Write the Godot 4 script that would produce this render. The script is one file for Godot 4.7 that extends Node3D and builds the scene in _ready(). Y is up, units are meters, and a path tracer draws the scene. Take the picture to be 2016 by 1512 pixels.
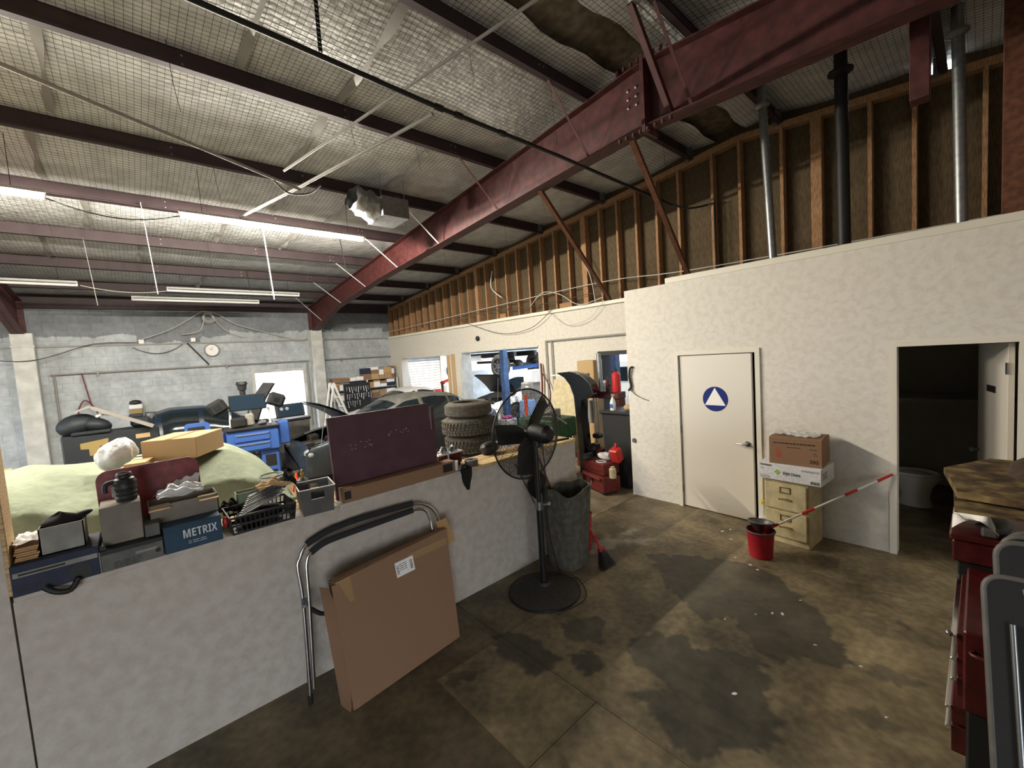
extends Node3D
# An auto workshop seen over a low partition wall. x runs along the purlins, -z towards the block wall, y up, metres.
const HALF := PI / 2
const RIDGE := -2.45
var M := {}
var taken := {}
var smooth := 0
var rng := RandomNumberGenerator.new()

func _ready():
	rng.seed = 7
	# ---- camera
	var cam := Camera3D.new()
	cam.name = "camera"
	var yaw := deg_to_rad(41.82); var pitch := deg_to_rad(4.0); var roll := deg_to_rad(-3.8)
	var fwd := Vector3(sin(yaw) * cos(pitch), -sin(pitch), -cos(yaw) * cos(pitch))
	var r0 := Vector3(cos(yaw), 0, sin(yaw))
	var u0 := r0.cross(fwd)
	cam.transform = Transform3D(Basis(r0 * cos(roll) + u0 * sin(roll), u0 * cos(roll) - r0 * sin(roll), -fwd), Vector3(0, 2.2, 0))
	cam.fov = rad_to_deg(2.0 * atan(756.0 / 833.2))
	cam.near = 0.02
	cam.far = 300.0
	add_child(cam)
	# ---- sky, sun, exposure
	var we := WorldEnvironment.new()
	we.name = "environment"
	var env := Environment.new()
	var sky := Sky.new()
	var sm := ProceduralSkyMaterial.new()
	sm.sky_top_color = Color(0.72, 0.78, 0.86)
	sm.sky_horizon_color = Color(0.95, 0.96, 0.97)
	sm.ground_horizon_color = Color(0.7, 0.7, 0.68)
	sm.ground_bottom_color = Color(0.45, 0.44, 0.42)
	sm.sky_energy_multiplier = 3.2
	sky.sky_material = sm
	env.background_mode = Environment.BG_SKY
	env.sky = sky
	env.tonemap_mode = Environment.TONE_MAPPER_LINEAR
	env.tonemap_exposure = 1.0
	env.sdfgi_enabled = true
	env.ssao_enabled = true
	env.ssil_enabled = true
	we.environment = env
	add_child(we)
	var sun := DirectionalLight3D.new()
	sun.name = "sun"
	sun.light_color = Color(1.0, 0.95, 0.87)
	sun.light_energy = 4.0
	sun.light_angular_distance = 0.6
	sun.shadow_enabled = true
	sun.sky_mode = DirectionalLight3D.SKY_MODE_LIGHT_ONLY
	sun.basis = Basis.looking_at(Vector3(0.10, -1.0, -0.42))
	add_child(sun)
	materials()
	structure()
	ceiling()
	lamps()
	roof_services()
	foreground()
	shelf_top()
	workshop()
	side_bay()

# ---------------------------------------------------------------- helpers
func numbered(called: String) -> String:
	var n: int = taken.get(called, 0)
	taken[called] = n + 1
	return called if n == 0 else "%s_%03d" % [called, n]
func tag(o: Node, label: String, category: String, group := "", kind := ""):
	if label: o.set_meta("label", label)
	if category: o.set_meta("category", category)
	if group: o.set_meta("group", group)
	if kind: o.set_meta("kind", kind)
	return o
func thing(called: String, label: String, category: String, at := Vector3.ZERO, turn := 0.0, group := "") -> Node3D:
	var o := Node3D.new()
	o.name = numbered(called)
	add_child(o)
	o.position = at
	o.rotation.y = turn
	return tag(o, label, category, group)
func begin() -> SurfaceTool:
	var st := SurfaceTool.new()
	st.begin(Mesh.PRIMITIVE_TRIANGLES)
	return st
func obj(called: String, st: SurfaceTool, m: Material, parent: Node = null, at := Vector3.ZERO) -> MeshInstance3D:
	st.set_material(m)
	st.generate_normals()
	var o := MeshInstance3D.new()
	o.mesh = st.commit()
	o.position = at
	if parent == null or parent == self:
		o.name = numbered(called)
		add_child(o)
	else:
		o.name = called
		parent.add_child(o, true)
	return o
func struct(called: String, st: SurfaceTool, m: Material, label := "", category := "", at := Vector3.ZERO) -> MeshInstance3D:
	var o := obj(called, st, m, self, at)
	return tag(o, label, category, "", "structure")
func placed(called: String, mesh: Mesh, parent: Node, xf: Transform3D) -> MeshInstance3D:
	var o := MeshInstance3D.new()
	o.mesh = mesh
	o.transform = xf
	o.name = called
	parent.add_child(o, true)
	return o
func face3(st: SurfaceTool, a: Vector3, b: Vector3, c: Vector3, out: Vector3):
	if (b - a).cross(c - a).dot(out) > 0.0:
		var t := b; b = c; c = t
	st.add_vertex(a); st.add_vertex(b); st.add_vertex(c)
func face4(st: SurfaceTool, a: Vector3, b: Vector3, c: Vector3, d: Vector3, out: Vector3):
	face3(st, a, b, c, out); face3(st, a, c, d, out)
func flat(st): st.set_smooth_group(-1)
func soft(st):
	smooth += 1
	st.set_smooth_group(smooth)
# box from centre and size, edges chamfered by b, turned by a transform
func bx(st: SurfaceTool, c: Vector3, s: Vector3, b := 0.0, xf := Transform3D.IDENTITY):
	flat(st)
	var h := s * 0.5
	var corner := func(sx: float, sy: float, sz: float, drop: int) -> Vector3:
		var p := Vector3(sx * (h.x - b), sy * (h.y - b), sz * (h.z - b))
		p[drop] += b * [sx, sy, sz][drop]
		return p
	var P := func(v: Vector3) -> Vector3: return xf * (c + v)
	for ax in 3:
		for s1 in [-1.0, 1.0]:
			var o := Vector3.ZERO; o[ax] = s1
			var q := []
			for k in [[-1.0, -1.0], [1.0, -1.0], [1.0, 1.0], [-1.0, 1.0]]:
				var g := [0.0, 0.0, 0.0]; g[ax] = s1; g[(ax + 1) % 3] = k[0]; g[(ax + 2) % 3] = k[1]
				q.append(P.call(corner.call(g[0], g[1], g[2], ax)))
			face4(st, q[0], q[1], q[2], q[3], xf.basis * o)
	if b <= 0.0: return
	for ax in 3:
		var a1 := (ax + 1) % 3; var a2 := (ax + 2) % 3
		for s1 in [-1.0, 1.0]:
			for s2 in [-1.0, 1.0]:
				var q := []
				for e in [[-1.0, a1], [-1.0, a2], [1.0, a2], [1.0, a1]]:
					var g := [0.0, 0.0, 0.0]; g[ax] = e[0]; g[a1] = s1; g[a2] = s2
					q.append(P.call(corner.call(g[0], g[1], g[2], e[1])))
				var o := Vector3.ZERO; o[a1] = s1; o[a2] = s2
				face4(st, q[0], q[1], q[2], q[3], xf.basis * o)
	for sx in [-1.0, 1.0]:
		for sy in [-1.0, 1.0]:
			for sz in [-1.0, 1.0]:
				face3(st, P.call(corner.call(sx, sy, sz, 0)), P.call(corner.call(sx, sy, sz, 1)), P.call(corner.call(sx, sy, sz, 2)), xf.basis * Vector3(sx, sy, sz))
# box between two corners
func bb(st: SurfaceTool, a: Vector3, b: Vector3, bevel := 0.0):
	bx(st, (a + b) * 0.5, (b - a).abs(), bevel)
# bar of a rectangular section w x h between two points
func bar(st: SurfaceTool, a: Vector3, b: Vector3, w: float, h: float, up := Vector3.UP):
	var z := (b - a).normalized()
	if absf(z.dot(up)) > 0.98: up = Vector3.RIGHT
	var x := up.cross(z).normalized()
	bx(st, Vector3.ZERO, Vector3(w, h, a.distance_to(b)), 0.0, Transform3D(Basis(x, z.cross(x), z), (a + b) * 0.5))
func tube(st: SurfaceTool, pts: Array, r, n := 8, caps := true, closed := false):
	var m := pts.size()
	if m < 2: return
	var rings := []
	var x := Vector3.ZERO
	for i in m:
		var d: Vector3
		if closed: d = pts[(i + 1) % m] - pts[(i - 1 + m) % m]
		else: d = pts[mini(i + 1, m - 1)] - pts[maxi(i - 1, 0)]
		d = d.normalized()
		if x == Vector3.ZERO: x = d.cross(Vector3.UP if absf(d.y) < 0.9 else Vector3.RIGHT).normalized()
		x = (x - d * x.dot(d)).normalized()
		var y := d.cross(x)
		var rad: float = r[i] if r is Array else r
		var ring := []
		for k in n:
			var a := TAU * k / n
			ring.append(pts[i] + (x * cos(a) + y * sin(a)) * rad)
		rings.append(ring)
	soft(st)
	for i in (m if closed else m - 1):
		var j := (i + 1) % m
		for k in n:
			var l := (k + 1) % n
			var mid: Vector3 = (pts[i] + pts[j]) * 0.5
			face4(st, rings[i][k], rings[i][l], rings[j][l], rings[j][k], (rings[i][k] + rings[j][l]) * 0.5 - mid)
	if caps and not closed:
		flat(st)
		for e in [0, m - 1]:
			var out: Vector3 = pts[e] - pts[1 if e == 0 else m - 2]
			for k in n: face3(st, pts[e], rings[e][k], rings[e][(k + 1) % n], out)
func rod(st: SurfaceTool, a: Vector3, b: Vector3, r: float, n := 8, r2 := -1.0):
	tube(st, [a, b], [r, r if r2 < 0.0 else r2], n)
# profile of (radius, height) points turned about the y axis of xf; corners sharper than 30 degrees stay sharp
func lathe(st: SurfaceTool, prof: Array, n := 20, xf := Transform3D.IDENTITY):
	soft(st)
	for i in prof.size() - 1:
		var a: Vector2 = prof[i]; var b: Vector2 = prof[i + 1]
		if i > 0 and absf((a - prof[i - 1]).angle_to(b - a)) > 0.5: soft(st)
		var out2 := Vector2((b - a).y, -(b - a).x)
		for k in n:
			var t0 := TAU * k / n; var t1 := TAU * (k + 1) / n
			var u0 := Vector3(cos(t0), 0, sin(t0)); var u1 := Vector3(cos(t1), 0, sin(t1))
			var out := xf.basis * ((u0 + u1) * out2.x + Vector3.UP * out2.y * 2.0)
			var p := [xf * (u0 * a.x + Vector3.UP * a.y), xf * (u1 * a.x + Vector3.UP * a.y), xf * (u1 * b.x + Vector3.UP * b.y), xf * (u0 * b.x + Vector3.UP * b.y)]
			if a.x > 1e-5: face3(st, p[0], p[1], p[2], out)
			if b.x > 1e-5: face3(st, p[0], p[2], p[3], out)
# polygon in the xy plane of xf pushed along z from 0 to depth
func prism(st: SurfaceTool, poly: Array, depth: float, xf := Transform3D.IDENTITY, rounded := false):
	var pv := PackedVector2Array(poly)
	var idx := Geometry2D.triangulate_polygon(pv)
	flat(st)
	for i in range(0, idx.size(), 3):
		for z in [0.0, depth]:
			var q := []
			for k in 3: q.append(xf * Vector3(pv[idx[i + k]].x, pv[idx[i + k]].y, z))
			face3(st, q[0], q[1], q[2], xf.basis.z * (1.0 if (z > 0.0) == (depth > 0.0) else -1.0) * signf(depth))
	var ccw := not Geometry2D.is_polygon_clockwise(pv)
	if rounded: soft(st)
	for i in pv.size():
		var a := pv[i]; var b := pv[(i + 1) % pv.size()]
		var o := Vector2((b - a).y, -(b - a).x) * (1.0 if ccw else -1.0)
		face4(st, xf * Vector3(a.x, a.y, 0), xf * Vector3(b.x, b.y, 0), xf * Vector3(b.x, b.y, depth), xf * Vector3(a.x, a.y, depth), xf.basis * Vector3(o.x, o.y, 0))
# smooth sheet of points f(u, v), u and v from 0 to 1
func sheet(st: SurfaceTool, f: Callable, nu: int, nv: int):
	soft(st)
	var g := []
	for i in nu + 1:
		var row := []
		for j in nv + 1: row.append(f.call(float(i) / nu, float(j) / nv))
		g.append(row)
	for i in nu:
		for j in nv:
			st.add_vertex(g[i][j]); st.add_vertex(g[i + 1][j]); st.add_vertex(g[i + 1][j + 1])
			st.add_vertex(g[i][j]); st.add_vertex(g[i + 1][j + 1]); st.add_vertex(g[i][j + 1])
func ball(st: SurfaceTool, c: Vector3, r: Vector3, n := 14, b := Basis.IDENTITY):
	var prof := []
	for i in 9: prof.append(Vector2(sin(PI * i / 8.0), -cos(PI * i / 8.0)))
	soft(st)
	for i in 8:
		for k in n:
			var q := []
			for e in [[i, k], [i, k + 1], [i + 1, k + 1], [i + 1, k]]:
				var a: float = TAU * e[1] / n
				q.append(c + b * (Vector3(prof[e[0]].x * cos(a), prof[e[0]].y, prof[e[0]].x * sin(a)) * r))
			var out: Vector3 = (q[0] + q[2]) * 0.5 - c
			if i > 0: face3(st, q[0], q[1], q[2], out)
			if i < 7: face3(st, q[0], q[2], q[3], out)
func round_rect(w: float, h: float, r: float, n := 5) -> Array:
	var p := []
	for c in [[w - r, h - r, 0.0], [r, h - r, 0.25], [r, r, 0.5], [w - r, r, 0.75]]:
		for k in n + 1:
			var a: float = TAU * (c[2] + 0.25 * k / n)
			p.append(Vector2(c[0] + cos(a) * r, c[1] + sin(a) * r))
	return p
func spline(pts: Array, per := 6) -> Array:
	var out := []
	var n := pts.size()
	for i in n - 1:
		for k in per:
			out.append(pts[i].cubic_interpolate(pts[i + 1], pts[maxi(i - 1, 0)], pts[mini(i + 2, n - 1)], float(k) / per))
	out.append(pts[n - 1])
	return out
func sagging(a: Vector3, b: Vector3, s: float, n := 10) -> Array:
	var p := []
	for i in n + 1:
		var t := float(i) / n
		p.append(a.lerp(b, t) - Vector3.UP * s * 4.0 * t * (1.0 - t))
	return p
func frame_of(at: Vector3, yaw_deg: float, lean_deg := 0.0, roll_deg := 0.0) -> Transform3D:
	return Transform3D(Basis.from_euler(Vector3(deg_to_rad(lean_deg), deg_to_rad(yaw_deg), deg_to_rad(roll_deg))), at)
# lettering as flat print standing a hair proud of its surface
func lettering(text: String, h: float, m: Material, parent: Node, xf: Transform3D, width := 0.0):
	var f := SystemFont.new()
	f.font_names = PackedStringArray(["Droid Sans"])
	f.font_weight = 700
	var t := TextMesh.new()
	t.text = text; t.font = f; t.font_size = 32; t.depth = 0.001
	t.pixel_size = h / 23.0
	t.curve_step = 4.0
	t.material = m
	var o := MeshInstance3D.new()
	o.mesh = t
	var k := 1.0
	if width > 0.0:
		var w := t.get_aabb().size.x
		if w > 0.001: k = width / w
	o.transform = xf * Transform3D(Basis.from_scale(Vector3(k, 1, 1)), Vector3.ZERO)
	o.name = "lettering"
	parent.add_child(o, true)
	return o

# ---------------------------------------------------------------- materials
func noise_tex(seed_: int, freq: float, octaves: int, colors: Array, size := 512, normal := 0.0, lo := 0.2, hi := 0.8) -> NoiseTexture2D:
	var n := FastNoiseLite.new()
	n.seed = seed_
	n.noise_type = FastNoiseLite.TYPE_SIMPLEX_SMOOTH
	n.frequency = freq
	n.fractal_octaves = octaves
	var t := NoiseTexture2D.new()
	t.noise = n; t.width = size; t.height = size; t.seamless = true
	if normal > 0.0:
		t.as_normal_map = true
		t.bump_strength = normal
	else:
		var g := Gradient.new()
		g.offsets = PackedFloat32Array([lo, hi])
		g.colors = PackedColorArray([colors[0], colors[1]])
		t.color_ramp = g
	return t
func mat(key: String, hex: String, rough := 0.8, metal := 0.0, tex = null, scale := 1.0, bump = null, bump_scale := 0.4) -> StandardMaterial3D:
	var m := StandardMaterial3D.new()
	m.albedo_color = Color(hex)
	m.roughness = rough
	m.metallic = metal
	if tex != null or bump != null:
		m.uv1_triplanar = true
		m.uv1_scale = Vector3.ONE * scale
	if tex != null: m.albedo_texture = tex
	if bump != null:
		m.normal_enabled = true
		m.normal_texture = bump
		m.normal_scale = bump_scale
	M[key] = m
	return m
func grey(v: float) -> Color: return Color(v, v, v)
func materials():
	var fine := noise_tex(1, 0.05, 3, [grey(0.92), grey(1.0)])
	var blotch := noise_tex(2, 0.008, 5, [grey(0.88), grey(1.0)])
	var dirt := noise_tex(3, 0.014, 5, [Color(0.74, 0.71, 0.67), Color(1, 1, 1)])
	var grain := noise_tex(5, 0.02, 4, [Color(0.74, 0.69, 0.62), Color(1, 1, 1)])
	var scuff := noise_tex(17, 0.02, 5, [Color(0.965, 0.955, 0.945), Color(1, 1, 1)], 1024, 0.0, 0.15, 0.6)
	var peel := noise_tex(4, 0.06, 3, [], 512, 6.0)
	var crinkle := noise_tex(6, 0.02, 4, [], 512, 12.0)
	mat("drywall", "d6d1c6", 0.75, 0.0, scuff, 0.5, peel, 0.12)
	mat("partition", "b9b1a6", 0.85, 0.0, dirt, 0.5, peel, 0.3).albedo_texture = noise_tex(13, 0.018, 6, [Color(0.945, 0.93, 0.915), Color(1, 1, 1)], 1024, 0.0, 0.2, 0.7)
	mat("long_wall", "c9c4b8", 0.75, 0.0, scuff, 0.5, peel, 0.12)
	mat("white_paint", "c6c7c2", 0.6, 0.0, blotch, 0.6)
	mat("door_paint", "d6cfc2", 0.45)
	mat("trim_paint", "d8d2c2", 0.5)
	mat("primer", "522423", 0.62, 0.0, dirt, 0.8)
	mat("purlin", "38282b", 0.65, 0.0, blotch, 0.8)
	mat("brace", "6a4028", 0.8, 0.0, dirt, 1.5)
	mat("insulation", "e6e7e5", 0.5, 0.0, blotch, 0.7, crinkle, 0.35)
	mat("exposed_deck", "7d7462", 0.6, 0.2, dirt, 0.8)
	mat("wire", "353331", 0.6, 0.6)
	mat("galvanised", "9a9c9c", 0.4, 0.8, blotch, 3.0)
	mat("chrome", "d8d8d8", 0.16, 1.0)
	mat("steel", "8b8d90", 0.35, 0.9)
	mat("white_metal", "d4d4d0", 0.4)
	mat("black_pipe", "1c1b1b", 0.55, 0.2)
	mat("grey_pipe", "8b8882", 0.6, 0.1)
	mat("stud", "ad8762", 0.85, 0.0, grain, 1.2)
	mat("black_poly", "1a2026", 0.6)
	mat("sheathing", "5f5038", 0.9, 0.0, dirt, 0.8)
	mat("lumber", "cdb085", 0.8, 0.0, grain, 1.4)
	mat("wood_pale", "dcc391", 0.8, 0.0, grain, 1.4)
	mat("cardboard", "b08a5e", 0.9, 0.0, fine, 3.5)
	mat("cardboard_brown", "8d6c52", 0.9, 0.0, fine, 3.5)
	mat("cardboard_tan", "b89a6e", 0.9, 0.0, fine, 3.5)
	mat("cardboard_grey", "847c70", 0.9, 0.0, blotch, 1.2)
	mat("white_card", "dcdcde", 0.8, 0.0, fine, 1.0)
	mat("paper", "e8e6e2", 0.8)
	mat("tape", "9c7d5a", 0.25)
	mat("ink", "1e1a18", 0.7)
	mat("red_ink", "a8433a", 0.7)
	mat("navy_card", "242b3f", 0.75, 0.0, blotch, 2.0)
	mat("teal_card", "1f3f55", 0.7, 0.0, blotch, 2.0)
	mat("grey_card", "63625d", 0.8, 0.0, blotch, 2.0)
	mat("light_grey_card", "8f8c84", 0.85, 0.0, blotch, 2.0)
	mat("silver_print", "c3c6c8", 0.5)
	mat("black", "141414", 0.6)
	mat("black_gloss", "0d0e10", 0.2)
	mat("black_rubber", "1f1e1d", 0.9, 0.0, dirt, 2.0)
	mat("tyre", "5a564d", 0.92, 0.0, dirt, 2.0)
	mat("foam", "2a2a2c", 0.95, 0.0, fine, 3.0)
	mat("dark_plastic", "1e1d1e", 0.5, 0.0, fine, 2.0)
	mat("grey_plastic", "575451", 0.55, 0.0, blotch, 2.0)
	mat("fan_black", "1b1a19", 0.45, 0.2)
	mat("fan_dust", "3a3733", 0.7, 0.1, dirt, 2.0)
	mat("sack", "5a5950", 0.85, 0.0, dirt, 1.5, crinkle, 0.5)
	mat("red_plastic", "a31524", 0.4)
	mat("bright_red", "bb2a26", 0.4)
	mat("tool_red", "541617", 0.4, 0.1, dirt, 1.5)
	mat("rust_red", "73241c", 0.55, 0.1, dirt, 2.0)
	mat("cabinet", "cbbd94", 0.5, 0.0, blotch, 1.6)
	mat("sign_blue", "10246e", 0.85)
	mat("sign_white", "ece9e2", 0.5)
	mat("brass", "a58a50", 0.35, 0.8)
	mat("bottle", "cfd6d4", 0.2)
	mat("yellow", "d8c52c", 0.4)
	mat("maroon_panel", "553540", 0.45, 0.0, blotch, 1.2)
	mat("maroon_old", "7d2b32", 0.5, 0.0, dirt, 1.6)
	mat("car_cover", "8a947d", 0.85, 0.0, blotch, 1.0, crinkle, 0.35)
	mat("poly", "dfe2e4", 0.22, 0.0, null, 2.0, crinkle, 0.8)
	mat("blue_machine", "365a9f", 0.4)
	mat("blue_post", "2c4a78", 0.45, 0.0, dirt, 1.0)
	mat("dark_car", "252b30", 0.25)
	mat("dark_car_dust", "6c6e6a", 0.5, 0.0, dirt, 0.8)
	mat("navy_car", "1c2937", 0.3)
	mat("white_car", "d9dad6", 0.25)
	mat("car_glass", "1a2226", 0.08)
	mat("engine", "34322f", 0.6, 0.4, dirt, 4.0)
	mat("green_machine", "2e5636", 0.5, 0.0, dirt, 1.5)
	mat("screen", "20303e", 0.12)
	mat("white_plastic", "dcdcd8", 0.4)
	mat("porcelain", "dddad0", 0.15)
	mat("restroom", "b7b3a6", 0.8)
	mat("bright_wall", "cfd2d6", 0.7, 0.0, blotch, 0.5)
	mat("orange", "d4501e", 0.5)
	mat("pink", "c54a83", 0.6)
	mat("asphalt", "9b9993", 0.9, 0.0, dirt, 0.3)
	mat("dirty_board", "86704a", 0.9, 0.0, noise_tex(21, 0.012, 5, [Color(0.42, 0.36, 0.3), Color(1, 1, 0.92)]), 1.3)
	mat("dirty_cloth", "4a3a2c", 0.95, 0.0, dirt, 3.0)
	mat("dark_rag", "181615", 0.95, 0.0, dirt, 3.0)
	mat("gold", "8d7a48", 0.6)
	mat("cable", "b9b6ae", 0.7)
	mat("dark_cable", "3a3836", 0.7)
	mat("clear", "e8eef0", 0.05)
	M.clear.transparency = BaseMaterial3D.TRANSPARENCY_ALPHA
	M.clear.albedo_color.a = 0.28
	mat("film", "e6e9ea", 0.18, 0.0, null, 3.0, crinkle, 0.9)
	M.film.transparency = BaseMaterial3D.TRANSPARENCY_ALPHA
	M.film.albedo_color.a = 0.55
	mat("bag_film", "c3c6c9", 0.3, 0.0, null, 3.0, crinkle, 0.7)
	M.bag_film.backlight_enabled = true
	M.bag_film.backlight = Color(0.35, 0.36, 0.37)
	mat("tube_glow", "fffaf0", 0.4)
	M.tube_glow.emission_enabled = true
	M.tube_glow.emission = Color(1.0, 0.93, 0.80)
	M.tube_glow.emission_energy_multiplier = 14.0
	for k in ["stud", "sheathing"]: M[k].uv1_scale = Vector3(9, 0.8, 9)
	for k in ["lumber", "wood_pale"]: M[k].uv1_scale = Vector3(0.8, 9, 9)
	M.floor_near = floor_material()
	mat("floor_far", "8a7f68", 0.6, 0.0, dirt, 0.4)
	mat("joint", "2c2a27", 0.9)
	M.blocks = block_material()
	mat("mortar", "85857f", 0.9)

func floor_material() -> StandardMaterial3D:
	# stained concrete of the near bay: 6.8 x 4 m from (-0.8, -3.4), 5 mm a pixel
	var V2 := func(x, y): return Vector2(x, y)
	var stains := [
		[2.47, -1.73, 2.67, -1.74, 2.80, -1.67, 2.81, -1.56, 2.92, -1.51, 2.81, -1.34, 2.97, -1.25, 2.97, -1.09, 2.98, -1.00, 2.86, -0.92, 2.75, -0.88, 2.65, -0.86, 2.58, -0.78, 2.44, -0.73, 2.33, -0.75, 2.26, -0.82, 2.24, -0.89, 2.13, -0.93, 2.02, -1.03, 2.01, -1.13, 2.10, -1.24, 2.14, -1.35, 2.13, -1.45, 2.17, -1.49, 2.29, -1.41, 2.35, -1.30, 2.39, -1.37, 2.40, -1.49, 2.41, -1.58],
		[3.85, -2.37, 4.09, -2.08, 4.19, -1.84, 4.31, -1.52, 4.24, -1.26, 4.06, -1.08, 3.92, -0.91, 3.73, -0.78, 3.55, -0.66, 3.35, -0.58, 3.27, -0.60, 3.25, -0.68, 3.19, -0.80, 3.08, -0.89, 3.06, -0.99, 3.15, -1.13, 3.26, -1.23, 3.37, -1.33, 3.20, -1.40, 3.20, -1.52, 3.34, -1.72, 3.44, -1.93, 3.65, -2.10],
		[1.89, -2.54, 1.99, -2.51, 2.10, -2.37, 2.12, -2.17, 2.08, -2.01, 1.96, -1.98, 1.87, -2.03, 1.83, -2.17, 1.81, -2.34],
		[2.19, -2.02, 2.24, -1.93, 2.32, -1.85, 2.22, -1.75, 2.11, -1.73, 2.06, -1.77, 2.12, -1.91],
		[2.41, -2.26, 2.51, -2.22, 2.67, -2.11, 2.61, -2.01, 2.45, -1.93, 2.30, -1.98, 2.30, -2.09, 2.28, -2.17],
		[1.43, -2.48, 1.53, -2.47, 1.59, -2.38, 1.55, -2.33, 1.45, -2.36, 1.38, -2.39],
		[3.35, -0.52, 3.49, -0.42, 3.46, -0.28, 3.41, -0.25, 3.34, -0.36, 3.31, -0.47],
		[3.97, -0.66, 4.14, -0.54, 4.04, -0.44, 3.85, -0.46, 3.81, -0.56],
		[2.90, -0.52, 3.05, -0.44, 2.97, -0.32, 2.91, -0.24, 2.87, -0.31, 2.86, -0.43],
		[4.10, -0.44, 4.12, -0.39, 4.07, -0.34, 4.02, -0.39],
		[2.86, -0.76, 2.87, -0.70, 2.82, -0.70, 2.83, -0.74]]
	var depth := [0.92, 0.85, 1.0, 1.0, 0.8, 0.75, 0.55, 0.4, 0.5, 0.7, 0.7]
	var n := FastNoiseLite.new()
	n.noise_type = FastNoiseLite.TYPE_SIMPLEX_SMOOTH
	n.seed = 31; n.frequency = 0.03; n.fractal_octaves = 4
	var w := 680; var h := 400
	var mask := Image.create(w, h, false, Image.FORMAT_L8)
	for s in stains.size():
		var poly := PackedVector2Array()
		var lo := Vector2(99, 99); var hi := Vector2(-99, -99)
		for i in range(0, stains[s].size(), 2):
			var q := Vector2((stains[s][i] + 0.8) * 100.0, (stains[s][i + 1] + 3.4) * 100.0)
			poly.append(q); lo = lo.min(q); hi = hi.max(q)
			if i == 0: lo = q; hi = q
		var v := grey(depth[s])
		for y in range(maxi(int(lo.y) - 8, 0), mini(int(hi.y) + 8, h)):
			for x in range(maxi(int(lo.x) - 8, 0), mini(int(hi.x) + 8, w)):
				var p := Vector2(x + n.get_noise_2d(x * 2.0, y * 2.0) * 7.0, y + n.get_noise_2d(x * 2.0 + 900.0, y * 2.0) * 7.0)
				if Geometry2D.is_point_in_polygon(p, poly): mask.set_pixel(x, y, v)
	mask.resize(340, 200, Image.INTERPOLATE_BILINEAR)
	w = 1360; h = 800
	mask.resize(w, h, Image.INTERPOLATE_CUBIC)
	var md := mask.get_data()
	n.frequency = 0.012; n.seed = 5; n.fractal_octaves = 5
	var a := n.get_image(w, h).get_data()
	n.frequency = 0.06; n.seed = 9; n.fractal_octaves = 4
	var b := n.get_image(w, h).get_data()
	n.frequency = 0.004; n.seed = 15; n.fractal_octaves = 3
	var c := n.get_image(w, h).get_data()
	var out := PackedByteArray()
	out.resize(w * h * 3)
	var i := 0
	for y in h:
		var z := y * 0.005 - 3.4
		for x in w:
			var wx := x * 0.005 - 0.8
			var t: float = 0.62 + 0.34 * (a[i] / 255.0) + 0.26 * (b[i] / 255.0 - 0.5) + 0.36 * (c[i] / 255.0 - 0.5)
			if wx < 1.36 or z < -2.5: t *= 0.80
			elif wx < 1.96: t *= 1.06
			if wx > 1.9 and wx < 1.99 or (wx < 1.96 and z > -1.63 and z < -1.57): t *= 0.93
			var s := md[i] / 255.0 * (0.9 + 0.25 * (b[i] / 255.0 - 0.5))
			var k := 1.0 - 0.40 * s
			var dx := (wx - 3.9) / 0.55; var dz := (z + 2.78 - 0.25 * (wx - 3.9)) / 0.24
			var dust := clampf((1.0 - dx * dx - dz * dz) * 0.9 + (a[i] / 255.0 - 0.62) * 2.4, 0.0, 0.75) if dx * dx + dz * dz < 1.6 else 0.0
			out[i * 3] = clampi(int(lerpf(158.0 * t * (k - 0.03 * s), 158.0, dust)), 0, 255)
			out[i * 3 + 1] = clampi(int(lerpf(142.0 * t * k, 156.0, dust)), 0, 255)
			out[i * 3 + 2] = clampi(int(lerpf(110.0 * t * (k + 0.06 * s), 150.0, dust)), 0, 255)
			i += 1
	var m := StandardMaterial3D.new()
	m.albedo_texture = ImageTexture.create_from_image(Image.create_from_data(w, h, false, Image.FORMAT_RGB8, out))
	m.roughness = 0.55
	m.uv1_triplanar = true
	m.uv1_world_triplanar = true
	m.uv1_scale = Vector3(1.0 / 6.8, 1.0, 0.25)
	m.uv1_offset = Vector3(0.8 / 6.8, 0, 0.85)
	return m
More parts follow.
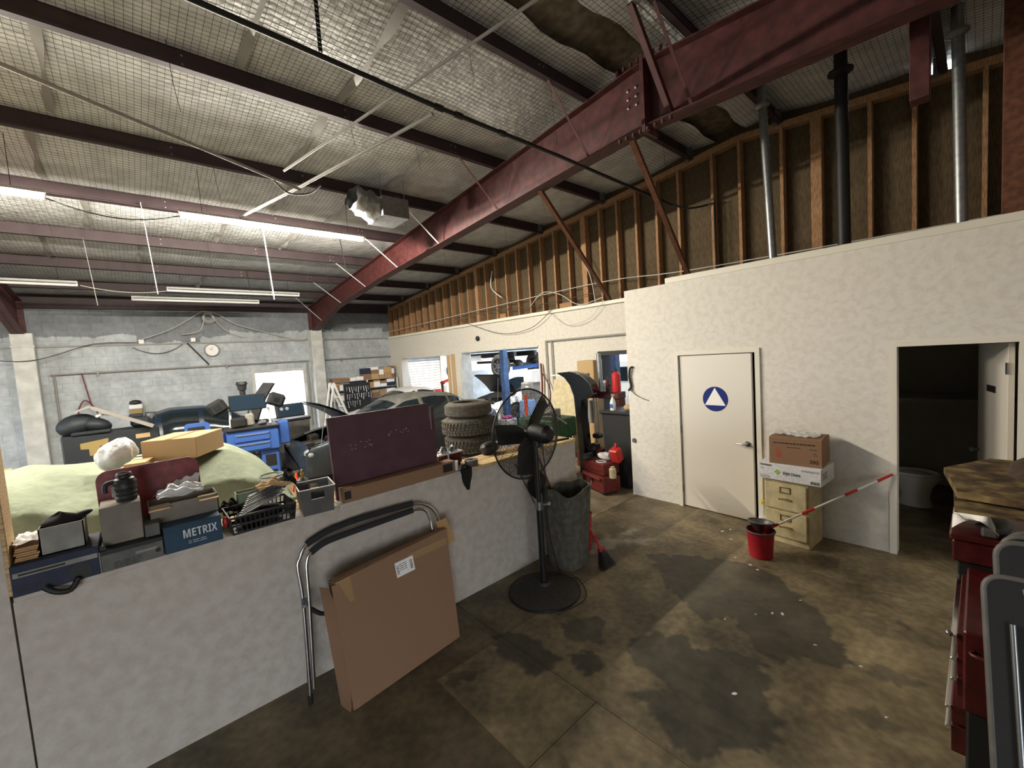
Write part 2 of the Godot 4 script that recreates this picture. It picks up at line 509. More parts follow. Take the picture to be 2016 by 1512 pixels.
func block_material() -> StandardMaterial3D:
	# painted below, bare grey block above a ragged paint edge; 12.5 x 5 m from x = -5
	var w := 1000; var h := 400
	var n := FastNoiseLite.new()
	n.seed = 41; n.frequency = 0.02; n.fractal_octaves = 5
	var a := n.get_image(w, h).get_data()
	n.frequency = 0.08
	var b := n.get_image(w, h).get_data()
	var out := PackedByteArray()
	out.resize(w * h * 3)
	var i := 0
	for r in h:
		for x in w:
			var y := 5.0 - r * 0.0125
			var wx := x * 0.0125 - 5.0
			var edge := 3.3
			if wx > 0.2 and wx < 1.5: edge = 3.1
			elif wx >= 1.5 and wx < 2.2: edge = 3.25
			elif wx >= 2.2 and wx < 4.4: edge = 3.38
			elif wx >= 4.4: edge = 3.45 if fmod(wx, 1.7) > 0.5 else 3.36
			var f := a[i] / 255.0 * 0.2 + b[i] / 255.0 * 0.14
			var paint := y < edge + (a[i] / 255.0 - 0.5) * 0.16
			var k := 0.82 + f
			var c := Color(0.67, 0.695, 0.71) * k if paint else Color(0.50, 0.52, 0.54) * (k - 0.04)
			out[i * 3] = clampi(int(c.r * 255), 0, 255)
			out[i * 3 + 1] = clampi(int(c.g * 255), 0, 255)
			out[i * 3 + 2] = clampi(int(c.b * 255), 0, 255)
			i += 1
	var m := StandardMaterial3D.new()
	m.albedo_texture = ImageTexture.create_from_image(Image.create_from_data(w, h, false, Image.FORMAT_RGB8, out))
	m.roughness = 0.75
	m.uv1_triplanar = true
	m.uv1_world_triplanar = true
	m.uv1_scale = Vector3(0.08, 0.2, 1.0)
	m.uv1_offset = Vector3(0.4, 0, 0)
	return m

# height of the rafters' top: a shallow gable
func rise(z: float) -> float: return 5.197 - 0.095 * absf(z - RIDGE)

# ---------------------------------------------------------------- the building
func structure():
	# floor: slabs with open joints over a sunk bed
	var st := begin()
	bb(st, Vector3(-9.3, -0.25, -14.6), Vector3(14.4, -0.02, 4.4))
	var fl = struct("floor", st, M.joint, "stained concrete slab floor with open joints", "floor")
	for s in [[-0.8, 1.958, -3.4, -1.602, "n"], [-0.8, 1.958, -1.598, 0.6, "n"], [1.962, 4.498, -3.4, 0.6, "n"], [4.502, 6.0, -3.4, 0.6, "n"],
			[-9.2, -0.81, -3.4, 4.3, "f"], [-0.79, 6.0, 0.61, 4.3, "f"], [6.0, 8.4, -3.4, 4.3, "f"], [-9.2, -0.8, -8.9, -3.41, "f"], [-0.79, 7.2, -8.9, -3.41, "f"], [-9.2, -0.8, -14.5, -8.91, "f"], [-0.79, 7.2, -14.5, -8.91, "f"], [7.21, 14.3, -14.5, -3.6, "f"]]:
		st = begin()
		bb(st, Vector3(s[0], -0.05, s[2]), Vector3(s[1], 0.0, s[3]))
		obj("slab", st, M.floor_near if s[4] == "n" else M.floor_far, fl)
	# pale chips lying on the near slabs
	var chips := [[3.62, -1.11, 0.016], [3.66, -1.05, 0.022], [3.30, -1.35, 0.009], [2.60, -1.02, 0.019], [3.42, -0.78, 0.014], [3.38, -0.52, 0.013], [4.36, -1.66, 0.014], [4.3, -1.5, 0.018], [4.75, -1.85, 0.022], [4.9, -2.0, 0.025], [3.95, -1.0, 0.013], [4.25, -1.42, 0.014], [5.0, -1.95, 0.018], [3.0, -0.35, 0.011], [3.52, -1.2, 0.009]]
	for c in chips:
		st = begin()
		lathe(st, [Vector2(c[2], 0.0), Vector2(c[2] * 0.8, 0.004), Vector2(0, 0.005)], 7, Transform3D(Basis.from_scale(Vector3(1.0, 1.0, 0.55)).rotated(Vector3.UP, c[0] * 7.0), Vector3(c[0], 0.0, c[1])))
		tag(obj("paint_chip", st, M.paper), "pale flake of paint lying on the stained concrete floor", "debris", "paint chips on the floor")
	# ---- block wall at the back
	st = begin()
	bb(st, Vector3(-9.2, 0, -14.62), Vector3(2.68, 4.6, -14.34)); bb(st, Vector3(4.02, 0, -14.62), Vector3(7.25, 4.6, -14.34)); bb(st, Vector3(2.68, 2.16, -14.62), Vector3(4.02, 4.6, -14.34))
	bb(st, Vector3(7.25, 0, -14.62), Vector3(14.4, 4.8, -14.34))
	bb(st, Vector3(-9.2, 0, -14.345), Vector3(2.68, 3.06, -14.262)); bb(st, Vector3(4.02, 0, -14.345), Vector3(7.05, 3.06, -14.262)); bb(st, Vector3(2.68, 2.16, -14.345), Vector3(4.02, 3.06, -14.262))
	var wb = struct("wall_back", st, M.blocks, "concrete block wall painted white below and bare grey above", "wall")
	var full := begin(); bx(full, Vector3.ZERO, Vector3(0.392, 0.192, 0.05), 0.004)
	var half := begin(); bx(half, Vector3.ZERO, Vector3(0.19, 0.19, 0.05), 0.006)
	var meshes := []
	for s in [full, half]:
		s.set_material(M.blocks); s.generate_normals(); meshes.append(s.commit())
	var low := begin()
	for row in 21:
		var y := 0.1 + row * 0.2
		if y > 4.2: continue
		var x := -3.0 + (0.2 if row % 2 else 0.0)
		while x < 7.0:
			var z := -14.279 if y < 3.0 else -14.357
			var in_hole := x + 0.2 > 2.66 and x - 0.2 < 4.04 and y < 2.2
			if not in_hole:
				if y > 1.85: placed("block", meshes[0], wb, Transform3D(Basis.IDENTITY, Vector3(x, y, z)))
				else: bx(low, Vector3(x, y, z), Vector3(0.39, 0.19, 0.05))
			x += 0.4
	tag(obj("block_courses", low, M.blocks, wb), "", "", "", "stuff")
	st = begin()
	for s in [[-9.0, 2.7], [4.0, 7.0]]: bb(st, Vector3(s[0], 3.05, -14.30), Vector3(s[1], 3.085, -14.225))
	bb(st, Vector3(2.7, 3.05, -14.30), Vector3(4.0, 3.085, -14.225))
	struct("trim_1", st, M.grey_pipe, "thin grey ledge along the block wall where its lower half ends", "trim")
	st = begin()
	bb(st, Vector3(2.60, 0, -14.5), Vector3(2.69, 2.14, -14.22)); bb(st, Vector3(4.01, 0, -14.5), Vector3(4.10, 2.14, -14.22)); bb(st, Vector3(2.60, 2.14, -14.5), Vector3(4.10, 2.22, -14.22))
	struct("door_3", st, M.white_paint, "white framed doorway in the block wall open to glaring daylight", "doorway")
	for x in [-1.68, 4.42]:
		st = begin()
		bb(st, Vector3(x - 0.17, 0, -14.30), Vector3(x + 0.17, 3.36, -13.92), 0.012)
		bb(st, Vector3(x - 0.18, 3.05, -14.30), Vector3(x + 0.18, 3.085, -13.905))
		struct("pillar", st, M.white_paint, "white painted pilaster under the red rafter beside the bright doorway" if x > 0 else "white painted pilaster beside the coiled hose and black junk heap", "pillar")
	# ---- partition: low wall with a plank top, tall where it meets the corner post
	st = begin()
	bb(st, Vector3(-0.533, 0, -3.31), Vector3(3.74, 1.15, -3.16))
	var pw = struct("wall_partition", st, M.partition, "low scuffed plaster partition wall with a plank top", "wall")
	st = begin(); bb(st, Vector3(-9.2, 0, -3.31), Vector3(-0.541, 5.4, -3.16)); struct("wall_side", st, M.partition, "tall plaster wall that ends in a bare wooden post", "wall")
	st = begin(); bb(st, Vector3(-0.541, 1.185, -3.32), Vector3(-0.522, 5.25, -3.15), 0.004); struct("trim_2", st, M.lumber, "bare wooden end board of the tall plaster wall", "trim")
	var planks := [[-0.53, 1.05, -3.155, -3.33], [1.05, 2.28, -3.155, -3.33], [2.28, 3.76, -3.15, -3.32], [-0.53, 2.0, -3.335, -3.58], [2.0, 3.76, -3.325, -3.50]]
	for p in planks:
		st = begin(); bb(st, Vector3(p[0], 1.148, p[3]), Vector3(p[1] - 0.004, 1.18, p[2]), 0.004)
		obj("plank", st, M.wood_pale if p[0] == 2.28 else (M.lumber if p[2] < -3.2 else M.partition), pw)
	st = begin()
	for x in [-0.4, 0.6, 1.6, 2.6, 3.6]: bar(st, Vector3(x, 0.9, -3.31), Vector3(x, 1.14, -3.55), 0.04, 0.04)
	obj("bracket", st, M.stud, pw)
	# ---- restroom block
	st = begin()
	bb(st, Vector3(5.40, 0, -3.48), Vector3(5.52, 3.0, -2.75)); bb(st, Vector3(5.40, 2.07, -2.75), Vector3(5.52, 3.0, -1.72)); bb(st, Vector3(5.40, 0, -1.72), Vector3(5.52, 3.0, -0.545))
	bb(st, Vector3(5.40, 2.03, -0.545), Vector3(5.52, 3.0, 0.20)); bb(st, Vector3(5.40, 0, 0.20), Vector3(5.52, 3.0, 4.3))
	bb(st, Vector3(5.52, 0, -3.48), Vector3(8.3, 3.0, -3.36)); bb(st, Vector3(5.52, 2.9, -3.36), Vector3(8.3, 3.0, 4.3))
	struct("wall_restroom", st, M.drywall, "tall cream plaster wall of the restrooms", "wall")
	st = begin()
	bb(st, Vector3(8.2, 0, -3.36), Vector3(8.3, 2.9, 4.3)); bb(st, Vector3(5.52, 0, -1.5), Vector3(8.2, 2.9, -1.42)); bb(st, Vector3(5.52, 0, 0.9), Vector3(8.2, 2.9, 0.98)); bb(st, Vector3(5.52, 2.45, -1.42), Vector3(8.2, 2.5, 0.9))
	bb(st, Vector3(7.45, 1.25, -1.42), Vector3(8.2, 1.29, 0.9))
	struct("wall_inside", st, M.restroom, "dim inner walls of the open restroom", "wall")
	st = begin()
	bb(st, Vector3(5.40, 3.0, -2.85), Vector3(5.62, 3.075, 4.3), 0.006)
	struct("trim_3", st, M.trim_paint, "dusty painted board lying along the top of the restroom wall", "trim")
	# closed door with its frame, leaf a little ajar
	st = begin()
	bb(st, Vector3(5.375, 0, -2.75), Vector3(5.52, 2.04, -2.70)); bb(st, Vector3(5.375, 0, -1.77), Vector3(5.52, 2.04, -1.72)); bb(st, Vector3(5.375, 2.04, -2.75), Vector3(5.52, 2.09, -1.72))
	bb(st, Vector3(5.50, 0, -2.70), Vector3(5.53, 2.04, -2.68)); bb(st, Vector3(5.50, 0, -1.79), Vector3(5.53, 2.04, -1.77))
	struct("trim_4", st, M.trim_paint, "cream frame round the closed door with the round blue sign", "door frame")
	st = begin(); bb(st, Vector3(5.60, 0, -2.74), Vector3(5.66, 2.04, -1.73)); struct("trim_5", st, M.black, "black sheet put in for the shade in the gap of the closed door", "trim")  # black sheet added to paint the darkness behind the ajar leaf
	var d := Node3D.new(); d.name = "door_1"; add_child(d); tag(d, "closed cream door with a round blue sign and lever handle", "door", "", "structure")
	d.position = Vector3(5.405, 0, -2.69); d.rotation.y = deg_to_rad(-2.2)
	st = begin(); bb(st, Vector3(0, 0.012, 0), Vector3(0.042, 2.03, 0.885), 0.003); obj("leaf", st, M.door_paint, d)
	st = begin(); lathe(st, [Vector2(0, 0.005), Vector2(0.153, 0.005), Vector2(0.156, 0.0)], 48, Transform3D(Basis(Vector3(0, 0, 1), Vector3(-1, 0, 0), Vector3(0, -1, 0)), Vector3(-0.001, 1.475, 0.455)))
	var sg = obj("sign_disc", st, M.sign_blue, d)
	st = begin(); prism(st, [Vector2(-0.128, -0.078), Vector2(0.128, -0.078), Vector2(0.0, 0.142)], 0.002, Transform3D(Basis(Vector3(0, 0, 1), Vector3(0, 1, 0), Vector3(-1, 0, 0)), Vector3(-0.0055, 1.475, 0.455)))
	obj("triangle", st, M.sign_white, sg)
	st = begin(); rod(st, Vector3(0, 0.95, 0.825), Vector3(-0.012, 0.95, 0.825), 0.034, 18); rod(st, Vector3(0, 0.95, 0.825), Vector3(-0.055, 0.95, 0.825), 0.014, 12)
	tube(st, spline([Vector3(-0.055, 0.95, 0.835), Vector3(-0.058, 0.952, 0.78), Vector3(-0.052, 0.95, 0.70)]), [0.013, 0.013, 0.013, 0.012, 0.012, 0.011, 0.011, 0.010, 0.010, 0.009, 0.009, 0.008, 0.007], 10)
	obj("lever_handle", st, M.chrome, d)
	for y in [0.25, 1.05, 1.82]:
		st = begin(); rod(st, Vector3(-0.008, y - 0.05, -0.004), Vector3(-0.008, y + 0.05, -0.004), 0.008, 8); obj("hinge", st, M.steel, d)
	# open doorway with its frame and leaf
	st = begin()
	bb(st, Vector3(5.385, 0, -0.60), Vector3(5.53, 2.03, -0.545)); bb(st, Vector3(5.385, 0, 0.20), Vector3(5.53, 2.03, 0.255)); bb(st, Vector3(5.385, 2.03, -0.60), Vector3(5.53, 2.085, 0.255))
	struct("trim_6", st, M.trim_paint, "cream frame round the open dark restroom doorway", "door frame")
	d = Node3D.new(); d.name = "door_2"; add_child(d); tag(d, "cream restroom door standing open inwards with a small black plate", "door", "", "structure")
	d.position = Vector3(5.54, 0, 0.185); d.rotation.y = deg_to_rad(13.5)
	st = begin(); bb(st, Vector3(0, 0.01, -0.042), Vector3(0.74, 2.02, 0.0), 0.003); obj("leaf", st, M.door_paint, d)
	st = begin(); bb(st, Vector3(0.27, 1.56, -0.05), Vector3(0.47, 1.62, -0.042)); obj("plate", st, M.black, d)
	st = begin(); rod(st, Vector3(0.68, 0.95, -0.042), Vector3(0.68, 0.95, -0.09), 0.012, 10); ball(st, Vector3(0.68, 0.95, -0.10), Vector3(0.028, 0.028, 0.022)); obj("knob", st, M.steel, d)
	for y in [0.3, 1.75]:
		st = begin(); bb(st, Vector3(-0.012, y, -0.05), Vector3(0.03, y + 0.1, -0.041)); obj("hinge", st, M.steel, d)
	# ---- long wall: plaster below with three openings, open studs above
	st = begin()
	var x0 := 7.0; var x1 := 7.25
	for s in [[-14.3, -13.5, 0.0], [-13.5, -10.6, 2.3], [-10.6, -9.9, 0.0], [-9.9, -6.85, 2.33], [-6.85, -5.12, 0.0], [-5.12, -4.15, 2.1], [-4.15, -3.48, 0.0]]:
		bb(st, Vector3(x0, s[2], s[0]), Vector3(x1, 3.04, s[1]))
	var wr = struct("wall_right", st, M.long_wall, "long plaster wall with open studs above it", "wall")
	st = begin(); bb(st, Vector3(6.94, 3.04, -14.25), Vector3(7.25, 3.11, -3.36), 0.006); obj("ledge", st, M.trim_paint, wr)
	st = begin()
	for z in range(-143, 43, 3):
		var za := z * 0.1; var zb := minf(za + 0.3, 4.3)
		var top := minf(rise(za), rise(zb)) + 0.26
		if za > -0.75 and za < -0.25: top -= 0.20
		bb(st, Vector3(7.14, 3.0, za), Vector3(7.2, top, zb))
	obj("sheathing", st, M.sheathing, wr)
	var k := 0
	var zz := -14.2
	while zz < 4.2:
		st = begin()
		var wdt := 0.042 if k % 9 != 4 else 0.12
		bb(st, Vector3(7.0, 3.11, zz - wdt * 0.5), Vector3(7.14, rise(zz) - 0.06, zz + wdt * 0.5), 0.002)
		obj("stud", st, M.stud, wr)
		zz += 0.4 if zz < -3.4 else (0.55 if k % 2 else 0.4)
		k += 1
	for s in [[-14.3, -9.9], [-9.9, -6.0], [-6.0, RIDGE], [RIDGE, 1.0], [1.0, 4.3]]:
		st = begin()
		bar(st, Vector3(7.08, rise(s[0]) - 0.02, s[0]), Vector3(7.08, rise(s[1]) - 0.02, s[1]), 0.13, 0.09)
		obj("top_plate", st, M.stud, wr)
	for z in [-13.2, -12.1, -8.3, -6.2]:
		st = begin(); bb(st, Vector3(7.06, 3.12, z), Vector3(7.13, 3.18 + 0.05, z + 0.35)); obj("blocking", st, M.stud, wr)
	# dark frames of the openings
	st = begin()
	bb(st, Vector3(6.96, 0, -5.16), Vector3(7.27, 2.12, -5.08)); bb(st, Vector3(6.96, 0, -4.18), Vector3(7.27, 2.12, -4.10)); bb(st, Vector3(6.96, 2.06, -5.16), Vector3(7.27, 2.14, -4.10))
	struct("trim_7", st, M.black, "dark frame of the narrow doorway behind the red tyre machine", "door frame")
	st = begin()
	bb(st, Vector3(6.96, 0, -9.93), Vector3(7.30, 2.36, -9.84), 0.01); bb(st, Vector3(6.97, 2.33, -9.93), Vector3(7.28, 2.36, -6.83))
	struct("trim_8", st, M.white_paint, "white post beside the wide opening into the lift bay", "trim")
	st = begin()
	bb(st, Vector3(6.97, 0, -10.62), Vector3(7.28, 2.30, -10.5), 0.004); bb(st, Vector3(6.99, 0, -10.42), Vector3(7.26, 2.32, -10.22), 0.004)
	struct("trim_9", st, M.lumber, "bare lumber jambs between the two openings into the lift bay", "trim")
	# ---- walls out of view that close the hall
	st = begin()
	bb(st, Vector3(-9.35, 0, -14.5), Vector3(-9.2, 5.4, -12.6)); bb(st, Vector3(-9.35, 3.3, -12.6), Vector3(-9.2, 5.4, -8.8)); bb(st, Vector3(-9.35, 0, -8.8), Vector3(-9.2, 5.4, -7.6)); bb(st, Vector3(-9.35, 3.3, -7.6), Vector3(-9.2, 5.4, -3.9)); bb(st, Vector3(-9.35, 0, -3.9), Vector3(-9.2, 5.4, 4.4))
	struct("wall_left", st, M.white_paint, "white wall with two open roller doors", "wall")
	st = begin(); bb(st, Vector3(-9.35, 0, 4.3), Vector3(-4.6, 5.2, 4.45)); bb(st, Vector3(-1.2, 0, 4.3), Vector3(8.3, 5.2, 4.45)); bb(st, Vector3(-4.6, 2.8, 4.3), Vector3(-1.2, 5.2, 4.45)); struct("wall_near", st, M.drywall, "plaster wall closing the near bay, with an unseen opening added for fill daylight", "wall")  # its opening is added out of view to let fill daylight in
	st = begin(); bb(st, Vector3(-400, -0.4, -400), Vector3(400, -0.26, 400)); struct("ground", st, M.asphalt, "sunlit pale yard outside the workshop", "ground")

# ---------------------------------------------------------------- roof
const PURLINS := [-13.0, -11.4, -9.78, -8.15, -6.55, -4.9, -3.2, -1.95, -0.35, 1.3, 2.9]
func lining(x: float, z: float) -> float:
	var lo := -14.4; var hi := 4.4
	for p in PURLINS:
		if p <= z: lo = maxf(lo, p)
		if p > z: hi = minf(hi, p)
	var t := (z - lo) / (hi - lo)
	return rise(z) + 0.195 - 0.055 * sin(PI * t) - 0.012 * sin(x * 3.4 + z * 1.3) * sin(PI * t)
func ceiling():
	var st := begin()
	for s in [[-14.9, RIDGE], [RIDGE, 4.9]]:
		flat(st)
		var a := Vector3(-9.6, rise(s[0]) + 0.24, s[0]); var b := Vector3(-9.6, rise(s[1]) + 0.24, s[1])
		prism(st, [Vector2(-s[0], a.y), Vector2(-s[1], b.y), Vector2(-s[1], b.y + 0.06), Vector2(-s[0], a.y + 0.06)], 16.9, Transform3D(Basis(Vector3(0, 0, -1), Vector3.UP, Vector3.RIGHT), Vector3(-9.6, 0, 0)))
	var ce = struct("ceiling", st, M.exposed_deck, "shallow gable roof lined with white insulation behind wire netting", "ceiling")
	var bounds := [-14.38]
	for p in PURLINS: bounds.append(p)
	bounds.append(4.4)
	for i in bounds.size() - 1:
		var z0: float = bounds[i]; var z1: float = bounds[i + 1]
		var ranges := [[z0, z1]]
		if z0 < RIDGE and z1 > RIDGE: ranges = [[z0, -2.86], [-2.42, z1]]      # the lining is missing along the ridge
		for r in ranges:
			st = begin()
			var za: float = r[0]; var zb: float = r[1]
			sheet(st, func(u, v):
				var z := lerpf(za, zb, v); var x := lerpf(-9.2, 7.16, u)
				var ragged := 0.05 * sin(x * 5.1) * sin(x * 2.3) if (za == -2.42 and v == 0.0) or (zb == -2.86 and v == 1.0) else 0.0
				return Vector3(x, lining(x, z), z + ragged), 90, 10)
			obj("insulation_panel", st, M.insulation, ce)
	# wire netting under the lining: 5 cm squares
	st = begin()
	var r := 0.0019
	var z := -14.3
	while z < 1.5:
		if z < -2.8 or z > -2.45:
			var q := []
			for k in 34: q.append(Vector3(-2.9 + k * 0.3035, lining(-2.9 + k * 0.3035, z) - 0.012, z))
			tube(st, q, r, 3, false)
		z += 0.056
	var x := -2.9
	while x < 7.1:
		for s in [[-14.3, -2.84], [-2.44, 1.5]]:
			var q := []
			var n := int((s[1] - s[0]) / 0.2)
			for k in n + 1:
				var zz: float = lerpf(s[0], s[1], float(k) / n)
				q.append(Vector3(x, lining(x, zz) - 0.014, zz))
			tube(st, q, r, 3, false)
		x += 0.056
	tag(obj("wire_netting", st, M.wire, ce), "", "", "", "stuff")
	# taped seams where two blankets meet, hanging a little
	for s in [[-0.35, -6.4, -5.0], [-0.6, -8.0, -6.7], [1.05, -4.8, -3.4], [1.9, -6.4, -5.1], [2.0, -8.0, -6.8], [3.3, -6.4, -5.2], [2.0, -4.8, -3.3], [-0.3, -9.6, -8.3], [1.4, -9.6, -8.4], [2.9, -8.1, -6.8], [0.3, -11.2, -9.9], [2.5, -9.7, -8.5], [-0.9, -11.3, -9.9], [1.4, -12.9, -11.6], [5.6, -6.4, -5.2], [5.7, -4.8, -3.5]]:
		st = begin()
		var sx: float = s[0]
		sheet(st, func(u, v):
			var zq := lerpf(s[1], s[2], u)
			return Vector3(sx + (v - 0.5) * (0.05 + 0.03 * sin(u * 9.0)) + 0.05 * u, lining(sx, zq) - 0.016 - 0.05 * v * absf(sin(u * 7.0 + sx)), zq), 14, 2)
		obj("seam_tab", st, M.grey_pipe, ce)
	# purlins: Z sections with bolts at the laps
	for i in PURLINS.size():
		var zp: float = PURLINS[i]
		var y := rise(zp)
		st = begin()
		bb(st, Vector3(-9.2, y, zp - 0.004), Vector3(7.1, y + 0.2, zp + 0.004))
		bb(st, Vector3(-9.2, y, zp), Vector3(7.1, y + 0.006, zp + 0.07)); bb(st, Vector3(-9.2, y, zp + 0.064), Vector3(7.1, y + 0.022, zp + 0.07))
		bb(st, Vector3(-9.2, y + 0.194, zp - 0.07), Vector3(7.1, y + 0.2, zp))
		var o = struct("roof_purlin", st, M.purlin, "dark red steel roof purlin above the hall", "purlin")
		o.set_meta("group", "roof purlins")
		for bxx in [-1.9, 0.62, 2.1, 3.55, 3.62, 5.6]:
			st = begin()
			for dy in [0.06, 0.14]: ball(st, Vector3(bxx, y + dy, zp + 0.005), Vector3(0.011, 0.011, 0.006), 8)
			obj("bolt", st, M.galvanised, o)
		st = begin()
		bb(st, Vector3(7.0, y - 0.02, zp - 0.05), Vector3(7.012, y + 0.19, zp + 0.06)); bb(st, Vector3(6.92, y - 0.02, zp + 0.006), Vector3(7.012, y + 0.19, zp + 0.012))
		obj("hanger", st, M.galvanised, o)
	# eave strut on the block wall
	st = begin()
	bb(st, Vector3(-9.2, 4.02, -14.26), Vector3(7.0, 4.24, -14.18)); bb(st, Vector3(-9.2, 3.94, -14.28), Vector3(7.0, 4.02, -14.22))
	struct("roof_beam", st, M.purlin, "dark eave strut along the top of the block wall", "beam")
	# portal rafters: tapered I sections
	for xr in [-1.72, 4.40]:
		var o: Node3D = thing("roof_rafter", "deep red tapered steel rafter carrying the purlins, braced to the stud wall" if xr > 0 else "deep red tapered steel rafter over the pilaster by the black junk heap", "rafter", Vector3(xr, 0, 0))
		o.set_meta("kind", "structure")
		var pts := [[-14.15, 0.80], [-11.9, 0.50], [-9.0, 0.49], [-2.55, 0.66], [-2.30, 0.66], [0.8, 0.50], [4.2, 0.7]]
		for part in [["web", 0.006], ["bottom_flange", 0.10], ["top_flange", 0.10]]:
			st = begin()
			var poly := []
			for p in pts: poly.append(Vector2(-p[0], rise(p[0]) - (0.012 if part[0] != "bottom_flange" else p[1] - 0.014) - (0.0 if part[0] != "top_flange" else -0.012)))
			for j in range(pts.size() - 1, -1, -1):
				var p = pts[j]
				var yb: float = rise(p[0]) - p[1] if part[0] != "top_flange" else rise(p[0]) - 0.014
				poly.append(Vector2(-p[0], yb))
			prism(st, poly, part[1] * 2.0, Transform3D(Basis(Vector3(0, 0, -1), Vector3.UP, Vector3.RIGHT), Vector3(-part[1], 0, 0)))
			obj(part[0], st, M.primer, o)
		st = begin()
		bb(st, Vector3(-0.11, rise(-14.1) - 0.92, -14.2), Vector3(0.11, rise(-14.1) - 0.80, -13.95)); bb(st, Vector3(-0.10, rise(-14.1) - 0.84, -14.2), Vector3(0.10, 4.1, -14.15))
		obj("end_plate", st, M.primer, o)
		st = begin(); bb(st, Vector3(-0.13, rise(-2.42) - 0.74, -2.44), Vector3(0.13, rise(-2.42) + 0.05, -2.40)); obj("splice_plate", st, M.primer, o)
		for j in 8:
			for yy in [-0.70, -0.015]:
				st = begin(); rod(st, Vector3(-0.11, rise(-2.42) + yy + 0.0, -2.72 + j * 0.085), Vector3(-0.11, rise(-2.42) + yy - (0.04 if yy < -0.5 else -0.04), -2.72 + j * 0.085), 0.022, 6); obj("bolt", st, M.primer, o)
		for j in 6:
			st = begin(); ball(st, Vector3(-0.01, rise(-2.6) - 0.16 - (j % 3) * 0.09, -2.66 + 0.10 * (j / 3)), Vector3(0.008, 0.02, 0.02), 8); obj("rivet", st, M.galvanised, o)
		if xr > 0:
			for zp in PURLINS:
				var depth := 0.6
				for j in pts.size() - 1:
					if zp >= pts[j][0] and zp < pts[j + 1][0]: depth = lerpf(pts[j][1], pts[j + 1][1], (zp - pts[j][0]) / (pts[j + 1][0] - pts[j][0]))
				st = begin()
				bar(st, Vector3(-0.78, rise(zp) + 0.03, zp + 0.03), Vector3(-0.1, rise(zp) - depth + 0.01, zp + 0.03), 0.03, 0.006)
				obj("flange_brace", st, M.white_metal if zp < -5.5 else M.primer, o)
	for s in [[Vector3(4.42, 4.42, -4.11), Vector3(6.97, 3.11, -4.82), "rusty angle brace from the red rafter down to the white wall ledge"], [Vector3(4.42, 4.50, -2.66), Vector3(6.6, 3.10, -3.04), "rusty angle brace from the rafter down onto the restroom roof"], [Vector3(3.7, 5.36, -2.2), Vector3(4.32, 4.56, -2.16), "red angle brace from the ridge purlin to the rafter foot flange"]]:
		st = begin()
		bar(st, s[0], s[1], 0.06, 0.006); bar(st, s[0] + Vector3(0.028, 0, 0.028), s[1] + Vector3(0.028, 0, 0.028), 0.006, 0.06)
		tag(obj("roof_brace", st, M.brace if s[0].y < 5 else M.primer), s[2], "brace", "", "structure")

func lamps():
	# two lit strips and three dead ones, hung under the purlins
	for s in [[0.65, 3.08, 4.25, -6.9, true, "glowing strip light hung nearest the silver duct"], [-2.93, -0.5, 4.25, -6.9, true, "glowing strip light cut by the edge beyond the wooden post"], [0.75, 3.4, 4.06, -11.75, false, "unlit strip light, upper one of the pair by the block wall"], [0.17, 2.6, 3.93, -12.35, false, "unlit strip light, lower one of the pair by the block wall"], [-3.0, -0.58, 4.05, -11.5, false, "unlit strip light hung beside the far pilaster"]]:
		var t := thing("strip_light", s[5], "lamp", Vector3(s[0], s[2], s[3]))
		var l: float = s[1] - s[0]
		var st := begin()
		prism(st, [Vector2(-0.075, 0.03), Vector2(-0.06, 0.04), Vector2(0.06, 0.04), Vector2(0.075, 0.03), Vector2(0.08, 0.03), Vector2(0.03, 0.075), Vector2(-0.03, 0.075), Vector2(-0.08, 0.03)], l, Transform3D(Basis(Vector3(0, 0, -1), Vector3.UP, Vector3.RIGHT), Vector3.ZERO))
		obj("housing", st, M.white_metal, t)
		for k in 6:
			var a0: float = 0.02 + (l - 0.04) * k / 6.0; var a1: float = 0.02 + (l - 0.04) * (k + 1) / 6.0
			st = begin(); rod(st, Vector3(a0, 0, 0), Vector3(a1, 0, 0), 0.024, 12); obj("tube_lamp", st, M.tube_glow if s[4] else M.white_plastic, t)
			if s[4]:
				var b := OmniLight3D.new()
				b.name = "tube_glow"
				b.light_energy = 4.4
				b.light_color = Color(1.0, 0.965, 0.905)
				b.light_size = 0.02
				b.shadow_enabled = true
				b.omni_range = 40.0
				b.omni_attenuation = 2.0
				b.position = Vector3((a0 + a1) * 0.5, 0, 0)
				t.add_child(b, true)
		for e in [0.01, l - 0.01]:
			st = begin(); bx(st, Vector3(e, 0.01, 0), Vector3(0.022, 0.06, 0.06), 0.004); obj("end_cap", st, M.white_metal, t)
		for e in [0.25, l - 0.25]:
			st = begin(); rod(st, Vector3(e, 0.07, 0), Vector3(e, rise(s[3]) + 0.1 - s[2], 0.0), 0.003, 5); obj("hanging_wire", st, M.wire, t)
		if s[4]:
			var a := AreaLight3D.new()
			a.name = "strip_glow"
			a.area_size = Vector2(l - 0.06, 0.05)
			a.light_energy = 3.0
			a.light_color = Color(1.0, 0.92, 0.78)
			a.shadow_enabled = true
			a.area_range = 40.0
			a.position = Vector3(l * 0.5, -0.03, 0)
			a.rotation.x = -HALF
			t.add_child(a)

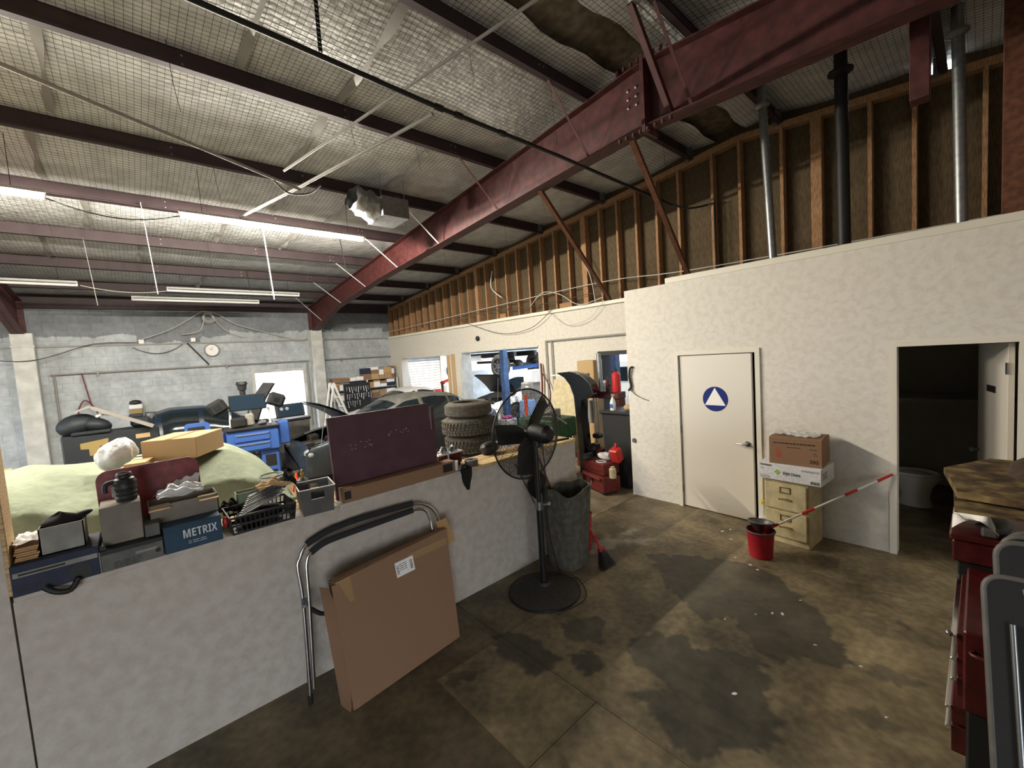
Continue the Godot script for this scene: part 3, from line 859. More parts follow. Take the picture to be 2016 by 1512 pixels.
func roof_services():
	var st := begin()
	tube(st, [Vector3(0.2, 4.52, -3.28), Vector3(2.30, 4.50, -3.36), Vector3(4.0, 4.49, -3.36), Vector3(6.55, 4.38, -3.3)], 0.021, 8)
	tube(st, spline([Vector3(6.55, 4.38, -3.3), Vector3(6.75, 4.30, -3.1), Vector3(6.95, 4.33, -2.9)], 4), 0.016, 8)
	tube(st, [Vector3(6.95, 4.33, -2.9), Vector3(6.95, 4.34, -2.80), Vector3(6.95, 3.1, -2.80)], 0.016, 8)
	for c in [Vector3(2.33, 4.50, -3.36), Vector3(2.55, 4.50, -3.36), Vector3(3.1, 4.495, -3.36)]: rod(st, c - Vector3(0.04, 0, 0), c + Vector3(0.04, 0, 0), 0.03, 8)
	tag(obj("air_pipe", st, M.black_pipe), "black iron pipe slung under the purlins and down the stud wall", "pipe")
	st = begin()
	for k in 26:
		var y := 4.53 + k * 0.033
		bb(st, Vector3(1.255, y, -3.30), Vector3(1.285, y + 0.026, -3.295))
	bb(st, Vector3(1.26, 4.52, -3.302), Vector3(1.265, 5.36, -3.294)); bb(st, Vector3(1.275, 4.52, -3.302), Vector3(1.28, 5.36, -3.294))
	tag(obj("hanger_strap", st, M.black_pipe), "perforated black strap holding the black pipe", "strap")
	for s in [[[Vector3(1.33, 4.33, -6.85), Vector3(1.75, 4.40, -5.55), Vector3(2.30, 4.46, -3.42)], 0.017, "grey_pipe", "pale conduit running from the glowing strip light to the black pipe", "conduit"],
			[[Vector3(1.56, 4.52, -5.5), Vector3(2.47, 4.78, -2.2)], 0.013, "grey_pipe", "thin grey conduit crossing under the purlins to the ridge", "conduit"],
			[[Vector3(-0.9, 4.28, -4.0), Vector3(1.72, 4.34, -5.5)], 0.016, "grey_pipe", "grey conduit slanting in from beyond the wooden post", "conduit"]]:
		st = begin(); tube(st, s[0], s[1], 8); tag(obj("conduit", st, M[s[2]]), s[3], s[4])
	st = begin(); tube(st, spline([Vector3(1.42, 4.37, -5.45), Vector3(1.62, 4.31, -5.6), Vector3(1.85, 4.35, -5.6), Vector3(1.95, 4.42, -5.45)]), 0.01, 6); tag(obj("cable_loop", st, M.dark_cable), "dark cable wound round the crossing of two conduits", "cable")
	# duct stub with crumpled foil
	var t := thing("air_duct", "square sheet metal duct stub with crumpled foil wrap under the roof", "duct", Vector3(3.2, 4.38, -6.2))
	st = begin()
	for s in [[Vector3(0, 0, 0), Vector3(0.42, 0.006, 0.55)], [Vector3(0, 0.28, 0), Vector3(0.42, 0.006, 0.55)], [Vector3(-0.21, 0.14, 0), Vector3(0.006, 0.28, 0.55)], [Vector3(0.21, 0.14, 0), Vector3(0.006, 0.28, 0.55)]]: bx(st, s[0], s[1])
	bx(st, Vector3(0, 0.14, 0.27), Vector3(0.42, 0.28, 0.006))
	obj("duct_body", st, M.galvanised, t)
	st = begin()
	sheet(st, func(u, v):
		var a: float = TAU * v
		var k := 0.2 + 0.03 * sin(a * 5.0 + u * 11.0) + 0.02 * sin(u * 23.0)
		return Vector3(-0.22 - u * 0.34, 0.16 + u * 0.1 + sin(a) * k * (1.0 - 0.3 * u), cos(a) * k * 1.25), 8, 24)
	obj("foil_wrap", st, M.galvanised, t)
	st = begin()
	for e in [-0.19, 0.19]: rod(st, Vector3(e, 0.28, 0.2), Vector3(e, 0.62, 0.2), 0.006, 6)
	obj("hanging_rod", st, M.galvanised, t)
	# flat hangers
	for s in [[0.34, 4.72, 3.42, -8.1, 0.05, "white_metal", "pale flat strap dangling from a purlin between the glowing strips"], [1.87, 4.70, 3.40, -8.1, 0.05, "white_metal", "pale flat strap dangling below the glowing strip light"], [2.17, 4.95, 4.06, -11.35, 0.035, "black_pipe", "dark strap dangling over the upper dead strip light"], [-0.36, 4.53, 3.45, -9.745, 0.06, "grey_pipe", "grey pole dangling from a purlin beside the far pilaster"], [3.15, 4.62, 3.98, -8.1, 0.03, "black_pipe", "short dark strap dangling beside the red rafter"]]:
		st = begin(); bar(st, Vector3(s[0], s[1], s[3]), Vector3(s[0] + 0.07, s[2], s[3]), s[4], 0.006); tag(obj("hanger_strap", st, M[s[5]]), s[6], "strap")
	# drop wires
	var wires := [[0.5, -4.85, 0.45], [1.0, -6.5, 0.5], [2.55, -3.25, 0.4], [2.05, -4.8, 0.35], [2.9, -4.85, 0.4], [3.55, -6.5, 0.4], [1.1, -8.1, 0.5], [-0.7, -9.7, 0.5], [1.3, -9.8, 0.6], [3.6, -3.2, 0.7], [5.2, -4.9, 0.5], [5.9, -6.6, 0.5], [5.4, -8.1, 0.5], [6.1, -3.25, 0.5], [5.7, -9.7, 0.5], [6.3, -8.2, 0.4], [3.4, -9.8, 0.5], [2.6, -11.4, 0.5]]
	for w in wires:
		st = begin()
		var y := rise(w[1])
		tube(st, spline([Vector3(w[0], y + 0.15, w[1] + 0.09), Vector3(w[0] + 0.02, y - w[2] * 0.5, w[1] + 0.1), Vector3(w[0] + 0.05, y - w[2], w[1] + 0.11)], 3), 0.0025, 4)
		tag(obj("drop_wire", st, M.wire), "thin wire dangling from the roof netting", "wire", "drop wires under the roof")
	for s in [[Vector3(-0.5, 4.25, -6.92), Vector3(0.65, 4.25, -6.92), 0.12, "dark_cable", "dark flex sagging between the two glowing strips"], [Vector3(-0.55, 4.05, -11.5), Vector3(0.85, 4.07, -11.75), 0.09, "cable", "pale flex sagging between two dead strip lights"]]:
		st = begin(); tube(st, sagging(s[0], s[1], s[2]), 0.008, 5); tag(obj("lamp_flex", st, M[s[3]]), s[4], "cable")
	# wires along the stud wall
	for s in [[[Vector3(6.93, 3.28, -14.0), Vector3(6.93, 3.42, -8.6), Vector3(6.93, 3.48, -5.0), Vector3(6.6, 3.32, -3.0), Vector3(6.6, 3.26, 0.5)], 0.008, "cable", "straight pale wire strung along the stud wall"],
			[[Vector3(6.9, 3.2, -10.6), Vector3(6.9, 3.34, -8.9), Vector3(6.9, 3.26, -6.9), Vector3(6.9, 3.3, -5.0)], 0.007, "dark_cable", "dark wire looped loosely along the stud wall"],
			[[Vector3(6.92, 3.3, -9.9), Vector3(6.9, 3.0, -9.0), Vector3(6.9, 2.72, -7.9), Vector3(6.9, 2.78, -6.9), Vector3(6.9, 3.15, -6.2)], 0.007, "dark_cable", "dark wire drooping over the plaster above the lift bay opening"],
			[[Vector3(6.9, 3.1, -6.4), Vector3(6.9, 2.75, -5.9), Vector3(6.9, 2.80, -5.3), Vector3(6.9, 3.12, -4.9)], 0.006, "cable", "pale wire drooping on the plaster beside the rusty brace"],
			[[Vector3(6.88, 3.25, -6.9), Vector3(6.88, 3.5, -6.5), Vector3(6.88, 3.4, -6.0), Vector3(6.88, 3.12, -5.5), Vector3(6.88, 3.18, -4.9)], 0.008, "cable", "pale cable looping up between the studs and the rusty brace"],
			[[Vector3(6.92, 4.3, -8.2), Vector3(6.9, 3.9, -8.25), Vector3(6.92, 3.6, -7.9)], 0.012, "white_metal", "short white cable dangling down the studs"],
			[[Vector3(6.9, 4.35, -5.6), Vector3(6.88, 3.7, -5.2), Vector3(6.9, 3.1, -5.1)], 0.01, "cable", "pale wire hanging down behind the rusty brace"]]:
		st = begin(); tube(st, spline(s[0], 6), s[1], 5); tag(obj("wall_wire", st, M[s[2]]), s[3], "cable")
	# pipes standing on the restroom roof
	for s in [[Vector3(5.92, 3.0, -1.71), Vector3(5.92, 5.2, -1.80), 0.045, "galvanised", "galvanised vent pipe with a storm collar, beside the rusty brace"], [Vector3(5.92, 3.0, -1.02), Vector3(5.92, 5.2, -1.04), 0.06, "black_pipe", "thick black vent pipe through the restroom roof"], [Vector3(5.92, 3.0, -0.14), Vector3(5.92, 5.1, -0.18), 0.045, "galvanised", "galvanised vent pipe next to the slit of daylight"]]:
		st = begin(); rod(st, s[0], s[1], s[2], 16); lathe(st, [Vector2(s[2], -0.05), Vector2(s[2] * 1.9, -0.02), Vector2(s[2] * 1.9, 0.0)], 16, Transform3D(Basis.IDENTITY, s[1] + Vector3(0, -0.22, 0)))
		tag(obj("vent_pipe", st, M[s[3]]), s[4], "pipe")
	st = begin(); bb(st, Vector3(4.95, 4.05, -0.42), Vector3(5.1, 5.15, -0.30), 0.004); tag(obj("roof_post", st, M.primer), "dark red steel stub hanging from the roof above the restrooms", "post", "", "structure")
	st = begin(); bb(st, Vector3(5.75, 3.0, 0.10), Vector3(5.90, 5.1, 0.24), 0.004); tag(obj("roof_post", st, M.brace), "rough wooden post on the restroom roof", "post", "", "structure")
	# block wall fittings
	st = begin(); rod(st, Vector3(-1.35, 2.42, -14.2), Vector3(4.2, 2.42, -14.2), 0.02, 8); rod(st, Vector3(4.7, 2.42, -14.2), Vector3(6.95, 2.42, -14.2), 0.02, 8)
	rod(st, Vector3(3.95, 2.42, -14.2), Vector3(4.16, 2.42, -14.2), 0.026, 8); rod(st, Vector3(4.14, 2.42, -14.2), Vector3(4.14, 0.4, -14.2), 0.02, 8); rod(st, Vector3(-1.30, 2.42, -14.2), Vector3(-1.30, 0.5, -14.2), 0.018, 8)
	for x in [-0.6, 2.0, 5.2]: bb(st, Vector3(x, 2.34, -14.25), Vector3(x + 0.04, 2.46, -14.18))
	tag(obj("air_line", st, M.grey_pipe), "grey air line running level along the white block wall", "pipe")
	t = thing("wall_clock", "round white wall clock high on the block wall", "clock", Vector3(1.72, 2.86, -14.2))
	st = begin(); lathe(st, [Vector2(0, 0.02), Vector2(0.15, 0.02), Vector2(0.16, 0.0)], 32, Transform3D(Basis(Vector3.RIGHT, Vector3(0, 0, 1), Vector3(0, -1, 0)), Vector3.ZERO)); obj("face", st, M.paper, t)
	var q := []
	for k in 32: q.append(Vector3(cos(TAU * k / 32) * 0.16, sin(TAU * k / 32) * 0.16, 0.015))
	st = begin(); tube(st, q, 0.014, 6, false, true); obj("rim", st, M.grey_pipe, t)
	st = begin(); bar(st, Vector3(0, 0, 0.026), Vector3(-0.06, 0.05, 0.026), 0.008, 0.003, Vector3.BACK); obj("hour_hand", st, M.ink, t)
	st = begin(); bar(st, Vector3(0, 0, 0.028), Vector3(0.02, 0.11, 0.028), 0.006, 0.003, Vector3.BACK); obj("minute_hand", st, M.ink, t)
	st = begin(); tube(st, spline([Vector3(-0.85, 2.42, -14.15), Vector3(-0.8, 2.0, -14.12), Vector3(-0.75, 1.62, -14.1)], 5), 0.014, 6)
	tube(st, spline([Vector3(-0.95, 0.6, -14.08), Vector3(-1.0, 1.4, -14.08), Vector3(-0.86, 1.78, -14.08), Vector3(-0.68, 1.5, -14.08), Vector3(-0.62, 0.9, -14.08)], 8), 0.016, 6)
	tag(obj("air_hose", st, M.rust_red), "brown air hose looped on the block wall beside the pilaster", "hose")
	t = thing("soap_dispenser", "small white and yellow dispenser with a dark lid on the block wall", "dispenser", Vector3(0.02, 1.42, -14.14))
	st = begin(); bx(st, Vector3(0, 0.10, 0), Vector3(0.26, 0.12, 0.14), 0.02); obj("tray", st, M.white_plastic, t)
	st = begin(); bx(st, Vector3(0, -0.06, 0), Vector3(0.24, 0.20, 0.12), 0.02); obj("bottle", st, M.gold, t)
	st = begin(); ball(st, Vector3(0, 0.2, 0), Vector3(0.12, 0.07, 0.08)); obj("lid", st, M.dark_plastic, t)
	for s in [[0.28, 3.14], [1.34, 3.16]]:
		st = begin(); bx(st, Vector3(s[0], s[1], -14.27), Vector3(0.11, 0.11, 0.05), 0.008); tag(obj("junction_box", st, M.white_plastic), "small white electrical box on the grey blocks above the ledge", "electrical box", "electrical boxes on the block wall")
	st = begin()
	for s in [[Vector3(0.3, 3.2, -14.2), Vector3(0.9, 3.45, -14.2), Vector3(1.6, 3.92, -14.15)], [Vector3(1.6, 3.92, -14.15), Vector3(1.9, 3.86, -14.15), Vector3(2.4, 3.55, -14.2), Vector3(3.2, 3.3, -14.2), Vector3(3.9, 3.1, -14.2), Vector3(4.2, 3.14, -14.2)], [Vector3(1.1, 3.3, -14.2), Vector3(1.5, 3.4, -14.15), Vector3(1.65, 3.85, -14.15)], [Vector3(1.75, 3.85, -14.15), Vector3(2.1, 3.4, -14.2), Vector3(2.5, 3.2, -14.2)]]: tube(st, spline(s, 6), 0.011, 5)
	for j in 3:
		q = []
		for k in 16: q.append(Vector3(1.72 + cos(TAU * k / 16) * (0.10 + 0.02 * j), 3.78 + sin(TAU * k / 16) * 0.12 - 0.03 * j, -14.14 + 0.01 * j))
		tube(st, q, 0.009, 5, false, true)
	tag(obj("cable_coil", st, M.cable), "tangled pale cable coil slung on the grey blocks", "cable")
	st = begin(); tube(st, spline([Vector3(-2.6, 2.9, -14.15), Vector3(-1.6, 2.75, -13.88), Vector3(-0.6, 3.1, -14.2), Vector3(0.2, 3.12, -14.2)], 6), 0.009, 5); tube(st, sagging(Vector3(0.1, 3.0, -14.2), Vector3(1.1, 3.05, -14.2), 0.2), 0.008, 5)
	tag(obj("wall_wire", st, M.dark_cable), "dark wire drooping across the block wall and pilaster", "cable")
	st = begin(); rod(st, Vector3(1.2, 3.07, -14.21), Vector3(1.62, 2.47, -14.19), 0.018, 6); tag(obj("prop_stick", st, M.black_pipe), "dark stick slanting off the block wall below the ledge", "stick")
	st = begin(); rod(st, Vector3(6.95, 2.44, -6.55), Vector3(6.95, 2.44, -3.5), 0.02, 8)
	for dz in [-6.55, -6.38]: rod(st, Vector3(6.95, 2.44, dz), Vector3(6.95, 0.9, dz), 0.016, 8)
	tag(obj("conduit", st, M.grey_pipe), "grey conduit running along the plaster and down beside the opening", "conduit")
	st = begin(); ball(st, Vector3(6.97, 2.68, -9.05), Vector3(0.05, 0.07, 0.07), 10); tag(obj("wall_sensor", st, M.black), "small round black sensor on the plaster above the lift bay", "sensor")

# lines of small print as thin ink bars on a face; xf: x along the line, y up, z out
func print_lines(st: SurfaceTool, xf: Transform3D, w: float, n: int, pitch: float, h: float):
	for k in n:
		var x := 0.0
		while x < w - 0.01:
			var l := minf(rng.randf_range(0.012, 0.04), w - x)
			bx(st, Vector3(x + l * 0.5, -k * pitch, 0.0004), Vector3(l, h, 0.0008), 0.0, xf)
			x += l + 0.006
func barcode(st: SurfaceTool, xf: Transform3D, w: float, h: float):
	var x := 0.0
	while x < w:
		var l := rng.randf_range(0.002, 0.005)
		bx(st, Vector3(x, 0, 0.0005), Vector3(l, h, 0.0008), 0.0, xf)
		x += l + rng.randf_range(0.002, 0.005)
func foreground():
	var st: SurfaceTool
	var t: Node3D
	# ---- flat carton leaning on the partition
	t = thing("flat_carton", "large flat brown carton with a white shipping label leaning on the partition", "box", Vector3(0.83, 0.004, -2.66))
	t.transform.basis = Basis.from_euler(Vector3(deg_to_rad(-12.0), deg_to_rad(5.7), 0))
	st = begin(); prism(st, [Vector2(0.02, 0), Vector2(0.905, 0), Vector2(0.985, 0.83), Vector2(0.05, 0.80)], -0.11); obj("carton_body", st, M.cardboard_brown, t)
	st = begin()
	sheet(st, func(u, v): return Vector3(0.0 + 0.055 * sin(PI * u) * (1.0 - v) - 0.01 * v, 0.005 + 0.78 * u, 0.004 - 0.12 * v), 12, 3)
	sheet(st, func(u, v): return Vector3(0.02 + (0.05 + 0.09 * sin(PI * u)) * v, 0.005 + 0.78 * u, 0.003), 12, 3)
	obj("bowed_flap", st, M.cardboard_brown, t)
	st = begin(); bx(st, Vector3.ZERO, Vector3(0.10, 0.20, 0.004), 0.0, Transform3D(Basis.from_euler(Vector3(0, -0.9, 0.18)), Vector3(1.0, 0.80, -0.04))); obj("open_flap", st, M.cardboard, t)
	st = begin(); bx(st, Vector3.ZERO, Vector3(0.95, 0.004, 0.05), 0.0, Transform3D(Basis.from_euler(Vector3(0.25, 0, 0.02)), Vector3(0.52, 0.822, -0.03))); obj("top_flap", st, M.cardboard_brown, t)
	st = begin(); bx(st, Vector3(0.78, 0.74, 0.001), Vector3(0.36, 0.05, 0.0012)); obj("packing_tape", st, M.tape, t)
	st = begin(); bx(st, Vector3(0.10, 0.72, 0.001), Vector3(0.10, 0.16, 0.0012)); obj("packing_tape", st, M.tape, t)
	st = begin(); bx(st, Vector3(0.56, 0.695, 0.0012), Vector3(0.155, 0.105, 0.001)); var lb = obj("shipping_label", st, M.paper, t)
	st = begin(); var lx := Transform3D(Basis.IDENTITY, Vector3(0.515, 0.725, 0.0018)); print_lines(st, lx, 0.06, 4, 0.014, 0.004); barcode(st, Transform3D(Basis(Vector3.UP, Vector3.LEFT, Vector3.BACK), Vector3(0.615, 0.665, 0.0018)), 0.06, 0.022); barcode(st, Transform3D(Basis(Vector3.UP, Vector3.LEFT, Vector3.BACK), Vector3(0.50, 0.665, 0.0018)), 0.06, 0.02); obj("print", st, M.ink, lb)
	# ---- folding tube frame
	t = thing("tube_frame", "folded chrome tube frame with black foam sleeves leaning on the partition", "frame")
	var outer := [Vector3(0.671, 0.0, -2.94), Vector3(0.711, 0.621, -3.039), Vector3(0.708, 0.856, -3.077), Vector3(0.73, 0.922, -3.088), Vector3(0.782, 0.993, -3.099), Vector3(0.913, 1.033, -3.105), Vector3(1.095, 1.05, -3.108), Vector3(1.333, 1.05, -3.108), Vector3(1.603, 1.04, -3.106), Vector3(1.727, 0.99, -3.098), Vector3(1.80, 0.90, -3.084), Vector3(1.815, 0.75, -3.06), Vector3(1.83, 0.02, -2.95)]
	var inner := [Vector3(0.69, 0.12, -2.90), Vector3(0.735, 0.667, -2.987), Vector3(0.745, 0.829, -3.013), Vector3(0.756, 0.908, -3.025), Vector3(0.788, 0.954, -3.033), Vector3(0.887, 0.99, -3.039), Vector3(1.064, 1.0, -3.039), Vector3(1.297, 1.005, -3.04), Vector3(1.567, 1.01, -3.043), Vector3(1.668, 0.985, -3.038), Vector3(1.705, 0.907, -3.025), Vector3(1.712, 0.785, -3.006), Vector3(1.72, 0.02, -2.885)]
	for c in [outer, inner]:
		st = begin(); tube(st, spline(c, 4), 0.0125, 10); obj("tube_rail", st, M.chrome, t)
		st = begin(); tube(st, spline(c.slice(4, 9), 5), 0.022, 12); obj("foam_sleeve", st, M.foam, t)
	st = begin(); bx(st, Vector3(0.722, 0.64, -3.012), Vector3(0.05, 0.05, 0.05), 0.008); rod(st, Vector3(0.70, 0.64, -2.97), Vector3(0.73, 0.64, -3.06), 0.012, 8); obj("pivot", st, M.steel, t)
	st = begin(); rod(st, Vector3(0.671, 0.0, -2.94), Vector3(0.674, 0.05, -2.948), 0.017, 10); obj("rubber_foot", st, M.black_rubber, t)
	st = begin(); tube(st, spline([Vector3(0.74, 0.60, -2.99), Vector3(0.82, 0.53, -2.98), Vector3(0.95, 0.54, -3.02), Vector3(1.2, 0.6, -3.03)], 4), 0.014, 6); obj("strap", st, M.black, t)
	# ---- pedestal fan
	t = thing("pedestal_fan", "black dusty pedestal fan with a wire guard standing by the partition", "fan", Vector3(2.64, 0, -2.69))
	st = begin(); lathe(st, [Vector2(0.325, 0.0), Vector2(0.325, 0.012), Vector2(0.31, 0.022), Vector2(0.20, 0.045), Vector2(0.06, 0.075), Vector2(0.045, 0.10), Vector2(0, 0.10)], 40); obj("base", st, M.fan_dust, t)
	var q := []
	for k in 40: q.append(Vector3(cos(TAU * k / 40) * 0.325, 0.008, sin(TAU * k / 40) * 0.325))
	st = begin(); tube(st, q, 0.009, 6, false, true); obj("base_rim", st, M.black, t)
	st = begin(); rod(st, Vector3(0, 0.06, 0), Vector3(0, 0.82, 0), 0.030, 14); rod(st, Vector3(0, 0.8, 0), Vector3(0, 1.42, 0), 0.022, 14); obj("pole", st, M.fan_black, t)
	st = begin(); rod(st, Vector3(0, 0.78, 0), Vector3(0, 0.85, 0), 0.036, 14); rod(st, Vector3(0, 0.815, 0), Vector3(0.07, 0.815, 0.04), 0.010, 8); ball(st, Vector3(0.08, 0.815, 0.045), Vector3(0.02, 0.02, 0.02), 8); obj("height_clamp", st, M.steel, t)
	st = begin()
	lathe(st, [Vector2(0, 0.15), Vector2(0.05, 0.145), Vector2(0.082, 0.11), Vector2(0.088, 0.05), Vector2(0.088, -0.06), Vector2(0.06, -0.10), Vector2(0, -0.10)], 24, Transform3D(Basis(Vector3.RIGHT, Vector3(0, 0, 1), Vector3.DOWN), Vector3(0.05, 1.47, 0.0)))
	bx(st, Vector3(0.02, 1.40, 0), Vector3(0.07, 0.10, 0.07), 0.01)
	obj("motor", st, M.fan_black, t)
	var gc := Vector3(0.06, 1.45, -0.16)
	var R := 0.42
	st = begin()
	for side in [-1.0, 1.0]:
		for j in 30:
			var rr := R * (0.12 + 0.88 * j / 29.0)
			q = []
			for k in 44: q.append(gc + Vector3(cos(TAU * k / 44) * rr, sin(TAU * k / 44) * rr, side * 0.085 * (1.0 - pow(rr / R, 3.0))))
			tube(st, q, 0.0019, 3, false, true)
		for k in 16:
			var a := TAU * (k + 0.3) / 16
			var l := []
			for j in 7:
				var rr := R * (0.1 + 0.9 * j / 6.0)
				l.append(gc + Vector3(cos(a) * rr, sin(a) * rr, side * 0.089 * (1.0 - pow(rr / R, 3.0))))
			tube(st, l, 0.0022, 4)
	obj("wire_guard", st, M.wire, t)
	q = []
	for k in 56: q.append(gc + Vector3(cos(TAU * k / 56) * R, sin(TAU * k / 56) * R, 0))
	st = begin(); tube(st, q, 0.008, 8, false, true); obj("guard_rim", st, M.fan_black, t)
	st = begin(); rod(st, gc + Vector3(0, 0, -0.06), gc + Vector3(0, 0, 0.06), 0.05, 16); obj("hub", st, M.fan_black, t)
	for k in 3:
		var a := deg_to_rad([172.0, 48.0, 262.0][k])
		st = begin()
		sheet(st, func(u, v):
			var rr: float = 0.05 + 0.33 * u
			var wv: float = (v - 0.5) * (0.09 + 0.08 * minf(u * 4.0, 1.0))
			return gc + Vector3(cos(a) * rr - sin(a) * wv, sin(a) * rr + cos(a) * wv, 0.32 * wv + 0.01 * sin(v * PI)), 8, 4)
		sheet(st, func(u, v):
			var rr: float = 0.05 + 0.33 * u
			var wv: float = (v - 0.5) * (0.09 + 0.08 * minf(u * 4.0, 1.0))
			return gc + Vector3(cos(a) * rr - sin(a) * wv, sin(a) * rr + cos(a) * wv, 0.32 * wv + 0.014 + 0.01 * sin(v * PI)), 8, 4)
		obj("blade", st, M.fan_black, t)
	st = begin(); tube(st, spline([Vector3(0.06, 1.38, 0.03), Vector3(0.05, 1.0, 0.06), Vector3(0.12, 0.55, -0.02), Vector3(0.30, 0.02, -0.06), Vector3(0.36, 0.012, 0.10), Vector3(0.15, 0.012, 0.36), Vector3(-0.2, 0.012, 0.33)], 6), 0.0045, 6); obj("power_cord", st, M.black, t)
	# ---- canvas rubbish sack with a stick in it
	t = thing("rubbish_sack", "tall grey canvas rubbish sack standing open behind the fan", "sack", Vector3(3.20, 0, -2.87))
	st = begin()
	var ring := func(u, v, inset):
		var a: float = TAU * u
		var c := Vector2(cos(a), sin(a))
		var k := 1.0 / maxf(absf(c.x), absf(c.y))
		c *= lerpf(1.0, k, 0.55)
		var w: float = lerpf(0.17, 0.205, v) + 0.012 * sin(a * 7.0 + v * 3.0) * v - inset
		var y: float = v * (0.80 + 0.035 * sin(a * 2.0 + 0.8) + 0.012 * sin(a * 5.0))
		return Vector3(c.x * w, maxf(y, 0.003), c.y * w)
	sheet(st, func(u, v): return ring.call(u, v, 0.0), 48, 12)
	sheet(st, func(u, v): return ring.call(u, 0.25 + 0.75 * v, 0.012), 48, 8)
	sheet(st, func(u, v): return ring.call(u, 0.0, 0.0) * Vector3(v, 1, v), 48, 2)
	obj("sack_body", st, M.sack, t)
	st = begin()
	var rimp := []
	for k in 48: rimp.append(ring.call(k / 48.0, 1.0, 0.004))
	tube(st, rimp, 0.008, 6, false, true); bx(st, Vector3.ZERO, Vector3(0.12, 0.07, 0.006), 0.0, Transform3D(Basis.from_euler(Vector3(0.5, 0.7, 0.2)), Vector3(0.20, 0.80, 0.17)))
	obj("rolled_rim", st, M.sack, t)
	st = begin(); rod(st, Vector3(3.24, 0.30, -2.9), Vector3(3.04, 1.26, -3.13), 0.011, 8); tag(obj("broom_stick", st, M.brace), "brown wooden stick standing in the canvas sack, leaning on the partition", "stick")
	st = begin(); rod(st, Vector3(2.78, 1.10, -3.14), Vector3(2.98, 0.62, -3.08), 0.007, 6); tag(obj("wall_rod", st, M.brace), "thin brown rod leaning on the partition behind the fan pole", "rod")
	st = begin()
	sheet(st, func(u, v):
		var a: float = TAU * u
		return Vector3(2.98, 0.86, -3.05) + Vector3(cos(a) * 0.11 * sin(PI * v), 0.16 - 0.32 * v + 0.02 * sin(a * 3.0), sin(a) * 0.075 * sin(PI * v) * (1.0 + 0.2 * sin(a * 4.0))), 16, 8)
	tag(obj("dark_cloth_bag", st, M.dark_rag), "dark cloth bag hung on the partition behind the fan pole", "bag")
	# ---- red bin and hand brush
	t = thing("red_bin", "narrow red plastic bin standing behind the canvas sack", "bin", Vector3(3.54, 0, -2.96))
	st = begin(); lathe(st, [Vector2(0, 0.004), Vector2(0.10, 0.004), Vector2(0.12, 0.40), Vector2(0.112, 0.40), Vector2(0.095, 0.02), Vector2(0, 0.02)], 24); obj("bin_body", st, M.red_plastic, t)
	q = []
	for k in 28: q.append(Vector3(cos(TAU * k / 28) * 0.12, 0.40, sin(TAU * k / 28) * 0.12))
	st = begin(); tube(st, q, 0.007, 6, false, true); obj("rim", st, M.red_plastic, t)
	t = thing("hand_broom", "short red handled broom with black bristles leaning on the red bin", "broom", Vector3(3.38, 0, -2.55))
	st = begin(); rod(st, Vector3(0.02, 0.14, -0.05), Vector3(0.06, 0.42, -0.30), 0.012, 8); q = []
	for k in 14: q.append(Vector3(0.035 + cos(TAU * k / 14) * 0.03, 0.24 + sin(TAU * k / 14) * 0.04, -0.12))
	tube(st, q, 0.006, 5, false, true); obj("handle", st, M.red_plastic, t)
	st = begin()
	for k in 60:
		var f := (k % 12) / 11.0 - 0.5; var g := (k / 12) / 4.0 - 0.5
		rod(st, Vector3(0.02 + f * 0.05, 0.15, -0.05 + g * 0.03), Vector3(0.0 + f * 0.20, 0.003, 0.03 + g * 0.07), 0.005, 4, 0.003)
	obj("bristles", st, M.black, t)
	st = begin(); bx(st, Vector3(0.02, 0.15, -0.05), Vector3(0.08, 0.04, 0.05), 0.008); obj("ferrule", st, M.red_plastic, t)
	# ---- filing cabinet and the boxes on it
	t = thing("filing_cabinet", "cream two drawer steel filing cabinet by the restroom wall", "cabinet", Vector3(5.16, 0, -1.36), deg_to_rad(-5.0))
	st = begin(); bx(st, Vector3(0.015, 0.345, 0), Vector3(0.37, 0.69, 0.42), 0.006); obj("cabinet_body", st, M.cabinet, t)
	for y in [0.515, 0.215]:
		st = begin(); bx(st, Vector3(-0.18, y, 0), Vector3(0.03, 0.28, 0.385), 0.005); var dr = obj("drawer", st, M.cabinet, t)
		st = begin()
		for e in [[Vector3(0, 0.028, 0), Vector3(0.006, 0.008, 0.10)], [Vector3(0, -0.028, 0), Vector3(0.006, 0.008, 0.10)], [Vector3(0, 0, 0.047), Vector3(0.006, 0.064, 0.008)], [Vector3(0, 0, -0.047), Vector3(0.006, 0.064, 0.008)]]: bx(st, Vector3(-0.198, y + 0.075, 0.0) + e[0], e[1])
		obj("label_holder", st, M.brass, dr)
		st = begin(); tube(st, spline([Vector3(-0.196, y - 0.03, -0.06), Vector3(-0.215, y - 0.012, -0.045), Vector3(-0.222, y - 0.01, 0.0), Vector3(-0.215, y - 0.012, 0.045), Vector3(-0.196, y - 0.03, 0.06)], 4), 0.006, 6); obj("handle", st, M.brass, dr)
	t = thing("white_carton", "white printed carton with a green diamond logo on the filing cabinet", "box", Vector3(5.145, 0.692, -1.325), deg_to_rad(-4.0))
	st = begin(); bx(st, Vector3(0, 0.088, 0), Vector3(0.40, 0.176, 0.575), 0.003); obj("carton_body", st, M.white_card, t)
	var f := Transform3D(Basis(Vector3(0, 0, 1), Vector3(0, 1, 0), Vector3(-1, 0, 0)), Vector3(-0.2005, 0.088, 0))
	st = begin(); prism(st, [Vector2(-0.03, 0), Vector2(0, -0.03), Vector2(0.03, 0), Vector2(0, 0.03)], 0.001, f.translated_local(Vector3(-0.10, 0.0, 0)))
	mat("leaf_green", "7fae3a", 0.6); var dm = obj("diamond_logo", st, M.leaf_green, t)
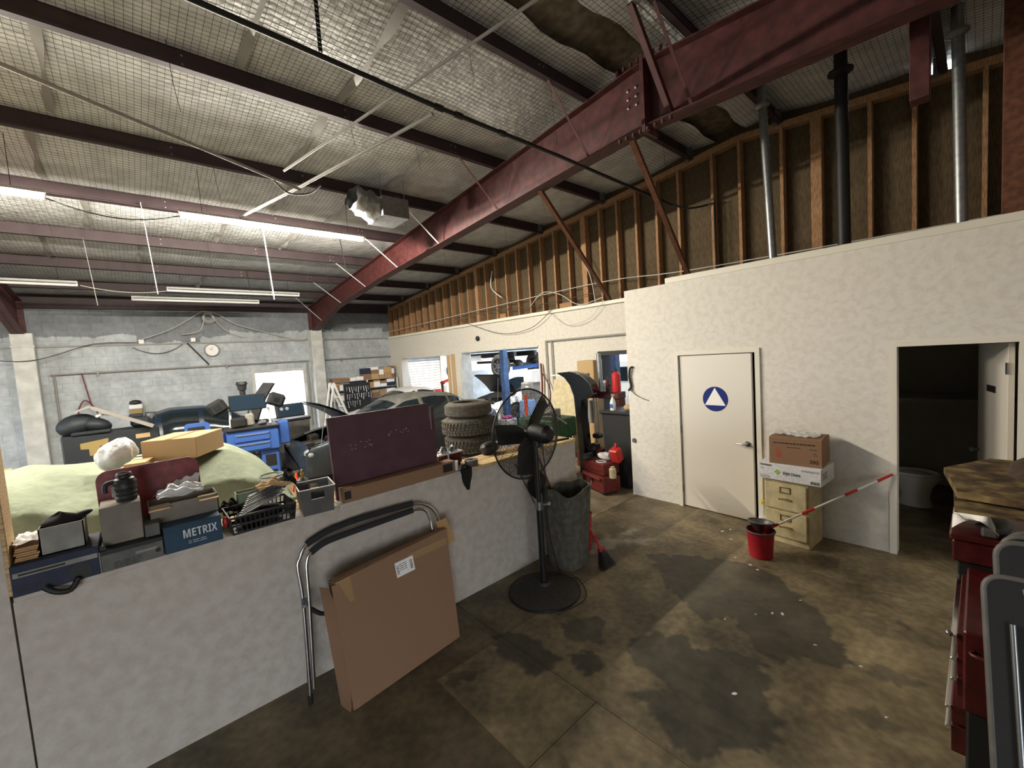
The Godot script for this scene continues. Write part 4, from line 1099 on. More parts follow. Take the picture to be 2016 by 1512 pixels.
	st = begin(); prism(st, [Vector2(-0.01, -0.012), Vector2(0.012, -0.004), Vector2(0.0, 0.014)], 0.001, f.translated_local(Vector3(-0.10, 0.0, 0.001))); obj("leaf_mark", st, M.cabinet, dm)
	lettering("Right Choice", 0.03, M.ink, t, f.translated_local(Vector3(0.03, -0.003, 0.0005)), 0.155)
	lettering("TB000009", 0.02, M.ink, t, f.translated_local(Vector3(-0.215, 0.062, 0.0005)), 0.12)
	st = begin(); print_lines(st, f.translated_local(Vector3(-0.27, -0.05, 0)), 0.10, 3, 0.012, 0.004); print_lines(st, f.translated_local(Vector3(0.12, 0.055, 0)), 0.15, 2, 0.010, 0.004); barcode(st, f.translated_local(Vector3(0.20, -0.06, 0)), 0.075, 0.03)
	print_lines(st, Transform3D(Basis.IDENTITY, Vector3(-0.16, 0.12, 0.288)), 0.14, 4, 0.018, 0.007); obj("print", st, M.ink, t)
	q = []
	for k in 16: q.append(f * Vector3(-0.245 + cos(TAU * k / 16) * 0.012, 0.022 + sin(TAU * k / 16) * 0.012, 0.001))
	st = begin(); tube(st, q, 0.0012, 4, false, true); obj("recycling_ring", st, M.grey_plastic, t)
	t = thing("brown_carton", "brown printed carton stacked on the white carton", "box", Vector3(5.15, 0.868, -1.29), deg_to_rad(2.0))
	st = begin(); bx(st, Vector3(0, 0.14, 0), Vector3(0.36, 0.28, 0.465), 0.004); obj("carton_body", st, M.cardboard_brown, t)
	st = begin()
	bx(st, Vector3.ZERO, Vector3(0.17, 0.004, 0.46), 0.0, Transform3D(Basis.from_euler(Vector3(0, 0, 0.04)), Vector3(-0.09, 0.285, 0))); bx(st, Vector3.ZERO, Vector3(0.17, 0.004, 0.46), 0.0, Transform3D(Basis.from_euler(Vector3(0, 0, -0.06)), Vector3(0.09, 0.286, 0)))
	obj("top_flap", st, M.cardboard_brown, t)
	f = Transform3D(Basis(Vector3(0, 0, 1), Vector3(0, 1, 0), Vector3(-1, 0, 0)), Vector3(-0.1805, 0.14, 0))
	st = begin(); print_lines(st, f.translated_local(Vector3(-0.19, 0.085, 0)), 0.37, 1, 0.02, 0.012); print_lines(st, f.translated_local(Vector3(-0.07, 0.045, 0)), 0.13, 1, 0.012, 0.006); print_lines(st, f.translated_local(Vector3(0.13, 0.04, 0)), 0.06, 1, 0.012, 0.006); print_lines(st, f.translated_local(Vector3(0.16, 0.0, 0)), 0.04, 2, 0.018, 0.004); obj("print", st, M.ink, t)
	lettering("392", 0.035, M.ink, t, f.translated_local(Vector3(0.165, -0.085, 0.0005)))
	st = begin(); print_lines(st, f.translated_local(Vector3(-0.17, 0.02, 0)), 0.03, 6, 0.014, 0.008); bx(st, Vector3(-0.14, -0.035, 0), Vector3(0.035, 0.06, 0.001), 0.0, f); obj("red_print", st, M.red_ink, t)
	st = begin()
	sheet(st, func(u, v): return Vector3(-0.13 + 0.26 * v, 0.292 + 0.014 * absf(sin(u * 17.0 + v * 5.0)) + 0.012 * sin(v * 13.0 + u * 7.0) * sin(u * PI), -0.21 + 0.40 * u), 24, 12)
	tag(obj("plastic_film", st, M.film, self, Vector3(5.15, 0.872, -1.29)), "crumpled clear plastic film lying on the brown printed carton", "plastic film")
	# ---- red bucket, wringer bowl, mop handle, bottle
	t = thing("red_bucket", "red plastic mop bucket with a grey rim in front of the filing cabinet", "bucket", Vector3(4.56, 0, -1.49))
	st = begin(); lathe(st, [Vector2(0, 0.004), Vector2(0.105, 0.004), Vector2(0.125, 0.265), Vector2(0.118, 0.265), Vector2(0.10, 0.02), Vector2(0, 0.02)], 30); obj("bucket_body", st, M.red_plastic, t)
	q = []
	for k in 30: q.append(Vector3(cos(TAU * k / 30) * 0.127, 0.268, sin(TAU * k / 30) * 0.127))
	st = begin(); tube(st, q, 0.010, 8, false, true); obj("rim", st, M.grey_plastic, t)
	t = thing("wringer_bowl", "clear grey wringer bowl sitting tilted in the red bucket", "bowl", Vector3(4.60, 0.24, -1.50))
	t.rotation.z = -0.15
	st = begin(); lathe(st, [Vector2(0, 0.0), Vector2(0.05, 0.005), Vector2(0.108, 0.085), Vector2(0.115, 0.095), Vector2(0.108, 0.095), Vector2(0.045, 0.012), Vector2(0, 0.012)], 28); obj("bowl", st, M.steel, t)
	q = []
	for k in 30: q.append(Vector3(cos(TAU * k / 30) * 0.115, 0.096, sin(TAU * k / 30) * 0.115))
	st = begin(); tube(st, q, 0.009, 8, false, true); obj("rim", st, M.grey_plastic, t)
	t = thing("mop_handle", "white and red sectioned mop handle resting in the bucket against the doorway", "mop")
	var ma := Vector3(4.66, 0.275, -1.43); var mb := Vector3(5.365, 0.80, -0.575)
	st = begin(); rod(st, ma, mb, 0.0105, 10); obj("shaft", st, M.white_metal, t)
	for s in [[0.0, 0.07], [0.27, 0.37], [0.62, 0.72], [0.88, 1.0]]:
		st = begin(); rod(st, ma.lerp(mb, s[0]), ma.lerp(mb, s[1]), 0.0145, 10, 0.012 if s[1] == 1.0 else -1.0); obj("red_sleeve", st, M.bright_red, t)
	t = thing("spray_bottle", "clear bottle with a yellow cap between the door and the filing cabinet", "bottle", Vector3(5.22, 0, -1.675))
	st = begin(); lathe(st, [Vector2(0, 0.0), Vector2(0.04, 0.0), Vector2(0.042, 0.18), Vector2(0.03, 0.24), Vector2(0.014, 0.28), Vector2(0.014, 0.31), Vector2(0, 0.31)], 18); obj("bottle_body", st, M.clear, t)
	st = begin(); lathe(st, [Vector2(0, 0.06), Vector2(0.041, 0.06), Vector2(0.0425, 0.065), Vector2(0.0425, 0.15), Vector2(0.041, 0.155), Vector2(0, 0.155)], 18); obj("sticker", st, M.paper, t)
	st = begin(); rod(st, Vector3(0, 0.31, 0), Vector3(0, 0.345, 0), 0.02, 12); obj("cap", st, M.yellow, t)
	# ---- things on the restroom wall
	st = begin(); tube(st, spline([Vector3(5.385, 1.90, -3.38), Vector3(5.37, 1.88, -3.42), Vector3(5.375, 1.75, -3.44), Vector3(5.375, 1.62, -3.42), Vector3(5.37, 1.56, -3.46)], 5), 0.016, 8); tag(obj("cable_hook", st, M.black), "black cable hooked over the corner of the restroom wall", "cable")
	st = begin(); tube(st, spline([Vector3(5.375, 1.62, -3.42), Vector3(5.38, 1.52, -3.38), Vector3(5.385, 1.45, -3.25), Vector3(5.39, 1.42, -3.15)], 5), 0.005, 6); tag(obj("thin_cable", st, M.dark_cable), "thin grey cable curling from the hook across the restroom wall", "cable")
	st = begin(); lathe(st, [Vector2(0, 0.02), Vector2(0.03, 0.02), Vector2(0.035, 0)], 16, Transform3D(Basis(Vector3(0, 0, 1), Vector3(-1, 0, 0), Vector3(0, -1, 0)), Vector3(5.40, 0.82, -3.42))); tag(obj("round_outlet", st, M.grey_plastic), "small round grey outlet low on the restroom wall corner", "outlet")
	# ---- toilet seen through the open doorway
	t = thing("toilet", "white toilet standing in the dim open restroom", "toilet", Vector3(7.15, 0, -0.70), deg_to_rad(80.0))
	st = begin(); lathe(st, [Vector2(0, 0), Vector2(0.13, 0), Vector2(0.11, 0.12), Vector2(0.13, 0.24), Vector2(0.19, 0.36), Vector2(0.19, 0.39), Vector2(0.13, 0.39), Vector2(0.08, 0.26), Vector2(0, 0.26)], 28, Transform3D(Basis.from_scale(Vector3(1.25, 1, 1)), Vector3(-0.15, 0, 0))); obj("bowl", st, M.porcelain, t)
	q = []
	for k in 30: q.append(Vector3(-0.15 + cos(TAU * k / 30) * 0.21, 0.405, sin(TAU * k / 30) * 0.165))
	st = begin(); tube(st, q, 0.022, 8, false, true); obj("seat", st, M.white_plastic, t)
	st = begin(); bx(st, Vector3(0.26, 0.55, 0), Vector3(0.16, 0.36, 0.40), 0.03); bx(st, Vector3(0.26, 0.745, 0), Vector3(0.17, 0.03, 0.42), 0.01); obj("cistern", st, M.porcelain, t)
	# ---- roll cabinet, tables and clutter beside the open doorway
	t = thing("tool_cabinet", "red rolling tool cabinet with two drawers pulled out, beside the folded tables", "tool cabinet", Vector3(2.40, 0, -0.045))
	st = begin(); bb(st, Vector3(0, 0.62, 0), Vector3(0.68, 0.965, 0.46), 0.008); obj("upper_case", st, M.tool_red, t)
	st = begin(); bb(st, Vector3(0.02, 0.13, 0.01), Vector3(0.67, 0.62, 0.45), 0.008); obj("lower_case", st, M.black, t)
	for s in [[0.66, 0.74, 0.0], [0.75, 0.83, 0.0], [0.84, 0.93, 0.0], [0.40, 0.52, -0.015], [0.53, 0.61, -0.015]]:
		st = begin(); bb(st, Vector3(0.03, s[0], -0.018 + s[2]), Vector3(0.65, s[1], 0.02), 0.003); var dr = obj("drawer", st, M.tool_red, t)
		st = begin(); bb(st, Vector3(0.02, s[1] - 0.018, -0.036 + s[2]), Vector3(0.66, s[1] - 0.006, -0.016 + s[2]), 0.003); obj("pull_trim", st, M.chrome, dr)
	st = begin(); tube(st, spline([Vector3(0.0, 0.885, 0.03), Vector3(-0.03, 0.885, 0.045), Vector3(-0.03, 0.885, 0.27), Vector3(0.0, 0.885, 0.29)], 4), 0.009, 8); obj("side_handle", st, M.tool_red, t)
	for c in [Vector3(0.06, 0, 0.06), Vector3(0.62, 0, 0.06), Vector3(0.06, 0, 0.4), Vector3(0.62, 0, 0.4)]:
		st = begin(); rod(st, c + Vector3(-0.015, 0.05, 0), c + Vector3(0.015, 0.05, 0), 0.05, 14); bx(st, c + Vector3(0, 0.11, 0), Vector3(0.05, 0.05, 0.05)); obj("caster", st, M.black_rubber, t)
	st = begin()
	for p in [[0.03, -0.04, 0.93], [-0.006, 0.0, 0.2]]: ball(st, Vector3(0.01, p[2], p[1]), Vector3(0.012, 0.012, 0.012), 8)
	obj("rivet", st, M.chrome, t)
	t = thing("tool_box", "small red tool box with a lid standing behind the red roll cabinet", "tool box", Vector3(3.30, 0, 0.16))
	st = begin(); bb(st, Vector3(-0.20, 0, -0.24), Vector3(0.25, 0.98, 0.2), 0.006); obj("stand", st, M.black, t)
	st = begin(); bb(st, Vector3(-0.22, 0.98, -0.26), Vector3(0.26, 1.09, 0.2), 0.008); obj("box", st, M.tool_red, t)
	st = begin(); bb(st, Vector3(-0.23, 1.094, -0.27), Vector3(0.27, 1.13, 0.21), 0.008); obj("lid", st, M.tool_red, t)
	st = begin()
	sheet(st, func(u, v): return Vector3(3.06 + 0.26 * v, 1.16 + 0.05 * sin(u * 9.0 + v * 4.0) * sin(v * 5.0) + 0.06 * sin(PI * u), -0.10 + 0.16 * u), 12, 10)
	tag(obj("crumpled_paper", st, M.paper), "crumpled white paper lying on the small red tool box", "paper")
	st = begin()
	ball(st, Vector3(3.22, 1.17, 0.04), Vector3(0.13, 0.045, 0.07)); bx(st, Vector3(3.12, 1.16, 0.03), Vector3(0.1, 0.05, 0.06), 0.01)
	tag(obj("grey_rag", st, M.grey_plastic), "grey oily rag bunched on the small red tool box", "rag")
	var folds := [[2.28, 1.80, 1.27, 0.01, 0.075, "dark folding table with rounded corners, front one of the leaning stack"], [2.325, 1.95, 1.39, 0.04, 0.095, "dark folding table, second of the leaning stack"], [2.36, 2.08, 1.405, 0.055, 0.11, "dark folding table, third of the leaning stack"], [2.395, 2.20, 1.41, 0.07, 0.12, "dark folding table, last of the stack against the red roll cabinet"]]
	for a in folds:
		var top := Vector3(a[0], a[2], a[3]); var foot := Vector3(a[1], 0.004, a[4])
		var y := (top - foot).normalized()
		var x := Vector3(0, 0, 1)
		x = (x - y * x.dot(y)).normalized()
		t = thing("folding_table", a[5], "table", foot)
		t.transform.basis = Basis(x, y, x.cross(y))
		var hh := top.distance_to(foot)
		st = begin(); prism(st, round_rect(0.62, hh, 0.05), 0.022, Transform3D(Basis.IDENTITY, Vector3(0, 0, -0.011)), false); obj("table_top", st, M.dark_plastic, t)
		var e := []
		for p in round_rect(0.62, hh, 0.05): e.append(Vector3(p.x, p.y, 0.0))
		st = begin(); tube(st, e, 0.0125, 8, false, true); obj("edge_trim", st, M.grey_plastic, t)
		st = begin()
		for xx in [0.06, 0.56]: rod(st, Vector3(xx, 0.08, 0.02), Vector3(xx, hh - 0.15, 0.02), 0.009, 6)
		rod(st, Vector3(0.06, 0.4, 0.02), Vector3(0.56, 0.4, 0.02), 0.009, 6); obj("leg_frame", st, M.steel, t)
	st = begin()
	sheet(st, func(u, v): return Vector3(2.50 + 0.80 * u, 1.432 + 0.004 * sin(u * 9.0 + v * 5.0), -0.075 + 0.62 * v - 0.03 * u), 10, 8)
	sheet(st, func(u, v): return Vector3(2.50 + 0.80 * u, 1.420 + 0.004 * sin(u * 9.0 + v * 5.0), -0.075 + 0.62 * v - 0.03 * u), 10, 8)
	sheet(st, func(u, v): return Vector3(2.50, 1.420 + 0.012 * u + 0.004 * sin(v * 5.0), -0.075 + 0.62 * v), 1, 8)
	sheet(st, func(u, v): return Vector3(2.50 + 0.8 * v, 1.420 + 0.012 * u + 0.004 * sin(v * 9.0), -0.075 - 0.03 * v), 1, 10)
	tag(obj("fibre_board", st, M.dirty_board), "stained tan fibre board lying over the folded tables", "board")
	st = begin()
	prism(st, [Vector2(-0.32, -0.2), Vector2(0.1, -0.26), Vector2(0.42, -0.1), Vector2(0.4, 0.4), Vector2(-0.2, 0.42), Vector2(-0.36, 0.1)], 0.03, Transform3D(Basis(Vector3(1, 0, 0), Vector3(0, 0, 1), Vector3(0, -1, 0)), Vector3(2.95, 1.475, 0.13)), true)
	tag(obj("oily_mat", st, M.dirty_board), "thick brown oily mat lying on the stained fibre board", "mat")
	st = begin()
	sheet(st, func(u, v):
		var a: float = TAU * u
		var rr: float = sin(v * HALF)
		return Vector3(3.08 + cos(a) * 0.30 * rr * (1.0 + 0.12 * sin(a * 3.0)), 1.478 + 0.09 * cos(v * HALF) * (1.0 + 0.25 * sin(a * 4.0)), 0.34 + sin(a) * 0.26 * rr), 24, 8)
	tag(obj("oily_cloth", st, M.dirty_cloth), "bunched dark brown oily cloth on top of the oily mat", "cloth")

const TOP := 1.182
func carton(called: String, label: String, a: Vector3, b: Vector3, m: Material, open := false, cat := "box") -> Node3D:
	# a box of the two corners given, its base as origin, its front towards +z
	var lo := a.min(b); var s := (b - a).abs()
	var t := thing(called, label, cat, Vector3(lo.x + s.x * 0.5, lo.y, lo.z + s.z * 0.5))
	var st := begin()
	if open:
		var k := 0.005
		bb(st, Vector3(-s.x, 0, -s.z) * 0.5, Vector3(s.x * 0.5, k, s.z * 0.5))
		for e in [-1, 1]:
			bb(st, Vector3(e * (s.x * 0.5 - k), 0, -s.z * 0.5), Vector3(e * s.x * 0.5, s.y, s.z * 0.5)); bb(st, Vector3(-s.x * 0.5, 0, e * (s.z * 0.5 - k)), Vector3(s.x * 0.5, s.y, e * s.z * 0.5))
	else: bx(st, Vector3(0, s.y * 0.5, 0), s, 0.003)
	obj("carton_body", st, m, t)
	return t
# crumpled sheet of film round a centre
func crumple(st: SurfaceTool, c: Vector3, s: Vector3, seed_ := 0.0):
	sheet(st, func(u, v):
		var x: float = (u - 0.5); var z: float = (v - 0.5)
		var k := cos(x * PI) * cos(z * PI)
		return c + Vector3(x * s.x + 0.04 * s.x * sin(v * 17.0 + seed_), s.y * (0.45 * k + 0.22 * sin(u * 13.0 + v * 5.0 + seed_) * k + 0.18 * sin(v * 19.0 - u * 7.0 + seed_)), z * s.z), 16, 16)
func shelf_top():
	var st: SurfaceTool
	var t: Node3D
	# ---- navy printed box with pale stripes
	t = carton("navy_carton", "dusty navy printed box with a pale stripe at the tall wall's wooden post", Vector3(-0.525, TOP, -3.13), Vector3(-0.215, 1.335, -3.42), M.navy_card)
	st = begin(); bx(st, Vector3(0, 0.105, 0.1455), Vector3(0.295, 0.024, 0.001)); obj("pale_stripe", st, M.light_grey_card, t)
	st = begin(); bx(st, Vector3(-0.05, 0.105, 0.1462), Vector3(0.16, 0.010, 0.001)); print_lines(st, Transform3D(Basis.IDENTITY, Vector3(-0.13, 0.05, 0.1457)), 0.08, 3, 0.013, 0.004); obj("print", st, M.ink, t)
	st = begin(); lathe(st, [Vector2(0, 0.0015), Vector2(0.045, 0.0015), Vector2(0.046, 0)], 24, Transform3D(Basis(Vector3.RIGHT, Vector3.BACK, Vector3.DOWN), Vector3(0.08, 0.045, 0.145))); obj("disc_picture", st, M.black, t)
	st = begin(); bx(st, Vector3(0.155, 0.06, 0.1465), Vector3(0.004, 0.11, 0.003)); obj("torn_edge", st, M.light_grey_card, t)
	st = begin(); tube(st, spline([Vector3(-0.42, 1.20, -3.115), Vector3(-0.38, 1.165, -3.10), Vector3(-0.33, 1.155, -3.10), Vector3(-0.30, 1.20, -3.115)], 4), 0.014, 8); tag(obj("rubber_seal", st, M.black), "black rubber strip dangling below the navy printed box", "rubber strip")
	t = carton("grey_carton", "plain grey open box standing on the navy printed box", Vector3(-0.425, 1.336, -3.19), Vector3(-0.262, 1.475, -3.37), M.light_grey_card, true)
	st = begin()
	sheet(st, func(u, v):
		var a: float = TAU * u
		var r: float = sin(PI * v) * (1.0 + 0.18 * sin(a * 3.0 + v * 4.0))
		return Vector3(-0.35 + cos(a) * 0.085 * r, 1.478 + 0.045 * (1.0 - 2.0 * v) * (1.0 + 0.2 * sin(a * 2.0)), -3.27 + sin(a) * 0.06 * r), 20, 10)
	ball(st, Vector3(-0.272, 1.492, -3.26), Vector3(0.05, 0.016, 0.025), 10, Basis.from_euler(Vector3(0, 0, 0.25)))
	tag(obj("black_rag", st, M.dark_rag), "bunched black rag lying on the plain grey box", "rag")
	st = begin()
	for k in 6: bx(st, Vector3(-0.475 + 0.004 * (k % 3), 1.338 + 0.012 * k, -3.29), Vector3(0.08, 0.010, 0.20 + 0.01 * (k % 2)), 0.001)
	tag(obj("ledger_stack", st, M.cardboard), "stack of brown worn papers behind the wooden post", "paper stack")
	st = begin(); crumple(st, Vector3(-0.475, 1.425, -3.29), Vector3(0.09, 0.03, 0.2), 1.0); tag(obj("white_paper", st, M.paper), "crumpled white sheet on the stack of worn papers", "paper")
	# ---- grey lidded box, tall brown box, black flask
	t = carton("lidded_carton", "low grey printed box with a dark lid, between the navy and teal boxes", Vector3(-0.213, TOP, -3.13), Vector3(0.045, 1.275, -3.42), M.grey_card)
	st = begin(); bx(st, Vector3(0, 0.105, 0.0), Vector3(0.262, 0.022, 0.296), 0.002); bx(st, Vector3(-0.10, 0.13, 0.13), Vector3(0.03, 0.05, 0.004), 0.0, frame_of(Vector3.ZERO, 0, 0, 8)); obj("lid", st, M.black, t)
	st = begin(); bx(st, Vector3(0.055, 0.062, 0.1455), Vector3(0.09, 0.014, 0.001), 0.0, frame_of(Vector3.ZERO, 0, 0, 0)); obj("pale_print", st, M.light_grey_card, t)
	st = begin(); print_lines(st, Transform3D(Basis.IDENTITY, Vector3(-0.08, 0.04, 0.1455)), 0.12, 4, 0.009, 0.003); bx(st, Vector3(0.105, 0.045, 0.1455), Vector3(0.022, 0.022, 0.001)); obj("print", st, M.ink, t)
	t = carton("tall_carton", "tall plain brown box standing on the low grey box", Vector3(-0.20, 1.30, -3.20), Vector3(-0.03, 1.51, -3.40), M.cardboard_grey)
	t = thing("black_jug", "ribbed black plastic jug with a side spout on the tall brown box", "jug", Vector3(-0.085, 1.512, -3.30))
	st = begin(); lathe(st, [Vector2(0, 0), Vector2(0.045, 0), Vector2(0.05, 0.02), Vector2(0.047, 0.03), Vector2(0.052, 0.045), Vector2(0.048, 0.055), Vector2(0.053, 0.075), Vector2(0.05, 0.085), Vector2(0.054, 0.105), Vector2(0.045, 0.125), Vector2(0.034, 0.132), Vector2(0.034, 0.142), Vector2(0.037, 0.146), Vector2(0.034, 0.158), Vector2(0.028, 0.158), Vector2(0.028, 0.12), Vector2(0, 0.12)], 24); obj("body", st, M.dark_plastic, t)
	st = begin(); tube(st, spline([Vector3(-0.04, 0.115, 0.0), Vector3(-0.075, 0.11, 0.005), Vector3(-0.085, 0.085, 0.008), Vector3(-0.082, 0.06, 0.01)], 4), 0.013, 8); obj("spout", st, M.black, t)
	st = begin(); bx(st, Vector3(-0.03, 0.06, 0.042), Vector3(0.022, 0.06, 0.01), 0.003, frame_of(Vector3.ZERO, -35)); obj("sticker", st, M.light_grey_card, t)
	t = carton("folder_box", "small dark grey box beside the tall brown box", Vector3(-0.025, 1.30, -3.17), Vector3(0.04, 1.37, -3.38), M.grey_card)
	# ---- teal METRIX box with a tan open box behind it
	t = carton("teal_carton", "teal box lettered METRIX on the partition top", Vector3(0.05, TOP, -3.13), Vector3(0.328, 1.335, -3.27), M.teal_card)
	lettering("METRIX", 0.048, M.silver_print, t, Transform3D(Basis.IDENTITY, Vector3(0.03, 0.092, 0.0715)), 0.165)
	st = begin(); print_lines(st, Transform3D(Basis.IDENTITY, Vector3(-0.03, 0.045, 0.0705)), 0.10, 2, 0.012, 0.003); obj("print", st, M.silver_print, t)
	t = carton("tan_carton", "tan open box with folded flaps behind the teal lettered box", Vector3(0.0, TOP, -3.275), Vector3(0.34, 1.44, -3.48), M.cardboard_grey, true)
	st = begin(); bx(st, Vector3(-0.12, 0.257, 0.06), Vector3(0.10, 0.004, 0.09), 0.0, frame_of(Vector3.ZERO, 0, 8)); obj("flap", st, M.cardboard_tan, t)
	st = begin(); bx(st, Vector3(0.12, 0.257, 0.06), Vector3(0.10, 0.004, 0.09), 0.0, frame_of(Vector3.ZERO, 0, 8)); obj("flap", st, M.cardboard_tan, t)
	st = begin()
	crumple(st, Vector3(0.16, 1.485, -3.36), Vector3(0.22, 0.08, 0.18), 2.0)
	sheet(st, func(u, v): return Vector3(0.08 + 0.17 * u + 0.03 * v, 1.475 + 0.09 * v * (0.6 + 0.4 * u) + 0.008 * sin(u * 21.0 + v * 9.0), -3.40 - 0.05 * v + 0.01 * sin(u * 11.0)), 12, 8)
	tag(obj("plastic_bag", st, M.film), "crumpled clear plastic bag spilling from the tan open box", "plastic bag")
	# ---- rounded red board leaning behind the boxes
	t = thing("rounded_board", "worn maroon board with rounded corners standing behind the jug and plastic bag", "board", Vector3(-0.215, TOP, -3.545))
	t.rotation = Vector3(deg_to_rad(-3), 0, deg_to_rad(0.5))
	st = begin(); prism(st, round_rect(0.50, 0.475, 0.06), 0.02, Transform3D.IDENTITY, false); obj("panel", st, M.maroon_old, t)
	# ---- basket of odds and ends
	t = thing("plastic_basket", "dark slotted plastic basket heaped with parts beside the teal box", "basket", Vector3(0.56, TOP, -3.27))
	st = begin()
	var hw := 0.175; var hd := 0.13
	for row in 3:
		var y := 0.006 + row * 0.052; var k := 1.0 + row * 0.045
		for e in [[Vector3(-hw, y, hd), Vector3(hw, y, hd)], [Vector3(-hw, y, -hd), Vector3(hw, y, -hd)], [Vector3(-hw, y, -hd), Vector3(-hw, y, hd)], [Vector3(hw, y, -hd), Vector3(hw, y, hd)]]: bar(st, e[0] * Vector3(k, 1, k), e[1] * Vector3(k, 1, k), 0.006, 0.014)
	bb(st, Vector3(-hw, 0, -hd), Vector3(hw, 0.006, hd))
	obj("basket_frame", st, M.dark_plastic, t)
	st = begin()
	for i in 15:
		var x := -hw + i * hw / 7.0
		for e in [-1.0, 1.0]: bar(st, Vector3(x, 0.0, e * hd), Vector3(x * 1.09, 0.115, e * hd * 1.09), 0.010, 0.006)
	for i in 9:
		var z := -hd + i * hd / 4.0
		for e in [-1.0, 1.0]: bar(st, Vector3(e * hw, 0.0, z), Vector3(e * hw * 1.09, 0.115, z * 1.09), 0.006, 0.010)
	tag(obj("slats", st, M.dark_plastic, t), "", "", "", "stuff")
	st = begin(); ball(st, Vector3(0.56, 1.245, -3.27), Vector3(0.15, 0.05, 0.10)); tag(obj("parts_heap", st, M.dark_rag), "dark heap of small parts lying in the slotted basket", "parts")
	for k in 9:
		st = begin()
		var a := Vector3(0.43 + 0.010 * k, 1.285 + 0.009 * k, -3.17 - 0.018 * k); var b := a + Vector3(0.24 + 0.01 * (k % 3), 0.07, -0.03)
		bar(st, a, b, 0.028 - 0.002 * (k % 4), 0.008)
		tag(obj("wiper_arm", st, M.grey_plastic if k % 2 else M.steel), "long grey strip lying aslant in the heaped slotted basket", "trim strip", "strips in the slotted basket")
	st = begin(); crumple(st, Vector3(0.66, 1.40, -3.33), Vector3(0.20, 0.07, 0.14), 4.0); tag(obj("beige_cloth", st, M.cardboard_tan), "rumpled beige cloth on top of the heaped basket", "cloth")
	st = begin(); crumple(st, Vector3(0.755, 1.395, -3.33), Vector3(0.10, 0.12, 0.12), 6.0); tag(obj("dark_cloth", st, M.dark_rag), "rumpled dark cloth at the end of the heaped basket", "cloth")
	st = begin(); ball(st, Vector3(0.352, 1.27, -3.18), Vector3(0.016, 0.035, 0.02), 10); tag(obj("red_grip", st, M.bright_red), "small red knob between the teal box and the basket", "knob")
	# bowls and oddments on the back plank
	t = thing("green_bowl", "shallow pale green basin on the back plank behind the heaped basket", "basin", Vector3(0.70, TOP, -3.505))
	st = begin(); lathe(st, [Vector2(0, 0.0), Vector2(0.05, 0.0), Vector2(0.075, 0.24), Vector2(0.08, 0.245), Vector2(0.075, 0.25), Vector2(0.045, 0.012), Vector2(0, 0.012)], 28); obj("basin_body", st, M.clear, t)
	st = begin(); var q := []
	for k in 28: q.append(Vector3(cos(TAU * k / 28) * 0.078, 0.248, sin(TAU * k / 28) * 0.078))
	tube(st, q, 0.006, 6, false, true); obj("rim", st, M.car_cover, t)
	t = carton("green_tray", "pale green square tray in front of the basin", Vector3(0.46, TOP, -3.43), Vector3(0.60, 1.365, -3.52), M.car_cover, true)
	st = begin(); crumple(st, Vector3(0.42, 1.27, -3.47), Vector3(0.14, 0.10, 0.12), 3.0); tag(obj("black_pouch", st, M.dark_rag), "black pouch lying behind the teal box and the basket", "pouch")
	# ---- open crate, bottle
	t = thing("open_crate", "grey plastic crate with hand holes, empty, on the partition top", "crate", Vector3(0.90, TOP, -3.20), deg_to_rad(-8.0))
	for e in [[0.0, 1], [PI, 1], [HALF, 0], [-HALF, 0]]:
		var w: float = 0.215 if e[1] else 0.235
		var off: float = 0.1175 if e[1] else 0.1075
		st = begin()
		var xf := Transform3D(Basis.from_euler(Vector3(0, e[0], 0)), Vector3.ZERO) * frame_of(Vector3(0, 0, off * 0.86), 0, 6)
		if e[1]:
			for s in [[Vector3(0, 0.055, 0), Vector3(w * 0.93, 0.11, 0.005)], [Vector3(0, 0.175, 0), Vector3(w, 0.02, 0.005)], [Vector3(-w * 0.35, 0.137, 0), Vector3(w * 0.3, 0.056, 0.005)], [Vector3(w * 0.35, 0.137, 0), Vector3(w * 0.3, 0.056, 0.005)]]: bx(st, s[0], s[1], 0.0, xf)
		else: bx(st, Vector3(0, 0.0925, 0), Vector3(w * 0.96, 0.185, 0.005), 0.0, xf)
		obj("crate_side", st, M.grey_plastic, t)
	st = begin(); bx(st, Vector3(0, 0.006, 0), Vector3(0.185, 0.006, 0.205)); obj("crate_floor", st, M.grey_plastic, t)
	st = begin(); q = [Vector3(-0.115, 0.186, -0.125), Vector3(0.115, 0.186, -0.125), Vector3(0.115, 0.186, 0.125), Vector3(-0.115, 0.186, 0.125)]
	for k in 4: rod(st, q[k], q[(k + 1) % 4], 0.004, 6)
	obj("rim", st, M.white_metal, t)
	t = thing("cone_bottle", "dark bottle with a brass nozzle behind the grey crate", "bottle", Vector3(0.90, TOP, -3.49))
	st = begin(); lathe(st, [Vector2(0, 0), Vector2(0.05, 0), Vector2(0.05, 0.13), Vector2(0.042, 0.15), Vector2(0.042, 0.165), Vector2(0.02, 0.18), Vector2(0, 0.18)], 20); obj("bottle_body", st, M.dark_plastic, t)
	st = begin(); rod(st, Vector3(0, 0.18, 0), Vector3(0, 0.215, 0), 0.013, 10); rod(st, Vector3(0, 0.21, 0), Vector3(0, 0.245, 0), 0.008, 10); obj("nozzle", st, M.brass, t)
	# ---- long carton with the maroon panel behind it
	t = thing("long_carton", "long flat brown carton lying along the partition top below the maroon panel", "box", Vector3(1.58, TOP, -3.205), deg_to_rad(0.6))
	st = begin(); bx(st, Vector3(0, 0.052, 0), Vector3(1.0, 0.104, 0.10), 0.003); obj("carton_body", st, M.cardboard_brown, t)
	st = begin(); bx(st, Vector3(0.42, 0.055, 0.0505), Vector3(0.10, 0.07, 0.001)); bx(st, Vector3(-0.47, 0.055, 0.0505), Vector3(0.05, 0.06, 0.001)); obj("dark_print", st, M.ink, t)
